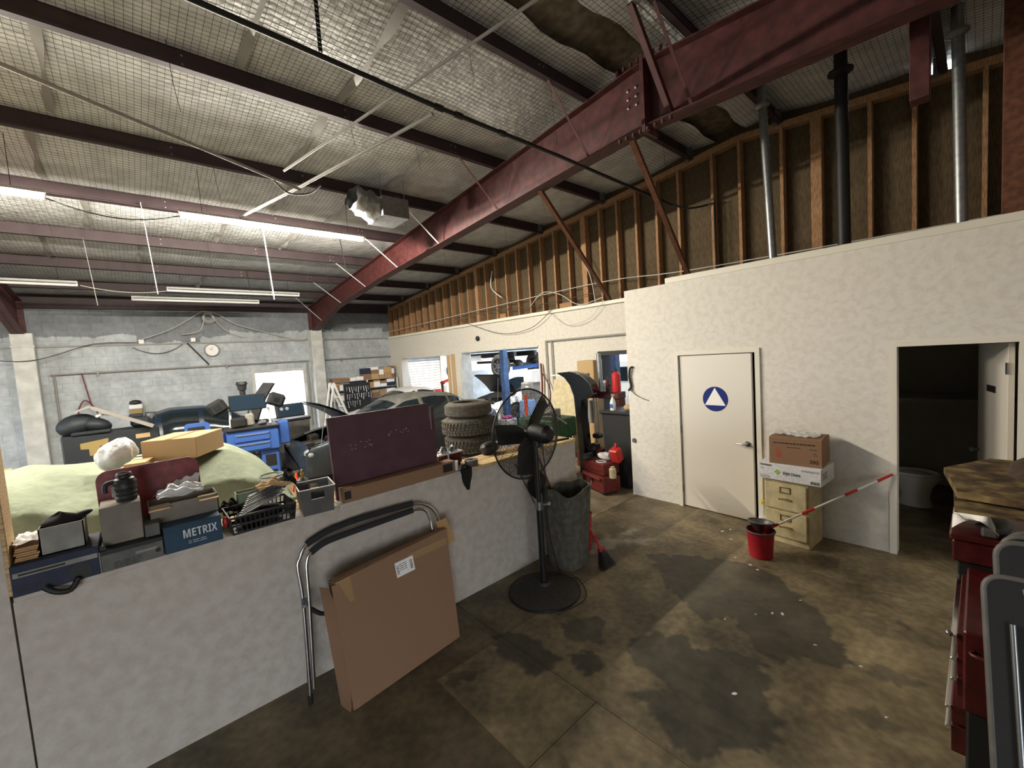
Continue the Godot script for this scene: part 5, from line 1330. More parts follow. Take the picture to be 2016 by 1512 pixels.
	t = thing("maroon_panel", "large dull maroon panel standing behind the long carton", "panel", Vector3(1.07, TOP, -3.30))
	st = begin(); prism(st, [Vector2(0.0, 0), Vector2(0.89, 0), Vector2(0.905, 0.40), Vector2(0.87, 0.40), Vector2(0.85, 0.635), Vector2(-0.01, 0.63)], 0.025, frame_of(Vector3.ZERO, 0, -2)); obj("board", st, M.maroon_panel, t)
	st = begin()
	for k in 22: bx(st, Vector3(0.14 + 0.31 * (k % 2) + rng.randf() * 0.2, 0.36 + 0.05 * (k % 2) + rng.randf() * 0.05, 0.028), Vector3(0.010, 0.003, 0.001), 0.0, frame_of(Vector3.ZERO, 0, -2))
	obj("chipped_paint", st, M.paper, t)
	st = begin(); bx(st, Vector3(0.90, 0.30, -0.006), Vector3(0.03, 0.60, 0.012)); obj("side_rail", st, M.maroon_panel, t)
	# ---- tray of parts, tape roll, hanging bag, cup
	t = thing("parts_tray", "red tray with a white rim heaped with grey parts behind the maroon panel", "tray", Vector3(2.16, TOP, -3.42))
	st = begin(); bx(st, Vector3(0, 0.07, 0), Vector3(0.26, 0.10, 0.14), 0.006); obj("tray_body", st, M.tool_red, t)
	st = begin(); bx(st, Vector3(0, 0.128, 0), Vector3(0.28, 0.014, 0.16), 0.004); obj("rim", st, M.white_metal, t)
	st = begin(); bx(st, Vector3(-0.06, 0.07, 0.0715), Vector3(0.05, 0.03, 0.002)); obj("label", st, M.paper, t)
	st = begin()
	for x in [-0.10, 0.10]: bx(st, Vector3(x, 0.01, 0), Vector3(0.03, 0.02, 0.12))
	obj("foot", st, M.black, t)
	for k in 7:
		st = begin(); ball(st, Vector3(2.06 + 0.035 * k, TOP + 0.15 + 0.008 * (k % 3), -3.42 + 0.03 * ((k * 2) % 3 - 1)), Vector3(0.035, 0.02, 0.025), 8, Basis.from_euler(Vector3(0.3 * k, k, 0.4)))
		tag(obj("metal_part", st, M.steel if k % 2 else M.grey_plastic), "small grey metal part heaped in the red tray", "metal part", "parts in the red tray")
	t = thing("tape_roll", "roll of dark grey tape lying on the partition top by the tyres", "tape", Vector3(2.31, TOP, -3.23))
	st = begin(); lathe(st, [Vector2(0.02, 0.0), Vector2(0.062, 0.0), Vector2(0.064, 0.004), Vector2(0.064, 0.05), Vector2(0.060, 0.054), Vector2(0.02, 0.054), Vector2(0.02, 0.0)], 28); obj("roll", st, M.grey_plastic, t)
	t = thing("paper_cup", "small white cup standing beside the end of the long carton", "cup", Vector3(2.11, TOP, -3.21))
	st = begin(); lathe(st, [Vector2(0, 0), Vector2(0.022, 0), Vector2(0.03, 0.085), Vector2(0.027, 0.085), Vector2(0.02, 0.006), Vector2(0, 0.006)], 18); obj("cup", st, M.white_plastic, t)
	t = thing("hanging_glove", "black glove hooked over the partition edge beside the tape roll", "glove", Vector3(2.17, TOP, -3.145))
	st = begin()
	sheet(st, func(u, v):
		var a: float = TAU * u
		var w: float = lerpf(0.062, 0.012, v * v) * (1.0 + 0.15 * sin(a * 3.0 + v * 5.0))
		return Vector3(cos(a) * w + 0.015 * v, 0.015 - 0.20 * v, 0.012 + sin(a) * 0.022 * (1.0 - 0.6 * v)), 18, 10)
	obj("glove_body", st, M.dark_rag, t)
	st = begin(); tube(st, spline([Vector3(-0.05, 0.0, 0.02), Vector3(-0.02, 0.04, 0.0), Vector3(0.02, 0.035, 0.0), Vector3(0.05, 0.01, 0.01)], 5), 0.012, 8); obj("cuff", st, M.dark_rag, t)
	st = begin(); rod(st, Vector3(2.10, TOP, -3.28), Vector3(2.10, TOP + 0.20, -3.30), 0.008, 6); rod(st, Vector3(2.07, TOP + 0.004, -3.27), Vector3(2.13, TOP + 0.004, -3.27), 0.03, 8); tag(obj("clamp_stand", st, M.steel), "thin steel clamp stand beside the white cup", "stand")
	# boards and bits at the end of the partition
	for s in [[Vector3(3.3, TOP, -3.40), Vector3(0.5, 0.02, 0.12), 8.0, "wood_pale", "short pale board lying across the partition end"], [Vector3(3.52, TOP, -3.25), Vector3(0.35, 0.016, 0.03), -14.0, "black", "black bar lying on the partition end"], [Vector3(3.2, TOP, -3.24), Vector3(0.16, 0.03, 0.09), 20.0, "cardboard_tan", "small tan offcut on the partition end behind the fan"]]:
		st = begin(); bx(st, Vector3(0, s[1].y * 0.5, 0), s[1], 0.002, frame_of(Vector3.ZERO, s[2])); tag(obj("offcut", st, M[s[3]], self, s[0]), s[4], "offcut")
	st = begin(); crumple(st, Vector3(2.95, TOP + 0.07, -3.44), Vector3(0.24, 0.14, 0.16), 8.0); tag(obj("clear_bag", st, M.film), "crumpled clear bag on the plank behind the fan blades", "plastic bag")
	st = begin(); ball(st, Vector3(2.72, TOP + 0.06, -3.46), Vector3(0.12, 0.065, 0.07), 12); bx(st, Vector3(2.66, TOP + 0.05, -3.44), Vector3(0.1, 0.1, 0.09), 0.02); tag(obj("gearbox", st, M.engine), "greasy gearbox casting on the plank between tyres and clear bag", "gearbox")

# ---------------------------------------------------------------- cars
# a saloon or hatchback along x with its nose at x = 0, base as origin; p: [x, top height] points of the centre line
func car_top(p: Array, x: float) -> float:
	for i in p.size() - 1:
		if x <= p[i + 1][0]:
			var t: float = clampf((x - p[i][0]) / (p[i + 1][0] - p[i][0]), 0.0, 1.0)
			var s := t * t * (3.0 - 2.0 * t)
			return lerpf(p[i][1], p[i + 1][1], lerpf(t, s, 0.5))
	return p[p.size() - 1][1]
func car(t: Node3D, p: Array, w: float, paint: Material, roof: Material, o: Dictionary):
	var L: float = p[p.size() - 1][0]
	var belt := 0.88
	var hood_from: float = o.get("bay", 0.0)       # open engine bay: from nose to here
	var section := func(x: float) -> Array:
		var T := car_top(p, x)
		var end := minf(x, L - x)
		var ww := w * (1.0 - 0.16 * pow(clampf(1.0 - end / 0.55, 0.0, 1.0), 2.0))
		var b := minf(belt, T - 0.04)
		var g := clampf((T - belt) / 0.35, 0.0, 1.0)
		var c := [[0.94, 0.20], [1.0, 0.42], [1.0, 0.66], [0.985, b], [lerpf(0.93, 0.84, g), lerpf(b + 0.02, (b + T) * 0.5 + 0.03, g)], [lerpf(0.80, 0.70, g), T - 0.035], [lerpf(0.55, 0.5, g), T], [0.0, T + 0.025]]
		var out := []
		for q in c: out.append(Vector3(x, q[1], q[0] * ww))
		for k in range(c.size() - 2, -1, -1): out.append(Vector3(x, c[k][1], -c[k][0] * ww))
		return out
	var n := 44
	var rows := []
	for i in n + 1: rows.append(section.call(L * i / n))
	var st := begin()
	var roof_st := begin()
	soft(st); soft(roof_st)
	for i in n:
		var x := L * (i + 0.5) / n
		for j in 14:
			if j >= 5 and j <= 8 and x > 0.12 and x < hood_from: continue
			var tgt: SurfaceTool = roof_st if j >= 4 and j <= 9 and car_top(p, x) > belt - 0.05 and roof != paint else st
			var out: Vector3 = (rows[i][j] + rows[i + 1][j + 1]) * 0.5 - Vector3(x, 0.6, 0)
			face4(tgt, rows[i][j], rows[i + 1][j], rows[i + 1][j + 1], rows[i][j + 1], out)
	for e in [0, n]:
		for j in range(1, 14): face3(st, rows[e][0], rows[e][j], rows[e][j + 1], Vector3(-1 if e == 0 else 1, 0, 0))
	obj("body", st, paint, t)
	if roof != paint: obj("dusty_roof", roof_st, roof, t)
	if hood_from > 0.0:
		st = begin(); bb(st, Vector3(0.15, 0.45, -w * 0.78), Vector3(hood_from, 0.66, w * 0.78))
		for k in 8: bx(st, Vector3(0.25 + 0.12 * k, 0.68 + 0.03 * (k % 3), w * 0.5 * sin(k * 2.4)), Vector3(0.2, 0.16, 0.26), 0.03)
		obj("engine", st, M.engine, t)
		var hl: float = o.get("hood_len", 0.95)
		var ang: float = o.get("hood_angle", 48.0)
		var hx := Vector3(hood_from, car_top(p, hood_from) + 0.02, 0)
		st = begin()
		for off in [0.0, 0.035]:
			sheet(st, func(u, v):
				var d: float = u * hl
				var k: Vector3 = Vector3(-cos(deg_to_rad(ang)) * d, sin(deg_to_rad(ang)) * d, 0) + Vector3(sin(deg_to_rad(ang)), cos(deg_to_rad(ang)), 0) * (0.05 * sin(PI * u) - off)
				return hx + k + Vector3(0, 0, (v - 0.5) * 1.6 * w * (1.0 - 0.12 * u * u)), 10, 6)
		obj("raised_bonnet", st, o.get("hood_mat", M.dark_plastic), t)
		st = begin(); rod(st, Vector3(0.35, 0.75, w * 0.6), hx + Vector3(-cos(deg_to_rad(ang)) * hl * 0.8, sin(deg_to_rad(ang)) * hl * 0.8, w * 0.55), 0.006, 6); obj("prop_rod", st, M.steel, t)
	# side windows
	for s in o.get("windows", []):
		for e in [-1.0, 1.0]:
			st = begin()
			sheet(st, func(u, v):
				var x := lerpf(s[0], s[1], u)
				var T := car_top(p, x) - 0.06
				var y0 := belt + 0.01
				var y := lerpf(y0, maxf(T, y0 + 0.01), v)
				var sec: Array = section.call(x)
				var k: float = clampf((y - sec[3].y) / maxf(sec[5].y - sec[3].y, 0.05), 0.0, 1.0)
				return Vector3(x, y, e * (lerpf(sec[3].z, sec[5].z, k) + 0.035 * sin(PI * k) + 0.012)), 10, 5)
			obj("side_window", st, M.car_glass, t)
	for s in o.get("screens", []):
		st = begin()
		sheet(st, func(u, v):
			var x := lerpf(s[0], s[1], u)
			var sec: Array = section.call(x)
			var z := lerpf(-sec[5].z, sec[5].z, v) * 0.92
			return Vector3(x, car_top(p, x) + 0.036 - 0.055 * pow(absf(v - 0.5) * 2.0, 3.0), z), 8, 8)
		obj("windscreen", st, s[2], t)
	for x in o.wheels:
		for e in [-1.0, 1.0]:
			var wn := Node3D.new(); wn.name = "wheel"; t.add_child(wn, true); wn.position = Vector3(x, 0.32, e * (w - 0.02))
			st = begin(); lathe(st, [Vector2(0.20, -0.10), Vector2(0.30, -0.10), Vector2(0.32, -0.07), Vector2(0.32, 0.07), Vector2(0.30, 0.10), Vector2(0.20, 0.10)], 26, Transform3D(Basis(Vector3.RIGHT, Vector3(0, 0, 1), Vector3.DOWN), Vector3.ZERO)); obj("tyre", st, M.black_rubber, wn)
			st = begin(); lathe(st, [Vector2(0, 0.06 * e), Vector2(0.05, 0.07 * e), Vector2(0.06, 0.04 * e), Vector2(0.20, 0.03 * e), Vector2(0.205, 0.09 * e)], 24, Transform3D(Basis(Vector3.RIGHT, Vector3(0, 0, 1), Vector3.DOWN), Vector3.ZERO))
			for k in 5: bar(st, Vector3(0, 0, 0.06 * e), Vector3(cos(TAU * k / 5) * 0.19, sin(TAU * k / 5) * 0.19, 0.075 * e), 0.035, 0.03, Vector3.BACK)
			obj("rim", st, M.steel, wn)
			st = begin(); lathe(st, [Vector2(0, 0.0), Vector2(0.39, 0.0), Vector2(0.40, -0.015 * e)], 26, Transform3D(Basis(Vector3.RIGHT, Vector3(0, 0, 1), Vector3.DOWN), Vector3(x, 0.34, e * (w + 0.004)))); obj("arch_shade", st, M.black, t)  # flat black disc painted in for the shade of the wheel well
	for x in o.get("handles", []):
		for e in [-1.0, 1.0]:
			st = begin(); tube(st, spline([Vector3(x, 0.76, e * w), Vector3(x + 0.04, 0.77, e * (w + 0.03)), Vector3(x + 0.16, 0.78, e * (w + 0.03)), Vector3(x + 0.2, 0.775, e * w)], 3), 0.012, 6); obj("door_handle", st, M.chrome, t)
	for e in [-1.0, 1.0]:
		st = begin(); ball(st, Vector3(0.10, 0.62, e * w * 0.72), Vector3(0.10, 0.09, 0.17), 12); obj("headlight_cover", st, M.clear if paint != M.white_car else M.white_plastic, t)

func tyre_mesh(R: float, h: float, r_in: float, knobs: bool) -> SurfaceTool:
	var st := begin()
	lathe(st, [Vector2(r_in, 0.015), Vector2(r_in + 0.03, 0.0), Vector2(R - 0.05, 0.008), Vector2(R - 0.012, 0.03), Vector2(R, 0.06), Vector2(R, h - 0.06), Vector2(R - 0.012, h - 0.03), Vector2(R - 0.05, h - 0.008), Vector2(r_in + 0.03, h), Vector2(r_in, h - 0.015), Vector2(r_in + 0.02, h * 0.5), Vector2(r_in, 0.015)], 40)
	if knobs:
		for row in 5:
			for k in 44:
				var a := TAU * (k + 0.5 * (row % 2)) / 44
				bx(st, Vector3(R + 0.003, h * (0.2 + 0.15 * row), 0), Vector3(0.016, h * 0.115, 0.034), 0.0, Transform3D(Basis.from_euler(Vector3(0.25 if row % 2 else -0.25, 0, 0)).rotated(Vector3.UP, a), Vector3.ZERO))
	else:
		for row in 4:
			var y := h * (0.26 + 0.16 * row)
			lathe(st, [Vector2(R + 0.004, y - h * 0.055), Vector2(R + 0.006, y + h * 0.055), Vector2(R, y + h * 0.056)], 40)
	return st
func workshop():
	var st: SurfaceTool
	var t: Node3D
	# ---- covered car with boxes on it
	var prof := [Vector2(-4.78, 0.10), Vector2(-4.80, 0.55), Vector2(-4.84, 1.02), Vector2(-4.88, 1.16), Vector2(-5.02, 1.23), Vector2(-5.25, 1.31), Vector2(-5.55, 1.37), Vector2(-5.95, 1.40), Vector2(-6.3, 1.33), Vector2(-6.55, 1.15), Vector2(-6.62, 0.6), Vector2(-6.62, 0.1)]
	st = begin()
	sheet(st, func(u, v):
		var x: float = lerpf(-3.3, 1.18, u)
		var f: float = v * (prof.size() - 1)
		var i := mini(int(f), prof.size() - 2)
		var q: Vector2 = prof[i].lerp(prof[i + 1], f - i)
		var high := clampf((q.y - 0.9) / 0.3, 0.0, 1.0)
		var bump := 0.06 * exp(-pow((x + 0.75) / 0.35, 2.0)) + 0.05 * exp(-pow((x + 2.0) / 0.5, 2.0)) - 0.03 * exp(-pow((x + 0.3) / 0.3, 2.0))
		var drop := pow(clampf((x - 0.62) / 0.56, 0.0, 1.0), 2.0) * 0.42
		var y := q.y + high * (bump - drop) + high * (0.030 * pow(absf(sin(x * 3.3 + q.x * 2.2)), 6.0) + 0.022 * pow(absf(sin(x * 5.1 - q.x * 3.4 + 1.0)), 8.0) - 0.012)
		var fold := (1.0 - high) * 0.075 * sin(x * 9.0 + 1.2 * sin(x * 4.0)) + 0.02 * high * sin(x * 23.0 + q.x * 4.0) * exp(-pow((q.y - 1.2) / 0.06, 2.0))
		return Vector3(x, y, q.x + fold), 130, 33)
	sheet(st, func(u, v):
		var z: float = lerpf(-4.79, -6.61, u)
		return Vector3(1.175 + 0.03 * sin(z * 9.0) * (1.0 - v), lerpf(0.1, 0.80 + 0.14 * sin(PI * u), v), z), 24, 8)
	tag(obj("covered_car", st, M.car_cover), "car wrapped in a pale green dust cover behind the partition", "covered car")
	t = thing("big_carton", "large tan carton lying on the covered car beside the white bag", "box", Vector3(0.345, 1.405, -5.45))
	t.rotation = Vector3(0, -0.54, 0)
	st = begin(); bx(st, Vector3(0.0, 0.1, 0.0), Vector3(0.465, 0.20, 0.545), 0.004); obj("carton_body", st, M.cardboard_tan, t)
	st = begin(); bx(st, Vector3(0.0, 0.2012, 0.0), Vector3(0.06, 0.001, 0.545)); obj("packing_tape", st, M.tape, t)
	t = thing("small_carton", "small tan carton against the large tan carton on the covered car", "box", Vector3(-0.02, 1.355, -5.16), -0.3)
	st = begin(); bx(st, Vector3(0, 0.05, 0), Vector3(0.15, 0.10, 0.24), 0.003); obj("carton_body", st, M.cardboard_tan, t)
	st = begin()
	sheet(st, func(u, v):
		var a: float = TAU * u
		var r: float = pow(sin(PI * clampf(v, 0.02, 0.98)), 0.6) * (1.0 + 0.10 * sin(a * 3.0 + v * 6.0) + 0.06 * sin(a * 7.0 - v * 9.0))
		return Vector3(-0.22 + cos(a) * 0.15 * r + 0.10 * v, 1.36 + 0.30 * v, -5.45 + sin(a) * 0.13 * r), 32, 16)
	tag(obj("white_bag", st, M.bag_film), "bulging white plastic bag propped against the tan cartons", "bag")
	# ---- stack of tyres
	var kinds := []
	for s in [[0.345, 0.235, 0.2, true], [0.31, 0.20, 0.2, false]]:
		var m := tyre_mesh(s[0], s[1], s[2], s[3]); m.set_material(M.tyre); m.generate_normals(); kinds.append(m.commit())
	for k in 7:
		var o := MeshInstance3D.new()
		o.mesh = kinds[1 if k == 6 else 0]
		o.name = numbered("stacked_tyre"); add_child(o)
		o.position = Vector3(3.32 + 0.012 * sin(k * 2.1), 0.236 * k, -4.62 + 0.012 * cos(k * 1.7))
		o.rotation.y = k * 0.9
		tag(o, "smooth ribbed car tyre lying on top of the tyre stack" if k == 6 else "knobbly off-road tyre in the stack under the smooth tyre", "tyre", "tyres stacked behind the partition")
	# ---- saloon with its bonnet up
	t = thing("dark_saloon", "dusty dark saloon car with its bonnet raised, behind the maroon panel", "car", Vector3(2.20, 0, -8.88))
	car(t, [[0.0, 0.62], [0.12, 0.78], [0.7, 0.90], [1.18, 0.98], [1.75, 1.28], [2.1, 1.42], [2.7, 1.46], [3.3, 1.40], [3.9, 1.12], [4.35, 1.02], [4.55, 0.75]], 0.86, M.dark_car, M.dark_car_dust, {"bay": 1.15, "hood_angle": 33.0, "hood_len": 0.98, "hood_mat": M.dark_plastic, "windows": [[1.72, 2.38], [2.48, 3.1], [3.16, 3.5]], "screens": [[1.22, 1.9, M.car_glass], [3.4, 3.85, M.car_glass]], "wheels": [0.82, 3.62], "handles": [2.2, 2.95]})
	# ---- white car behind it
	t = thing("white_saloon", "white saloon car parked between the dark saloon and the parts shelves", "car", Vector3(3.9, 0, -11.35))
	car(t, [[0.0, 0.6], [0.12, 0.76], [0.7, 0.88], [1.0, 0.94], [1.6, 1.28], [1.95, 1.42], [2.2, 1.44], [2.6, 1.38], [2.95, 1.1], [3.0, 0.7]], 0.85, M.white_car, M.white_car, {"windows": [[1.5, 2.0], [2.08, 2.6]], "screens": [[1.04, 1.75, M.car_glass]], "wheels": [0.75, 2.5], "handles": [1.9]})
	# ---- navy car by the block wall, bonnet up against the bright doorway
	t = thing("navy_hatchback", "navy hatchback with its bonnet raised before the bright doorway", "car", Vector3(3.1, 0, -12.6), PI)
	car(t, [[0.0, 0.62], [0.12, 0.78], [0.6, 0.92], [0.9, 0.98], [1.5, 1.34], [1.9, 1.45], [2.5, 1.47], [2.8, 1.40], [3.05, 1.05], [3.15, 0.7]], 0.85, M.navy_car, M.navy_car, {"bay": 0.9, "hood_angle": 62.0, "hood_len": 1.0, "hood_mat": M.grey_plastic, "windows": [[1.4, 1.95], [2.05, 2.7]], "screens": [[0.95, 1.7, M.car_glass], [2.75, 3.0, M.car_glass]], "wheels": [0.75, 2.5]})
	# ---- blue wheel aligner
	t = thing("wheel_aligner", "blue wheel alignment machine with a monitor between two black camera pods", "wheel aligner", Vector3(1.62, 0, -9.35), deg_to_rad(-6.0))
	st = begin(); bb(st, Vector3(-0.42, 0.70, -0.30), Vector3(0.42, 1.13, 0.26), 0.02); obj("console", st, M.blue_machine, t)
	for y in [0.80, 0.98]:
		st = begin(); bb(st, Vector3(-0.30, y - 0.065, 0.255), Vector3(0.26, y + 0.075, 0.285), 0.008); var dr = obj("drawer", st, M.blue_machine, t)
		st = begin(); bb(st, Vector3(-0.28, y + 0.045, 0.285), Vector3(0.24, y + 0.06, 0.30), 0.003); obj("pull", st, M.chrome, dr)
	st = begin(); bb(st, Vector3(-0.44, 1.13, -0.32), Vector3(0.44, 1.17, 0.30), 0.008); obj("worktop", st, M.dark_plastic, t)
	st = begin(); bb(st, Vector3(0.10, 0.05, -0.25), Vector3(0.40, 0.70, 0.2), 0.02); bb(st, Vector3(-0.38, 0.05, -0.2), Vector3(-0.2, 0.70, 0.15), 0.02); obj("pedestal", st, M.blue_machine, t)
	st = begin(); bb(st, Vector3(0.16, 0.12, 0.2), Vector3(0.34, 0.30, 0.206)); bb(st, Vector3(0.16, 0.38, 0.2), Vector3(0.34, 0.60, 0.206)); obj("vent", st, M.black, t)
	st = begin(); bb(st, Vector3(0.44, 0.75, -0.1), Vector3(0.62, 1.20, 0.12), 0.02); obj("side_bin", st, M.blue_machine, t)
	st = begin(); bb(st, Vector3(-0.60, 0.78, -0.05), Vector3(-0.44, 1.12, 0.12), 0.02); obj("side_bin", st, M.blue_machine, t)
	st = begin()
	for x in [-0.33, 0.02, 0.33]: rod(st, Vector3(x, 1.17, -0.1), Vector3(x * 0.95, 1.48, -0.12), 0.022, 8)
	obj("support_legs", st, M.white_metal, t)
	st = begin(); bx(st, Vector3(-0.02, 1.62, -0.06), Vector3(0.60, 0.30, 0.05), 0.008); var mon = obj("monitor", st, M.black, t)
	st = begin(); bx(st, Vector3(-0.02, 1.62, -0.033), Vector3(0.56, 0.26, 0.006)); obj("screen_glass", st, M.screen, mon)
	for e in [[-0.50, 1.58, 28.0], [0.46, 1.62, -24.0]]:
		st = begin(); bx(st, Vector3.ZERO, Vector3(0.30, 0.26, 0.14), 0.05, frame_of(Vector3(e[0], e[1], -0.02), 0, 0, e[2])); var pod = obj("camera_pod", st, M.black, t)
		st = begin(); bx(st, Vector3(0, 0, 0.075), Vector3(0.10, 0.09, 0.01), 0.004, frame_of(Vector3(e[0], e[1], -0.02), 0, 0, e[2])); obj("lens", st, M.car_glass, pod)
		st = begin(); rod(st, Vector3(e[0] * 0.5, 1.52, -0.08), Vector3(e[0] * 0.8, e[1], -0.05), 0.025, 8); obj("pod_arm", st, M.black, t)
	st = begin(); rod(st, Vector3(-0.08, 1.77, -0.1), Vector3(-0.08, 1.90, -0.1), 0.05, 12); lathe(st, [Vector2(0, 0.0), Vector2(0.07, 0.0), Vector2(0.08, 0.10), Vector2(0.10, 0.11), Vector2(0.08, 0.16), Vector2(0, 0.16)], 18, Transform3D(Basis.IDENTITY, Vector3(-0.08, 1.86, -0.1))); obj("turret", st, M.black, t)
	for s in [[Vector3(-0.20, 1.17, 0.05), "black_rubber", Vector3(0.12, 0.09, 0.10), "dark wheel clamp lying on the aligner worktop"], [Vector3(-0.02, 1.17, 0.02), "light_grey_card", Vector3(0.07, 0.12, 0.07), "grey canister standing on the aligner worktop"], [Vector3(0.18, 1.17, 0.06), "steel", Vector3(0.08, 0.04, 0.06), "bright metal clamp lying on the aligner worktop"]]:
		st = begin(); bx(st, Vector3(0, s[2].y + 0.003, 0), s[2] * 2.0, 0.03); tag(obj("wheel_clamp", st, M[s[1]], self, Vector3(1.62, 0, -9.35) + s[0].rotated(Vector3.UP, deg_to_rad(-6.0))), s[3], "clamp")
	t = thing("blue_hoop", "blue hooped trolley handle behind the tan carton", "trolley", Vector3(0.78, 0, -9.3))
	st = begin(); prism(st, round_rect(0.36, 0.34, 0.06), 0.12, Transform3D(Basis.IDENTITY, Vector3(-0.18, 1.02, 0)), false); obj("hood", st, M.blue_machine, t)
	st = begin(); bb(st, Vector3(-0.14, 1.05, 0.115), Vector3(0.10, 1.30, 0.125)); obj("recess_shade", st, M.black, t)  # black plate on the face paints the shade of a hollow
	st = begin(); bb(st, Vector3(-0.18, 0.0, 0.0), Vector3(0.18, 1.03, 0.12), 0.01); obj("post", st, M.blue_machine, t)
	# ---- diagnostic cart with bagged bin
	t = thing("scanner_cart", "dark cart with a tilted scanner screen beside the raised bonnet", "cart", Vector3(2.52, 0, -10.2))
	st = begin(); prism(st, [Vector2(-0.30, 0.1), Vector2(0.26, 0.1), Vector2(0.34, 1.08), Vector2(-0.36, 1.08)], 0.4, Transform3D(Basis.IDENTITY, Vector3(0, 0, -0.2))); obj("bin_body", st, M.grey_plastic, t)
	st = begin(); bb(st, Vector3(-0.38, 1.08, -0.22), Vector3(0.36, 1.13, 0.22), 0.01); obj("lid", st, M.dark_plastic, t)
	st = begin(); bx(st, Vector3.ZERO, Vector3(0.58, 0.30, 0.05), 0.02, frame_of(Vector3(0.0, 1.30, 0.02), 0, -18)); var sc = obj("scanner_screen", st, M.black, t)
	st = begin(); bx(st, Vector3(0, 0, 0.028), Vector3(0.50, 0.24, 0.004), 0.0, frame_of(Vector3(0.0, 1.30, 0.02), 0, -18)); obj("screen_glass", st, M.screen, sc)
	st = begin()
	for k in 2: lathe(st, [Vector2(0, 0.003), Vector2(0.035, 0.003), Vector2(0.036, 0)], 16, frame_of(Vector3(0.0, 1.30, 0.02), 0, -18) * Transform3D(Basis(Vector3.RIGHT, Vector3.BACK, Vector3.DOWN), Vector3(-0.17 + 0.11 * k, 0.04, 0.03)))
	obj("dial_print", st, M.grey_pipe, sc)
	for x in [-0.2, 0.2]:
		st = begin(); rod(st, Vector3(x, 0.06, -0.22), Vector3(x, 0.06, -0.16), 0.06, 12); obj("caster", st, M.black_rubber, t)
	st = begin(); bb(st, Vector3(-0.22, 0.0, 0.1), Vector3(0.22, 0.10, 0.2)); obj("foot", st, M.black, t)
	# ---- odd wheel and engine bits before the bright doorway
	t = thing("spare_wheel", "spare wheel with a bright rim leaning beside the blue aligner", "wheel", Vector3(1.75, 0.33, -10.9), 0.3)
	st = begin(); lathe(st, [Vector2(0.20, -0.10), Vector2(0.30, -0.10), Vector2(0.33, -0.06), Vector2(0.33, 0.06), Vector2(0.30, 0.10), Vector2(0.20, 0.10)], 28, Transform3D(Basis(Vector3.RIGHT, Vector3(0, 0, 1), Vector3.DOWN), Vector3.ZERO)); obj("tyre", st, M.black_rubber, t)
	st = begin(); lathe(st, [Vector2(0, 0.05), Vector2(0.06, 0.06), Vector2(0.07, 0.03), Vector2(0.19, 0.02), Vector2(0.205, 0.09)], 24, Transform3D(Basis(Vector3.RIGHT, Vector3(0, 0, 1), Vector3.DOWN), Vector3.ZERO))
	for k in 6: bar(st, Vector3(0, 0, 0.05), Vector3(cos(TAU * k / 6) * 0.19, sin(TAU * k / 6) * 0.19, 0.07), 0.03, 0.03, Vector3.BACK)
	obj("rim", st, M.chrome, t)
	t = thing("engine_stand", "greasy engine on a stand beside the spare wheel", "engine", Vector3(2.45, 0, -11.25))
	st = begin(); bx(st, Vector3(0, 0.85, 0), Vector3(0.5, 0.4, 0.45), 0.06); ball(st, Vector3(-0.25, 0.95, 0.15), Vector3(0.15, 0.15, 0.12)); rod(st, Vector3(-0.3, 1.0, 0.2), Vector3(0.35, 1.08, 0.2), 0.05, 10); rod(st, Vector3(0.1, 1.05, 0), Vector3(0.1, 1.3, 0), 0.06, 10); obj("block", st, M.engine, t)
	st = begin(); bb(st, Vector3(-0.3, 0, -0.3), Vector3(-0.22, 0.65, 0.3)); bb(st, Vector3(0.22, 0, -0.3), Vector3(0.3, 0.65, 0.3)); bb(st, Vector3(-0.3, 0.58, -0.3), Vector3(0.3, 0.65, 0.3)); obj("stand", st, M.blue_machine, t)
	t = thing("axle_stand", "small orange axle stand on the floor by the dark saloon", "axle stand", Vector3(2.02, 0, -8.2))
	st = begin()
	for k in 3: bar(st, Vector3(cos(TAU * k / 3) * 0.11, 0, sin(TAU * k / 3) * 0.11), Vector3(0, 0.30, 0), 0.03, 0.015)
	rod(st, Vector3(0, 0.26, 0), Vector3(0, 0.36, 0), 0.025, 8); obj("tripod", st, M.orange, t)
	st = begin(); bx(st, Vector3(0, 0.37, 0), Vector3(0.10, 0.03, 0.04)); obj("saddle", st, M.steel, t)
	# ---- black junk heap by the pilaster
	t = thing("black_crate", "large black crate with a worn golden patch by the pilaster", "crate", Vector3(-0.33, 0, -10.6), deg_to_rad(3.0))
	st = begin(); bb(st, Vector3(-0.66, 0, -0.4), Vector3(0.62, 1.30, 0.25), 0.02); obj("crate_body", st, M.black_poly, t)
	st = begin(); prism(st, [Vector2(-0.44, 1.16), Vector2(-0.08, 1.20), Vector2(-0.10, 1.08), Vector2(-0.20, 1.08), Vector2(-0.22, 0.93), Vector2(-0.34, 0.93), Vector2(-0.34, 1.05), Vector2(-0.44, 1.06)], 0.004, Transform3D(Basis.IDENTITY, Vector3(0, 0, 0.25))); obj("gold_patch", st, M.gold, t)
	st = begin(); bb(st, Vector3(0.28, 1.12, 0.25), Vector3(0.48, 1.20, 0.254)); obj("tan_patch", st, M.cardboard_tan, t)
	st = begin(); bb(st, Vector3(-0.66, 0.79, 0.25), Vector3(0.62, 0.815, 0.27)); obj("pale_strip", st, M.white_metal, t)
	st = begin(); ball(st, Vector3(-0.78, 1.47, -10.6), Vector3(0.27, 0.19, 0.28), 16, Basis.from_euler(Vector3(0, 0, 0.25))); ball(st, Vector3(-0.55, 1.44, -10.55), Vector3(0.22, 0.13, 0.24), 14, Basis.from_euler(Vector3(0, 0.4, -0.3))); bx(st, Vector3(-0.6, 1.33, -10.5), Vector3(0.5, 0.06, 0.4), 0.02); tag(obj("black_sack", st, M.black_poly), "bulging black sack on the black crate by the pilaster", "sack")
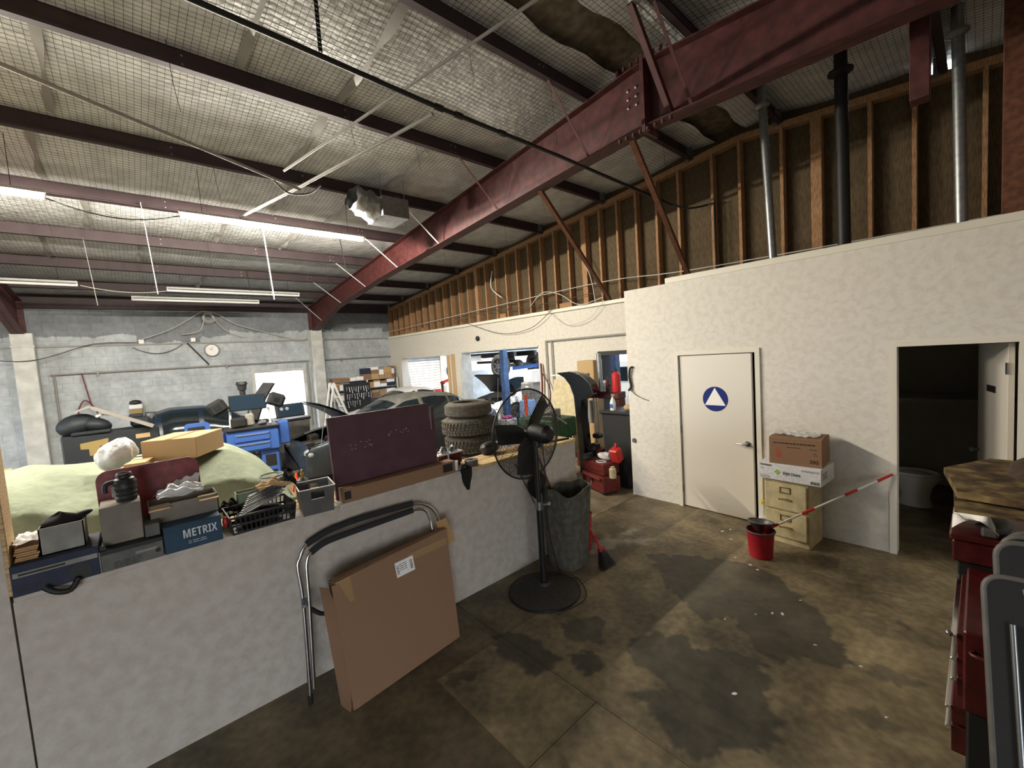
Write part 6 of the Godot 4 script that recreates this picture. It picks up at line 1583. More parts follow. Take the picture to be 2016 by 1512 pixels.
	st = begin(); bx(st, Vector3(0.06, 1.40, -10.65), Vector3(0.30, 0.18, 0.3), 0.05); bx(st, Vector3(0.0, 1.52, -10.65), Vector3(0.2, 0.07, 0.2), 0.02); tube(st, [Vector3(0.14, 1.49, -10.6), Vector3(0.14, 1.56, -10.6), Vector3(0.28, 1.55, -10.6), Vector3(0.28, 1.42, -10.6)], 0.014, 6); tag(obj("black_case", st, M.black_poly), "black carrying case on the black crate beside the grey channel", "case")
	st = begin(); bar(st, Vector3(-0.58, 1.78, -10.35), Vector3(0.22, 1.34, -10.28), 0.09, 0.03); bar(st, Vector3(-0.78, 1.70, -10.35), Vector3(-0.58, 1.79, -10.35), 0.09, 0.03); bar(st, Vector3(-0.56, 1.76, -10.31), Vector3(0.22, 1.32, -10.24), 0.012, 0.06); tag(obj("bent_channel", st, M.grey_pipe), "bent grey metal channel leaning across the black heap", "metal channel")
	st = begin(); crumple(st, Vector3(-0.42, 1.60, -10.5), Vector3(0.22, 0.10, 0.2), 5.0); tag(obj("white_rag", st, M.paper), "white rag tucked under the bent grey channel", "rag")
	# brown heap beyond the pilaster
	for s in [[Vector3(-1.75, 0.0, -8.3), Vector3(0.8, 1.02, 0.6), "cardboard_brown", -4.0, "brown stained carton at the bottom of the heap beyond the wooden post"], [Vector3(-1.62, 1.025, -8.25), Vector3(0.75, 0.12, 0.5), "cardboard_tan", 6.0, "flattened tan carton on the brown heap beyond the wooden post"], [Vector3(-1.7, 1.15, -8.3), Vector3(0.6, 0.10, 0.45), "cardboard_brown", -10.0, "thin brown carton topping the heap beyond the wooden post"]]:
		var bt := thing("heap_carton", s[4], "box", s[0], deg_to_rad(s[3]))
		st = begin(); bx(st, Vector3(0, s[1].y * 0.5, 0), s[1], 0.006); obj("carton_body", st, M[s[2]], bt)
	st = begin(); bx(st, Vector3(-1.45, 1.275, -8.25), Vector3(0.25, 0.02, 0.2), 0.0); tag(obj("white_card", st, M.paper), "white card lying on the brown heap", "card")
	# ---- parts shelves in the far corner
	t = thing("parts_shelf", "steel shelving loaded with parts cartons in the far corner", "shelving", Vector3(5.82, 0, -13.95))
	for y in [0.15, 0.62, 1.05, 1.38, 1.66]:
		st = begin(); bb(st, Vector3(-1.12, y, -0.22), Vector3(1.08, y + 0.02, 0.22), 0.003); obj("shelf_board", st, M.grey_pipe, t)
	for x in [-1.12, 0.0, 1.08]:
		for z in [-0.22, 0.22]:
			st = begin(); bb(st, Vector3(x - 0.02, 0, z - 0.02), Vector3(x + 0.02, 1.68, z + 0.02)); obj("upright", st, M.white_metal, t)
	var tones := [["paper", "white"], ["cardboard_brown", "brown"], ["cardboard_tan", "tan"], ["navy_card", "navy"], ["light_grey_card", "grey"], ["paper", "white"], ["cardboard", "brown"]]
	var r2 := RandomNumberGenerator.new(); r2.seed = 77
	for y in [1.07, 1.40, 1.68]:
		var x := 4.74
		while x < 6.82:
			var w := r2.randf_range(0.12, 0.34); var lim := 0.24 if y < 1.6 else (0.12 if x < 5.6 else 0.40)
			var yy: float = y
			var tone = tones[r2.randi() % 7]
			while yy < y + lim - 0.05:
				var h := minf(r2.randf_range(0.09, 0.2), y + lim - yy)
				tone = tones[r2.randi() % 7]
				if absf(x + w * 0.5 - 5.82) < w * 0.5 + 0.03 and y < 1.6 and false: break
				var c := carton("parts_carton", tone[1] + " parts carton among the loaded shelves in the far corner", Vector3(x, yy, -14.12), Vector3(minf(x + w, 6.86), yy + h, -13.80), M[tone[0]])
				c.set_meta("group", "parts cartons on the corner shelves")
				yy += h + 0.002
			x += w + 0.012
	t = thing("tool_board", "black pegboard of hanging tools behind the raised dark bonnet", "tool board", Vector3(5.25, 0, -13.2))
	st = begin(); bb(st, Vector3(-0.42, 0.75, -0.03), Vector3(0.42, 1.62, 0.03), 0.01); bb(st, Vector3(-0.36, 0, -0.1), Vector3(-0.3, 0.8, 0.1)); bb(st, Vector3(0.3, 0, -0.1), Vector3(0.36, 0.8, 0.1)); obj("board", st, M.black, t)
	for k in 26:
		st = begin(); var px := -0.34 + 0.075 * (k % 10); var py := 1.5 - 0.22 * (k / 10)
		rod(st, Vector3(px, py, 0.04), Vector3(px + 0.02 * sin(k), py - 0.10 - 0.04 * (k % 3), 0.045), 0.012, 6); ball(st, Vector3(px, py, 0.045), Vector3(0.022, 0.022, 0.012), 8); obj("hung_tool", st, M.chrome if k % 3 else M.steel, t)
	t = thing("white_ladder", "white folding ladder leaning beside the black tool board", "ladder", Vector3(4.75, 0, -12.75))
	for e in [-0.16, 0.16]:
		st = begin(); bar(st, Vector3(-0.42, 1.72, e), Vector3(0.15, 0.0, e), 0.03, 0.06); obj("rail", st, M.white_metal, t)
		st = begin(); bar(st, Vector3(-0.42, 1.70, e), Vector3(-0.75, 0.0, e), 0.025, 0.04); obj("rear_leg", st, M.white_metal, t)
	for k in 6:
		st = begin(); var f := (k + 0.5) / 6.0; bx(st, Vector3(lerpf(0.15, -0.42, f), 1.72 * f, 0), Vector3(0.09, 0.02, 0.32)); obj("step", st, M.white_metal, t)
	# ---- around the tyre machine near the restrooms
	t = thing("car_fender", "black curved car fender standing against the cream panel", "fender", Vector3(5.87, 0, 0.10))
	st = begin(); prism(st, [Vector2(5.40, 1.80), Vector2(5.10, 1.815), Vector2(4.85, 1.76), Vector2(4.66, 1.62), Vector2(4.58, 1.44), Vector2(4.70, 1.40), Vector2(4.86, 1.30), Vector2(4.88, 1.0), Vector2(4.84, 0.5), Vector2(4.86, 0.0), Vector2(4.96, 0.0), Vector2(4.97, 0.6), Vector2(5.0, 1.1), Vector2(5.02, 1.38), Vector2(5.10, 1.58), Vector2(5.22, 1.71)], 0.20, Transform3D(Basis(Vector3(0, 0, -1), Vector3.UP, Vector3.RIGHT), Vector3.ZERO), true); obj("panel", st, M.black_gloss, t)
	st = begin(); tube(st, spline([Vector3(-0.01, 1.815, -5.10), Vector3(-0.01, 1.76, -4.85), Vector3(-0.01, 1.62, -4.66), Vector3(-0.01, 1.44, -4.58)], 6), 0.012, 6); obj("lip", st, M.black_gloss, t)
	t = thing("cream_door_panel", "cream door panel leaning on the plaster wall behind the black fender", "panel", Vector3(6.5, 0, -6.2))
	st = begin(); prism(st, [Vector2(0.05, 0.02), Vector2(0.55, 0.02), Vector2(0.70, 0.7), Vector2(0.68, 1.25), Vector2(0.52, 1.60), Vector2(0.05, 1.62)], 0.05, Transform3D(Basis(Vector3(0, 0, 1), Vector3(0.16, 0.987, 0), Vector3(-0.987, 0.16, 0)), Vector3.ZERO), false); obj("skin", st, M.cabinet, t)
	t = thing("metal_dish", "dark metal dish on the shelf above the cream door panel", "dish", Vector3(6.72, 1.72, -5.75))
	st = begin(); lathe(st, [Vector2(0, 0), Vector2(0.09, 0), Vector2(0.12, 0.04), Vector2(0.11, 0.04), Vector2(0, 0.012)], 20); obj("dish", st, M.dark_plastic, t)
	st = begin(); bb(st, Vector3(6.55, 1.69, -6.1), Vector3(7.0, 1.715, -5.35), 0.003); tag(obj("wall_shelf", st, M.white_metal), "thin white shelf on the plaster wall above the cream door panel", "shelf")
	# red tyre machine
	t = thing("tyre_machine", "red tyre changing machine with chrome rods behind the black bin", "tyre machine", Vector3(6.36, 0, -4.64))
	st = begin(); bb(st, Vector3(-0.12, 1.30, -0.50), Vector3(0.10, 1.42, 0.42), 0.01); obj("cross_beam", st, M.tool_red, t)
	st = begin(); bb(st, Vector3(-0.10, 0.30, -0.50), Vector3(0.08, 1.30, -0.40), 0.01); obj("post", st, M.tool_red, t)
	st = begin(); bb(st, Vector3(-0.10, 0.30, 0.32), Vector3(0.08, 1.30, 0.42), 0.01); obj("post", st, M.tool_red, t)
	st = begin(); bb(st, Vector3(-0.25, 0.0, -0.5), Vector3(0.25, 0.32, 0.42), 0.03); obj("base", st, M.tool_red, t)
	st = begin(); bx(st, Vector3(-0.13, 1.05, -0.25), Vector3(0.02, 0.42, 0.24), 0.004); obj("grey_guard", st, M.grey_pipe, t)
	for z in [-0.08, -0.02]:
		st = begin(); rod(st, Vector3(-0.15, 1.32, z), Vector3(-0.15, 0.62, z), 0.014, 8); obj("chrome_rod", st, M.chrome, t)
	st = begin(); bx(st, Vector3(-0.15, 0.62, -0.05), Vector3(0.14, 0.08, 0.16), 0.02); obj("bead_foot", st, M.black, t)
	for z in [-0.42, -0.30]:
		st = begin(); rod(st, Vector3(-0.02, 1.42, z), Vector3(-0.02, 1.72, z), 0.022, 10); ball(st, Vector3(-0.02, 1.73, z), Vector3(0.04, 0.03, 0.04), 10); obj("air_cylinder", st, M.steel, t)
	st = begin(); bar(st, Vector3(-0.1, 1.50, -0.52), Vector3(-0.12, 1.38, -0.24), 0.03, 0.03); obj("lever", st, M.tool_red, t)
	st = begin(); rod(st, Vector3(0.02, 1.42, -0.05), Vector3(0.02, 2.12, -0.07), 0.045, 14); rod(st, Vector3(0.02, 1.42, -0.05), Vector3(0.02, 1.52, -0.05), 0.055, 14); obj("tower_tube", st, M.galvanised, t)
	st = begin(); bb(st, Vector3(6.62, 0.0, -5.42), Vector3(6.9, 1.98, -5.02), 0.004); tag(obj("tan_locker", st, M.cardboard_tan), "tan wooden locker standing beside the dark doorway frame", "locker")
	t = thing("fire_extinguisher", "red fire extinguisher with a black hose on the tyre machine beam", "extinguisher", Vector3(6.33, 1.42, -4.32))
	st = begin(); lathe(st, [Vector2(0, 0), Vector2(0.07, 0), Vector2(0.075, 0.02), Vector2(0.075, 0.30), Vector2(0.05, 0.34), Vector2(0.02, 0.36), Vector2(0, 0.36)], 20); obj("cylinder", st, M.bright_red, t)
	st = begin(); bx(st, Vector3(0, 0.38, 0), Vector3(0.04, 0.05, 0.03), 0.006); tube(st, spline([Vector3(0, 0.37, 0), Vector3(-0.05, 0.33, -0.10), Vector3(-0.07, 0.18, -0.12), Vector3(-0.05, 0.1, -0.08)], 5), 0.010, 6); obj("valve_and_hose", st, M.black, t)
	for s in [[Vector3(6.33, 1.42, -4.50), 0.035, 0.26, "tool_red", "short red spray can beside the fire extinguisher"], [Vector3(6.35, 1.42, -4.58), 0.034, 0.20, "white_plastic", "white spray can on the tyre machine beam"]]:
		t = thing("spray_can", s[4], "spray can", s[0]); st = begin(); lathe(st, [Vector2(0, 0), Vector2(s[1], 0), Vector2(s[1], s[2] * 0.85), Vector2(s[1] * 0.6, s[2] * 0.92), Vector2(s[1] * 0.6, s[2]), Vector2(0, s[2])], 16); obj("can", st, M[s[3]], t)
	# black wheeled bin with things on its lid
	t = thing("wheeled_bin", "black wheeled bin standing at the restroom corner", "bin", Vector3(5.80, 0, -3.82))
	st = begin(); prism(st, [Vector2(-0.22, 0.06), Vector2(0.22, 0.06), Vector2(0.27, 1.16), Vector2(-0.27, 1.16)], 0.5, Transform3D(Basis(Vector3(0, 0, -1), Vector3.UP, Vector3.RIGHT), Vector3(-0.25, 0, 0))); obj("bin_body", st, M.black, t)
	st = begin(); bb(st, Vector3(-0.29, 1.16, -0.30), Vector3(0.27, 1.21, 0.29), 0.015); obj("lid", st, M.dark_plastic, t)
	for z in [-0.2, 0.2]:
		st = begin(); rod(st, Vector3(0.16, 0.1, z - 0.02), Vector3(0.16, 0.1, z + 0.02), 0.1, 16); obj("wheel", st, M.black_rubber, t)
	st = begin(); bb(st, Vector3(-0.24, 0.0, -0.18), Vector3(-0.16, 0.07, 0.18)); obj("foot", st, M.black, t)
	t = thing("spray_bottle", "white trigger spray bottle on the black wheeled bin lid", "bottle", Vector3(5.62, 1.212, -3.92))
	st = begin(); lathe(st, [Vector2(0, 0), Vector2(0.045, 0), Vector2(0.047, 0.12), Vector2(0.03, 0.17), Vector2(0.014, 0.20), Vector2(0.014, 0.22), Vector2(0, 0.22)], 18); obj("bottle_body", st, M.bottle, t)
	st = begin(); bx(st, Vector3(0, 0.24, 0.01), Vector3(0.024, 0.035, 0.07), 0.006); obj("trigger_head", st, M.brass, t)
	st = begin(); bx(st, Vector3(-0.045, 0.07, 0), Vector3(0.006, 0.06, 0.05)); obj("sticker", st, M.blue_machine, t)
	st = begin(); ball(st, Vector3(5.66, 1.262, -3.66), Vector3(0.06, 0.05, 0.085), 14); ball(st, Vector3(5.62, 1.245, -3.56), Vector3(0.03, 0.03, 0.04), 10); tag(obj("dust_mask", st, M.cardboard_tan), "cream moulded dust mask lying on the black bin lid", "mask")
	# red tool boxes and black clutter on the floor
	t = thing("lower_toolbox", "battered red steel tool chest on the floor at the restroom corner", "tool chest", Vector3(5.30, 0, -3.98), deg_to_rad(-20.0))
	st = begin(); bb(st, Vector3(-0.16, 0.03, -0.30), Vector3(0.16, 0.27, 0.28), 0.01); obj("chest_body", st, M.rust_red, t)
	st = begin(); rod(st, Vector3(-0.18, 0.245, -0.26), Vector3(-0.18, 0.245, 0.26), 0.025, 10); obj("front_rail", st, M.rust_red, t)
	st = begin(); bx(st, Vector3(-0.18, 0.21, 0.0), Vector3(0.05, 0.08, 0.07), 0.015); obj("latch", st, M.black, t)
	for z in [-0.24, 0.22]:
		for x in [-0.1, 0.1]:
			st = begin(); rod(st, Vector3(x, 0.018, z - 0.015), Vector3(x, 0.018, z + 0.015), 0.018, 10); obj("caster", st, M.black_rubber, t)
	t = thing("upper_toolbox", "open red metal box stacked on the battered red tool chest", "tool chest", Vector3(5.36, 0.275, -4.02), deg_to_rad(-16.0))
	st = begin(); bb(st, Vector3(-0.15, 0, -0.26), Vector3(0.15, 0.17, 0.26), 0.008); obj("chest_body", st, M.rust_red, t)
	st = begin(); bx(st, Vector3(-0.152, 0.05, 0.02), Vector3(0.004, 0.012, 0.32)); obj("slot_shade", st, M.black, t)  # black bar laid on the front, shade of a slot as colour
	var q := []
	for k in 24: q.append(Vector3(5.28 + cos(TAU * k / 24) * 0.055, 0.452, -3.95 + sin(TAU * k / 24) * 0.085))
	st = begin(); tube(st, q, 0.008, 6, false, true); tag(obj("white_ring", st, M.white_plastic), "white plastic ring lying on the open red metal box", "ring")
	t = thing("cream_jar", "cream plastic jar on the battered red tool chest", "jar", Vector3(5.16, 0.275, -3.66)); st = begin(); lathe(st, [Vector2(0, 0), Vector2(0.05, 0), Vector2(0.052, 0.13), Vector2(0.04, 0.15), Vector2(0.03, 0.15), Vector2(0.03, 0.17), Vector2(0, 0.17)], 18); obj("jar_body", st, M.cabinet, t)
	var bits := [[Vector3(5.30, 0.49, -4.22), Vector3(0.10, 0.05, 0.07), "engine", "greasy casting heaped on the open red metal box"], [Vector3(5.42, 0.50, -3.98), Vector3(0.08, 0.05, 0.12), "white_plastic", "white plastic trim heaped on the open red metal box"], [Vector3(5.45, 0.49, -3.80), Vector3(0.06, 0.045, 0.08), "grey_plastic", "grey plastic cover heaped on the open red metal box"], [Vector3(5.62, 0.54, -4.33), Vector3(0.10, 0.10, 0.10), "black", "black hub casting on the heap behind the red boxes"], [Vector3(5.62, 0.49, -4.22), Vector3(0.08, 0.06, 0.08), "rust_red", "rusty bracket on the heap behind the red boxes"]]
	for b in bits:
		st = begin(); ball(st, b[0], b[1], 12, Basis.from_euler(Vector3(0.3, b[0].z * 3.0, 0.2))); bx(st, b[0] + Vector3(0.02, 0.03, 0.02), b[1] * 1.1, 0.01, Transform3D.IDENTITY); tag(obj("loose_part", st, M[b[2]]), b[3], "car part")
	t = thing("red_funnel_can", "bright red jerry can tilted on the heap by the black bin", "can", Vector3(5.40, 0.45, -3.72)); t.rotation.z = 0.35
	st = begin(); bx(st, Vector3(0, 0.13, 0), Vector3(0.14, 0.22, 0.16), 0.02); rod(st, Vector3(0.03, 0.24, 0), Vector3(0.06, 0.30, 0), 0.02, 8); obj("can_body", st, M.bright_red, t)
	st = begin(); bb(st, Vector3(5.56, 0, -4.52), Vector3(5.80, 0.44, -4.18), 0.01); tag(obj("dark_crate", st, M.dark_plastic), "dark crate under the heap behind the red boxes", "crate")
	t = thing("jack_bottle", "black bottle jack standing in front of the red boxes beside the partition end", "jack", Vector3(5.06, 0, -4.36)); st = begin(); bx(st, Vector3(0, 0.03, 0), Vector3(0.16, 0.06, 0.16), 0.01); rod(st, Vector3(0, 0.06, 0), Vector3(0, 0.32, 0), 0.06, 14); rod(st, Vector3(0, 0.32, 0), Vector3(0, 0.46, 0), 0.025, 10); obj("jack_body", st, M.grey_plastic, t)
	st = begin(); bx(st, Vector3(0, 0.47, 0), Vector3(0.08, 0.02, 0.08), 0.004); obj("saddle", st, M.steel, t)
	# green brake lathe
	t = thing("brake_lathe", "green brake lathe with a grey box and black cranks behind the partition end", "lathe", Vector3(5.10, 0, -4.86))
	st = begin(); bb(st, Vector3(-0.25, 0, -0.30), Vector3(0.25, 0.80, 0.30), 0.01); obj("cabinet", st, M.green_machine, t)
	st = begin(); bb(st, Vector3(-0.30, 0.80, -0.42), Vector3(0.28, 1.12, 0.38), 0.02); obj("bed", st, M.green_machine, t)
	st = begin(); bb(st, Vector3(-0.1, 1.12, -0.05), Vector3(0.12, 1.26, 0.20), 0.015); obj("motor_box", st, M.light_grey_card, t)
	st = begin(); tube(st, [Vector3(-0.2, 1.15, -0.1), Vector3(-0.25, 1.22, 0.25), Vector3(-0.2, 1.20, 0.34), Vector3(-0.22, 1.08, 0.62)], 0.02, 8); rod(st, Vector3(-0.32, 1.0, -0.1), Vector3(-0.24, 1.0, -0.1), 0.12, 18); rod(st, Vector3(-0.34, 1.0, 0.18), Vector3(-0.24, 1.0, 0.18), 0.07, 14); obj("crank", st, M.black, t)

func side_bay():
	var st: SurfaceTool
	var t: Node3D
	st = begin()
	for k in 5: bb(st, Vector3(7.25, 4.55, -14.6 + k * 2.4), Vector3(14.4, 4.7, -13.4 + k * 2.4 + (0.5 if k == 4 else 0.0)))  # gaps between the strips are added to let sky and sun in
	bb(st, Vector3(7.25, 4.5, -14.6), Vector3(7.4, 4.72, -3.3)); bb(st, Vector3(14.2, 4.5, -14.6), Vector3(14.4, 4.72, -3.3))
	struct("ceiling_side", st, M.bright_wall, "white ceiling of the lift bay, gaps added to brighten the bay", "ceiling")
	st = begin(); bb(st, Vector3(8.3, 0, -3.48), Vector3(14.4, 4.6, -3.3)); bb(st, Vector3(14.2, 0, -14.5), Vector3(14.4, 4.6, -13.4)); bb(st, Vector3(14.2, 3.6, -13.4), Vector3(14.4, 4.6, -9.4)); bb(st, Vector3(14.2, 0, -9.4), Vector3(14.4, 4.6, -8.6)); bb(st, Vector3(14.2, 3.6, -8.6), Vector3(14.4, 4.6, -4.2)); bb(st, Vector3(14.2, 0, -4.2), Vector3(14.4, 4.6, -3.4))
	struct("wall_bay", st, M.bright_wall, "white end walls of the lift bay with open roller doors", "wall")
	# roller door on the block wall of the bay
	var rd := Node3D.new(); rd.name = "door_4"; add_child(rd); tag(rd, "closed white roller door of horizontal slats in the lift bay", "roller door", "", "structure")
	for k in 24:
		st = begin(); bb(st, Vector3(7.55, 0.02 + k * 0.098, -14.34), Vector3(9.05, 0.112 + k * 0.098, -14.29), 0.012); obj("slat", st, M.white_paint, rd)
	st = begin(); bb(st, Vector3(7.45, 0, -14.34), Vector3(7.55, 2.45, -14.22)); bb(st, Vector3(9.05, 0, -14.34), Vector3(9.15, 2.45, -14.22)); bb(st, Vector3(7.45, 2.37, -14.34), Vector3(9.15, 2.5, -14.2)); obj("guide_rail", st, M.white_paint, rd)
	t = thing("red_sign", "narrow white and red sign strip beside the roller door", "sign", Vector3(7.42, 1.2, -14.2)); st = begin(); bb(st, Vector3(-0.06, 0, 0), Vector3(0.06, 0.9, 0.01)); obj("strip", st, M.paper, t)
	for k in 4:
		st = begin(); bb(st, Vector3(-0.045, 0.08 + k * 0.21, 0.01), Vector3(0.045, 0.22 + k * 0.21, 0.012)); obj("red_print", st, M.red_ink, t)
	t = thing("red_workbench", "red tool bench in front of the roller door", "bench", Vector3(8.1, 0, -13.7)); st = begin(); bb(st, Vector3(-0.4, 0.75, -0.25), Vector3(0.4, 1.10, 0.25), 0.015); obj("case", st, M.bright_red, t)
	st = begin()
	for x in [-0.36, 0.36]: bb(st, Vector3(x - 0.03, 0, -0.2), Vector3(x + 0.03, 0.75, 0.2))
	obj("legs", st, M.black, t)
	st = begin(); bx(st, Vector3(0, 0.95, 0.256), Vector3(0.5, 0.18, 0.01)); obj("drawer_front", st, M.tool_red, t)
	t = thing("engine_crane", "red engine crane with a hanging black hook in the lift bay", "crane", Vector3(7.95, 0, -12.45))
	st = begin(); bb(st, Vector3(-0.05, 0.1, -0.05), Vector3(0.05, 1.42, 0.05)); bb(st, Vector3(-0.3, 0.05, -0.4), Vector3(-0.22, 0.13, 0.5)); bb(st, Vector3(0.22, 0.05, -0.4), Vector3(0.3, 0.13, 0.5)); bb(st, Vector3(-0.3, 0.05, -0.4), Vector3(0.3, 0.13, -0.3)); obj("mast", st, M.tool_red, t)
	st = begin(); bar(st, Vector3(0, 1.38, -0.1), Vector3(0, 1.50, 0.5), 0.08, 0.08); obj("boom", st, M.bright_red, t)
	st = begin(); bb(st, Vector3(-0.12, 1.0, 0.2), Vector3(0.12, 1.35, 0.42), 0.02); obj("pump", st, M.white_metal, t)
	for c in [Vector3(-0.26, 0, -0.35), Vector3(0.26, 0, -0.35), Vector3(-0.26, 0, 0.45), Vector3(0.26, 0, 0.45)]:
		st = begin(); rod(st, c + Vector3(-0.02, 0.04, 0), c + Vector3(0.02, 0.04, 0), 0.04, 10); obj("caster", st, M.black_rubber, t)
	st = begin(); ball(st, Vector3(7.16, 1.82, -10.85), Vector3(0.06, 0.16, 0.07), 12); rod(st, Vector3(7.16, 1.95, -10.85), Vector3(7.16, 2.3, -10.85), 0.008, 6); tag(obj("hanging_reel", st, M.black), "black oval reel hanging in the opening before the roller door", "reel")
	t = thing("green_cylinder", "green gas cylinder standing beside the white post", "gas cylinder", Vector3(7.55, 0, -10.55)); st = begin(); lathe(st, [Vector2(0, 0), Vector2(0.09, 0), Vector2(0.09, 0.95), Vector2(0.06, 1.05), Vector2(0.03, 1.08), Vector2(0.03, 1.14), Vector2(0, 1.14)], 18); obj("shell", st, M.green_machine, t)
	# lift posts
	for s in [[8.2, -9.46, "blue lift post standing in the wide opening"], [7.75, -5.32, "blue lift post seen through the narrow dark doorway"]]:
		t = thing("lift_post", s[2], "lift post", Vector3(s[0], 0, s[1])); st = begin(); bb(st, Vector3(-0.09, 0, -0.09), Vector3(0.09, 3.4, 0.09), 0.01); obj("column", st, M.blue_post, t)
		st = begin(); bb(st, Vector3(-0.10, 1.3, -0.12), Vector3(0.10, 1.7, -0.09)); obj("carriage", st, M.black, t)
		st = begin(); bb(st, Vector3(-0.25, 0, -0.25), Vector3(0.25, 0.03, 0.25)); obj("base_plate", st, M.blue_post, t)
	# lifted truck: underside, bumper, wheel
	t = thing("lifted_truck", "pickup truck raised overhead on the lift, tyres hanging", "truck", Vector3(10.4, 0, -12.2))
	st = begin(); bb(st, Vector3(-0.95, 2.35, -1.5), Vector3(0.95, 3.2, 1.4), 0.06); obj("body", st, M.grey_plastic, t)
	st = begin()
	for x in [-0.5, 0.5]: bb(st, Vector3(x - 0.06, 2.12, -1.4), Vector3(x + 0.06, 2.30, 1.4))
	rod(st, Vector3(-0.8, 1.82, 1.0), Vector3(0.8, 1.82, 1.0), 0.06, 10); rod(st, Vector3(0, 1.95, -1.4), Vector3(0, 1.95, 1.0), 0.05, 10); bx(st, Vector3(0, 2.0, 0.2), Vector3(0.6, 0.25, 0.7), 0.05); ball(st, Vector3(0, 1.82, 1.0), Vector3(0.2, 0.18, 0.18)); obj("chassis", st, M.engine, t)
	st = begin(); bb(st, Vector3(-1.0, 2.05, -1.62), Vector3(1.0, 2.24, -1.5), 0.02); bb(st, Vector3(-1.02, 2.05, -1.6), Vector3(-0.92, 2.24, 0.1), 0.02); obj("bumper", st, M.chrome, t)
	for x in [-0.86, 0.86]:
		var wn := Node3D.new(); wn.name = "wheel"; t.add_child(wn, true); wn.position = Vector3(x, 1.82, 1.0)
		st = tyre_mesh(0.40, 0.26, 0.24, true); var tm := obj("tyre", st, M.tyre, wn); tm.rotation.z = HALF; tm.position.x = 0.13
		st = begin(); lathe(st, [Vector2(0, 0.10), Vector2(0.08, 0.11), Vector2(0.09, 0.06), Vector2(0.23, 0.05), Vector2(0.25, 0.12)], 22, Transform3D(Basis(Vector3(0, 1, 0), Vector3(-signf(-x), 0, 0), Vector3(0, 0, 1)), Vector3.ZERO))
		for k in 6: bar(st, Vector3(signf(x) * 0.09, 0, 0), Vector3(signf(x) * 0.11, cos(TAU * k / 6) * 0.22, sin(TAU * k / 6) * 0.22), 0.05, 0.03, Vector3.RIGHT)
		obj("rim", st, M.steel, wn)
	t = thing("white_hatchback", "white car with its bonnet raised in the lift bay", "car", Vector3(7.95, 0, -10.48))
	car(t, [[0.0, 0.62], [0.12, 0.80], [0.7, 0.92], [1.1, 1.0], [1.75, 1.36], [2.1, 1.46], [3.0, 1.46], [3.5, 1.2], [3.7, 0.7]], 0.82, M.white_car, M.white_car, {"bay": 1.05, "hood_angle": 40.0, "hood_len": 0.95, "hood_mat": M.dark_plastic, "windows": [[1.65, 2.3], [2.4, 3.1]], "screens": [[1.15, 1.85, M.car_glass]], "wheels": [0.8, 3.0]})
	t = thing("grey_bin", "grey lidded bin under a white machine in the lift bay", "bin", Vector3(8.75, 0, -8.85)); st = begin(); bb(st, Vector3(-0.25, 0.0, -0.27), Vector3(0.25, 1.35, 0.22), 0.02); obj("bin_body", st, M.grey_pipe, t)
	st = begin(); ball(st, Vector3(-0.255, 1.22, 0), Vector3(0.01, 0.03, 0.08), 10); obj("badge", st, M.white_metal, t)
	t = thing("white_machine", "white machine with a blue arm above the grey bin", "machine", Vector3(8.80, 1.352, -8.80)); st = begin(); bb(st, Vector3(-0.25, 0, -0.25), Vector3(0.25, 0.36, 0.28), 0.02); obj("housing", st, M.white_plastic, t)
	st = begin(); bb(st, Vector3(-0.253, 0.10, -0.1), Vector3(-0.249, 0.30, 0.12)); obj("notice", st, M.paper, t)
	st = begin(); bar(st, Vector3(-0.1, 0.42, -0.8), Vector3(-0.1, 0.50, 0.4), 0.1, 0.10); obj("arm", st, M.blue_machine, t)
	t = thing("blue_cabinet", "tall blue cabinet with glass shelves at the side of the lift bay", "cabinet", Vector3(9.9, 0, -8.75)); st = begin(); bb(st, Vector3(-0.2, 0, -0.25), Vector3(0.2, 2.45, 0.35), 0.01); obj("case", st, M.blue_machine, t)
	for k in 4:
		st = begin(); bb(st, Vector3(-0.21, 0.9 + 0.37 * k, -0.2), Vector3(-0.20, 1.20 + 0.37 * k, 0.3)); obj("glass_panel", st, M.white_metal, t)
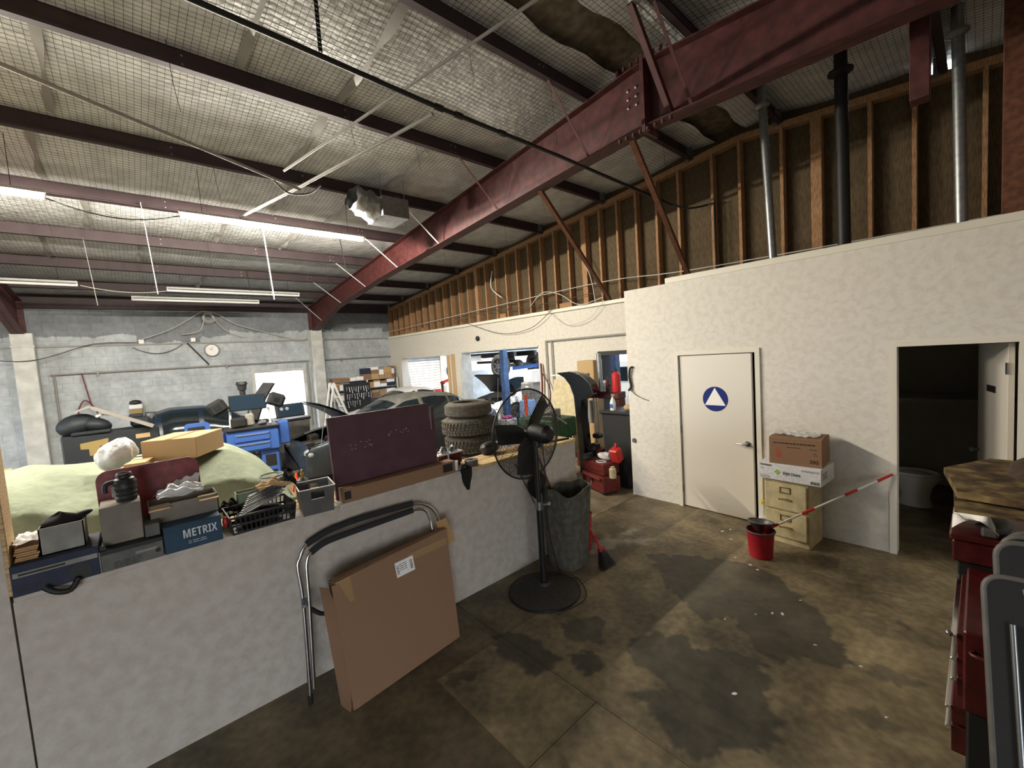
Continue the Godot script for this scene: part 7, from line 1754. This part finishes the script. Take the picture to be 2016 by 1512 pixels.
	t = thing("blue_barrel", "light blue barrel on the lift bay floor behind the fan", "barrel", Vector3(8.1, 0, -8.45)); mat("pale_blue", "86a9d6", 0.5); st = begin(); lathe(st, [Vector2(0, 0), Vector2(0.22, 0), Vector2(0.24, 0.2), Vector2(0.24, 0.7), Vector2(0.22, 0.9), Vector2(0, 0.9)], 22); obj("shell", st, M.pale_blue, t)
	st = begin(); rod(st, Vector3(7.6, 0, -8.0), Vector3(7.6, 1.12, -8.0), 0.045, 12); tag(obj("orange_post", st, M.orange), "orange marker post behind the fan guard", "post")
	st = begin(); tube(st, spline([Vector3(6.93, 1.95, -6.72), Vector3(6.92, 1.6, -6.7), Vector3(6.92, 1.0, -6.72), Vector3(6.9, 0.6, -6.6)], 5), 0.022, 8); tube(st, spline([Vector3(6.92, 1.75, -6.7), Vector3(6.9, 1.5, -6.5), Vector3(6.9, 1.2, -6.45), Vector3(6.9, 0.9, -6.6)], 5), 0.012, 8); tag(obj("red_hose", st, M.rust_red), "rust red hose hanging down the plaster beside the wide opening", "hose")
	t = thing("pink_rag", "pink rag on the lift bay floor behind the tyres", "rag", Vector3(7.7, 0.0, -8.9)); st = begin(); bb(st, Vector3(-0.2, 0, -0.2), Vector3(0.2, 0.42, 0.2), 0.02); obj("box", st, M.white_plastic, t)
	st = begin(); ball(st, Vector3(0, 0.46, 0), Vector3(0.18, 0.05, 0.16), 12); obj("cloth", st, M.pink, t)
	# white van through the narrow doorway
	t = thing("white_van", "white van parked in the bay beyond the narrow dark doorway", "van", Vector3(10.2, 0, -6.9)); st = begin(); bb(st, Vector3(0, 0.35, -1.4), Vector3(2.0, 1.95, 2.4), 0.15); obj("body", st, M.white_car, t)
	st = begin(); bb(st, Vector3(-0.006, 1.25, -0.4), Vector3(0.0, 1.65, 0.9)); obj("side_window", st, M.car_glass, t)
	for z in [-0.8, 1.6]:
		st = begin(); rod(st, Vector3(-0.02, 0.35, z), Vector3(0.2, 0.35, z), 0.35, 22); obj("wheel", st, M.black_rubber, t)
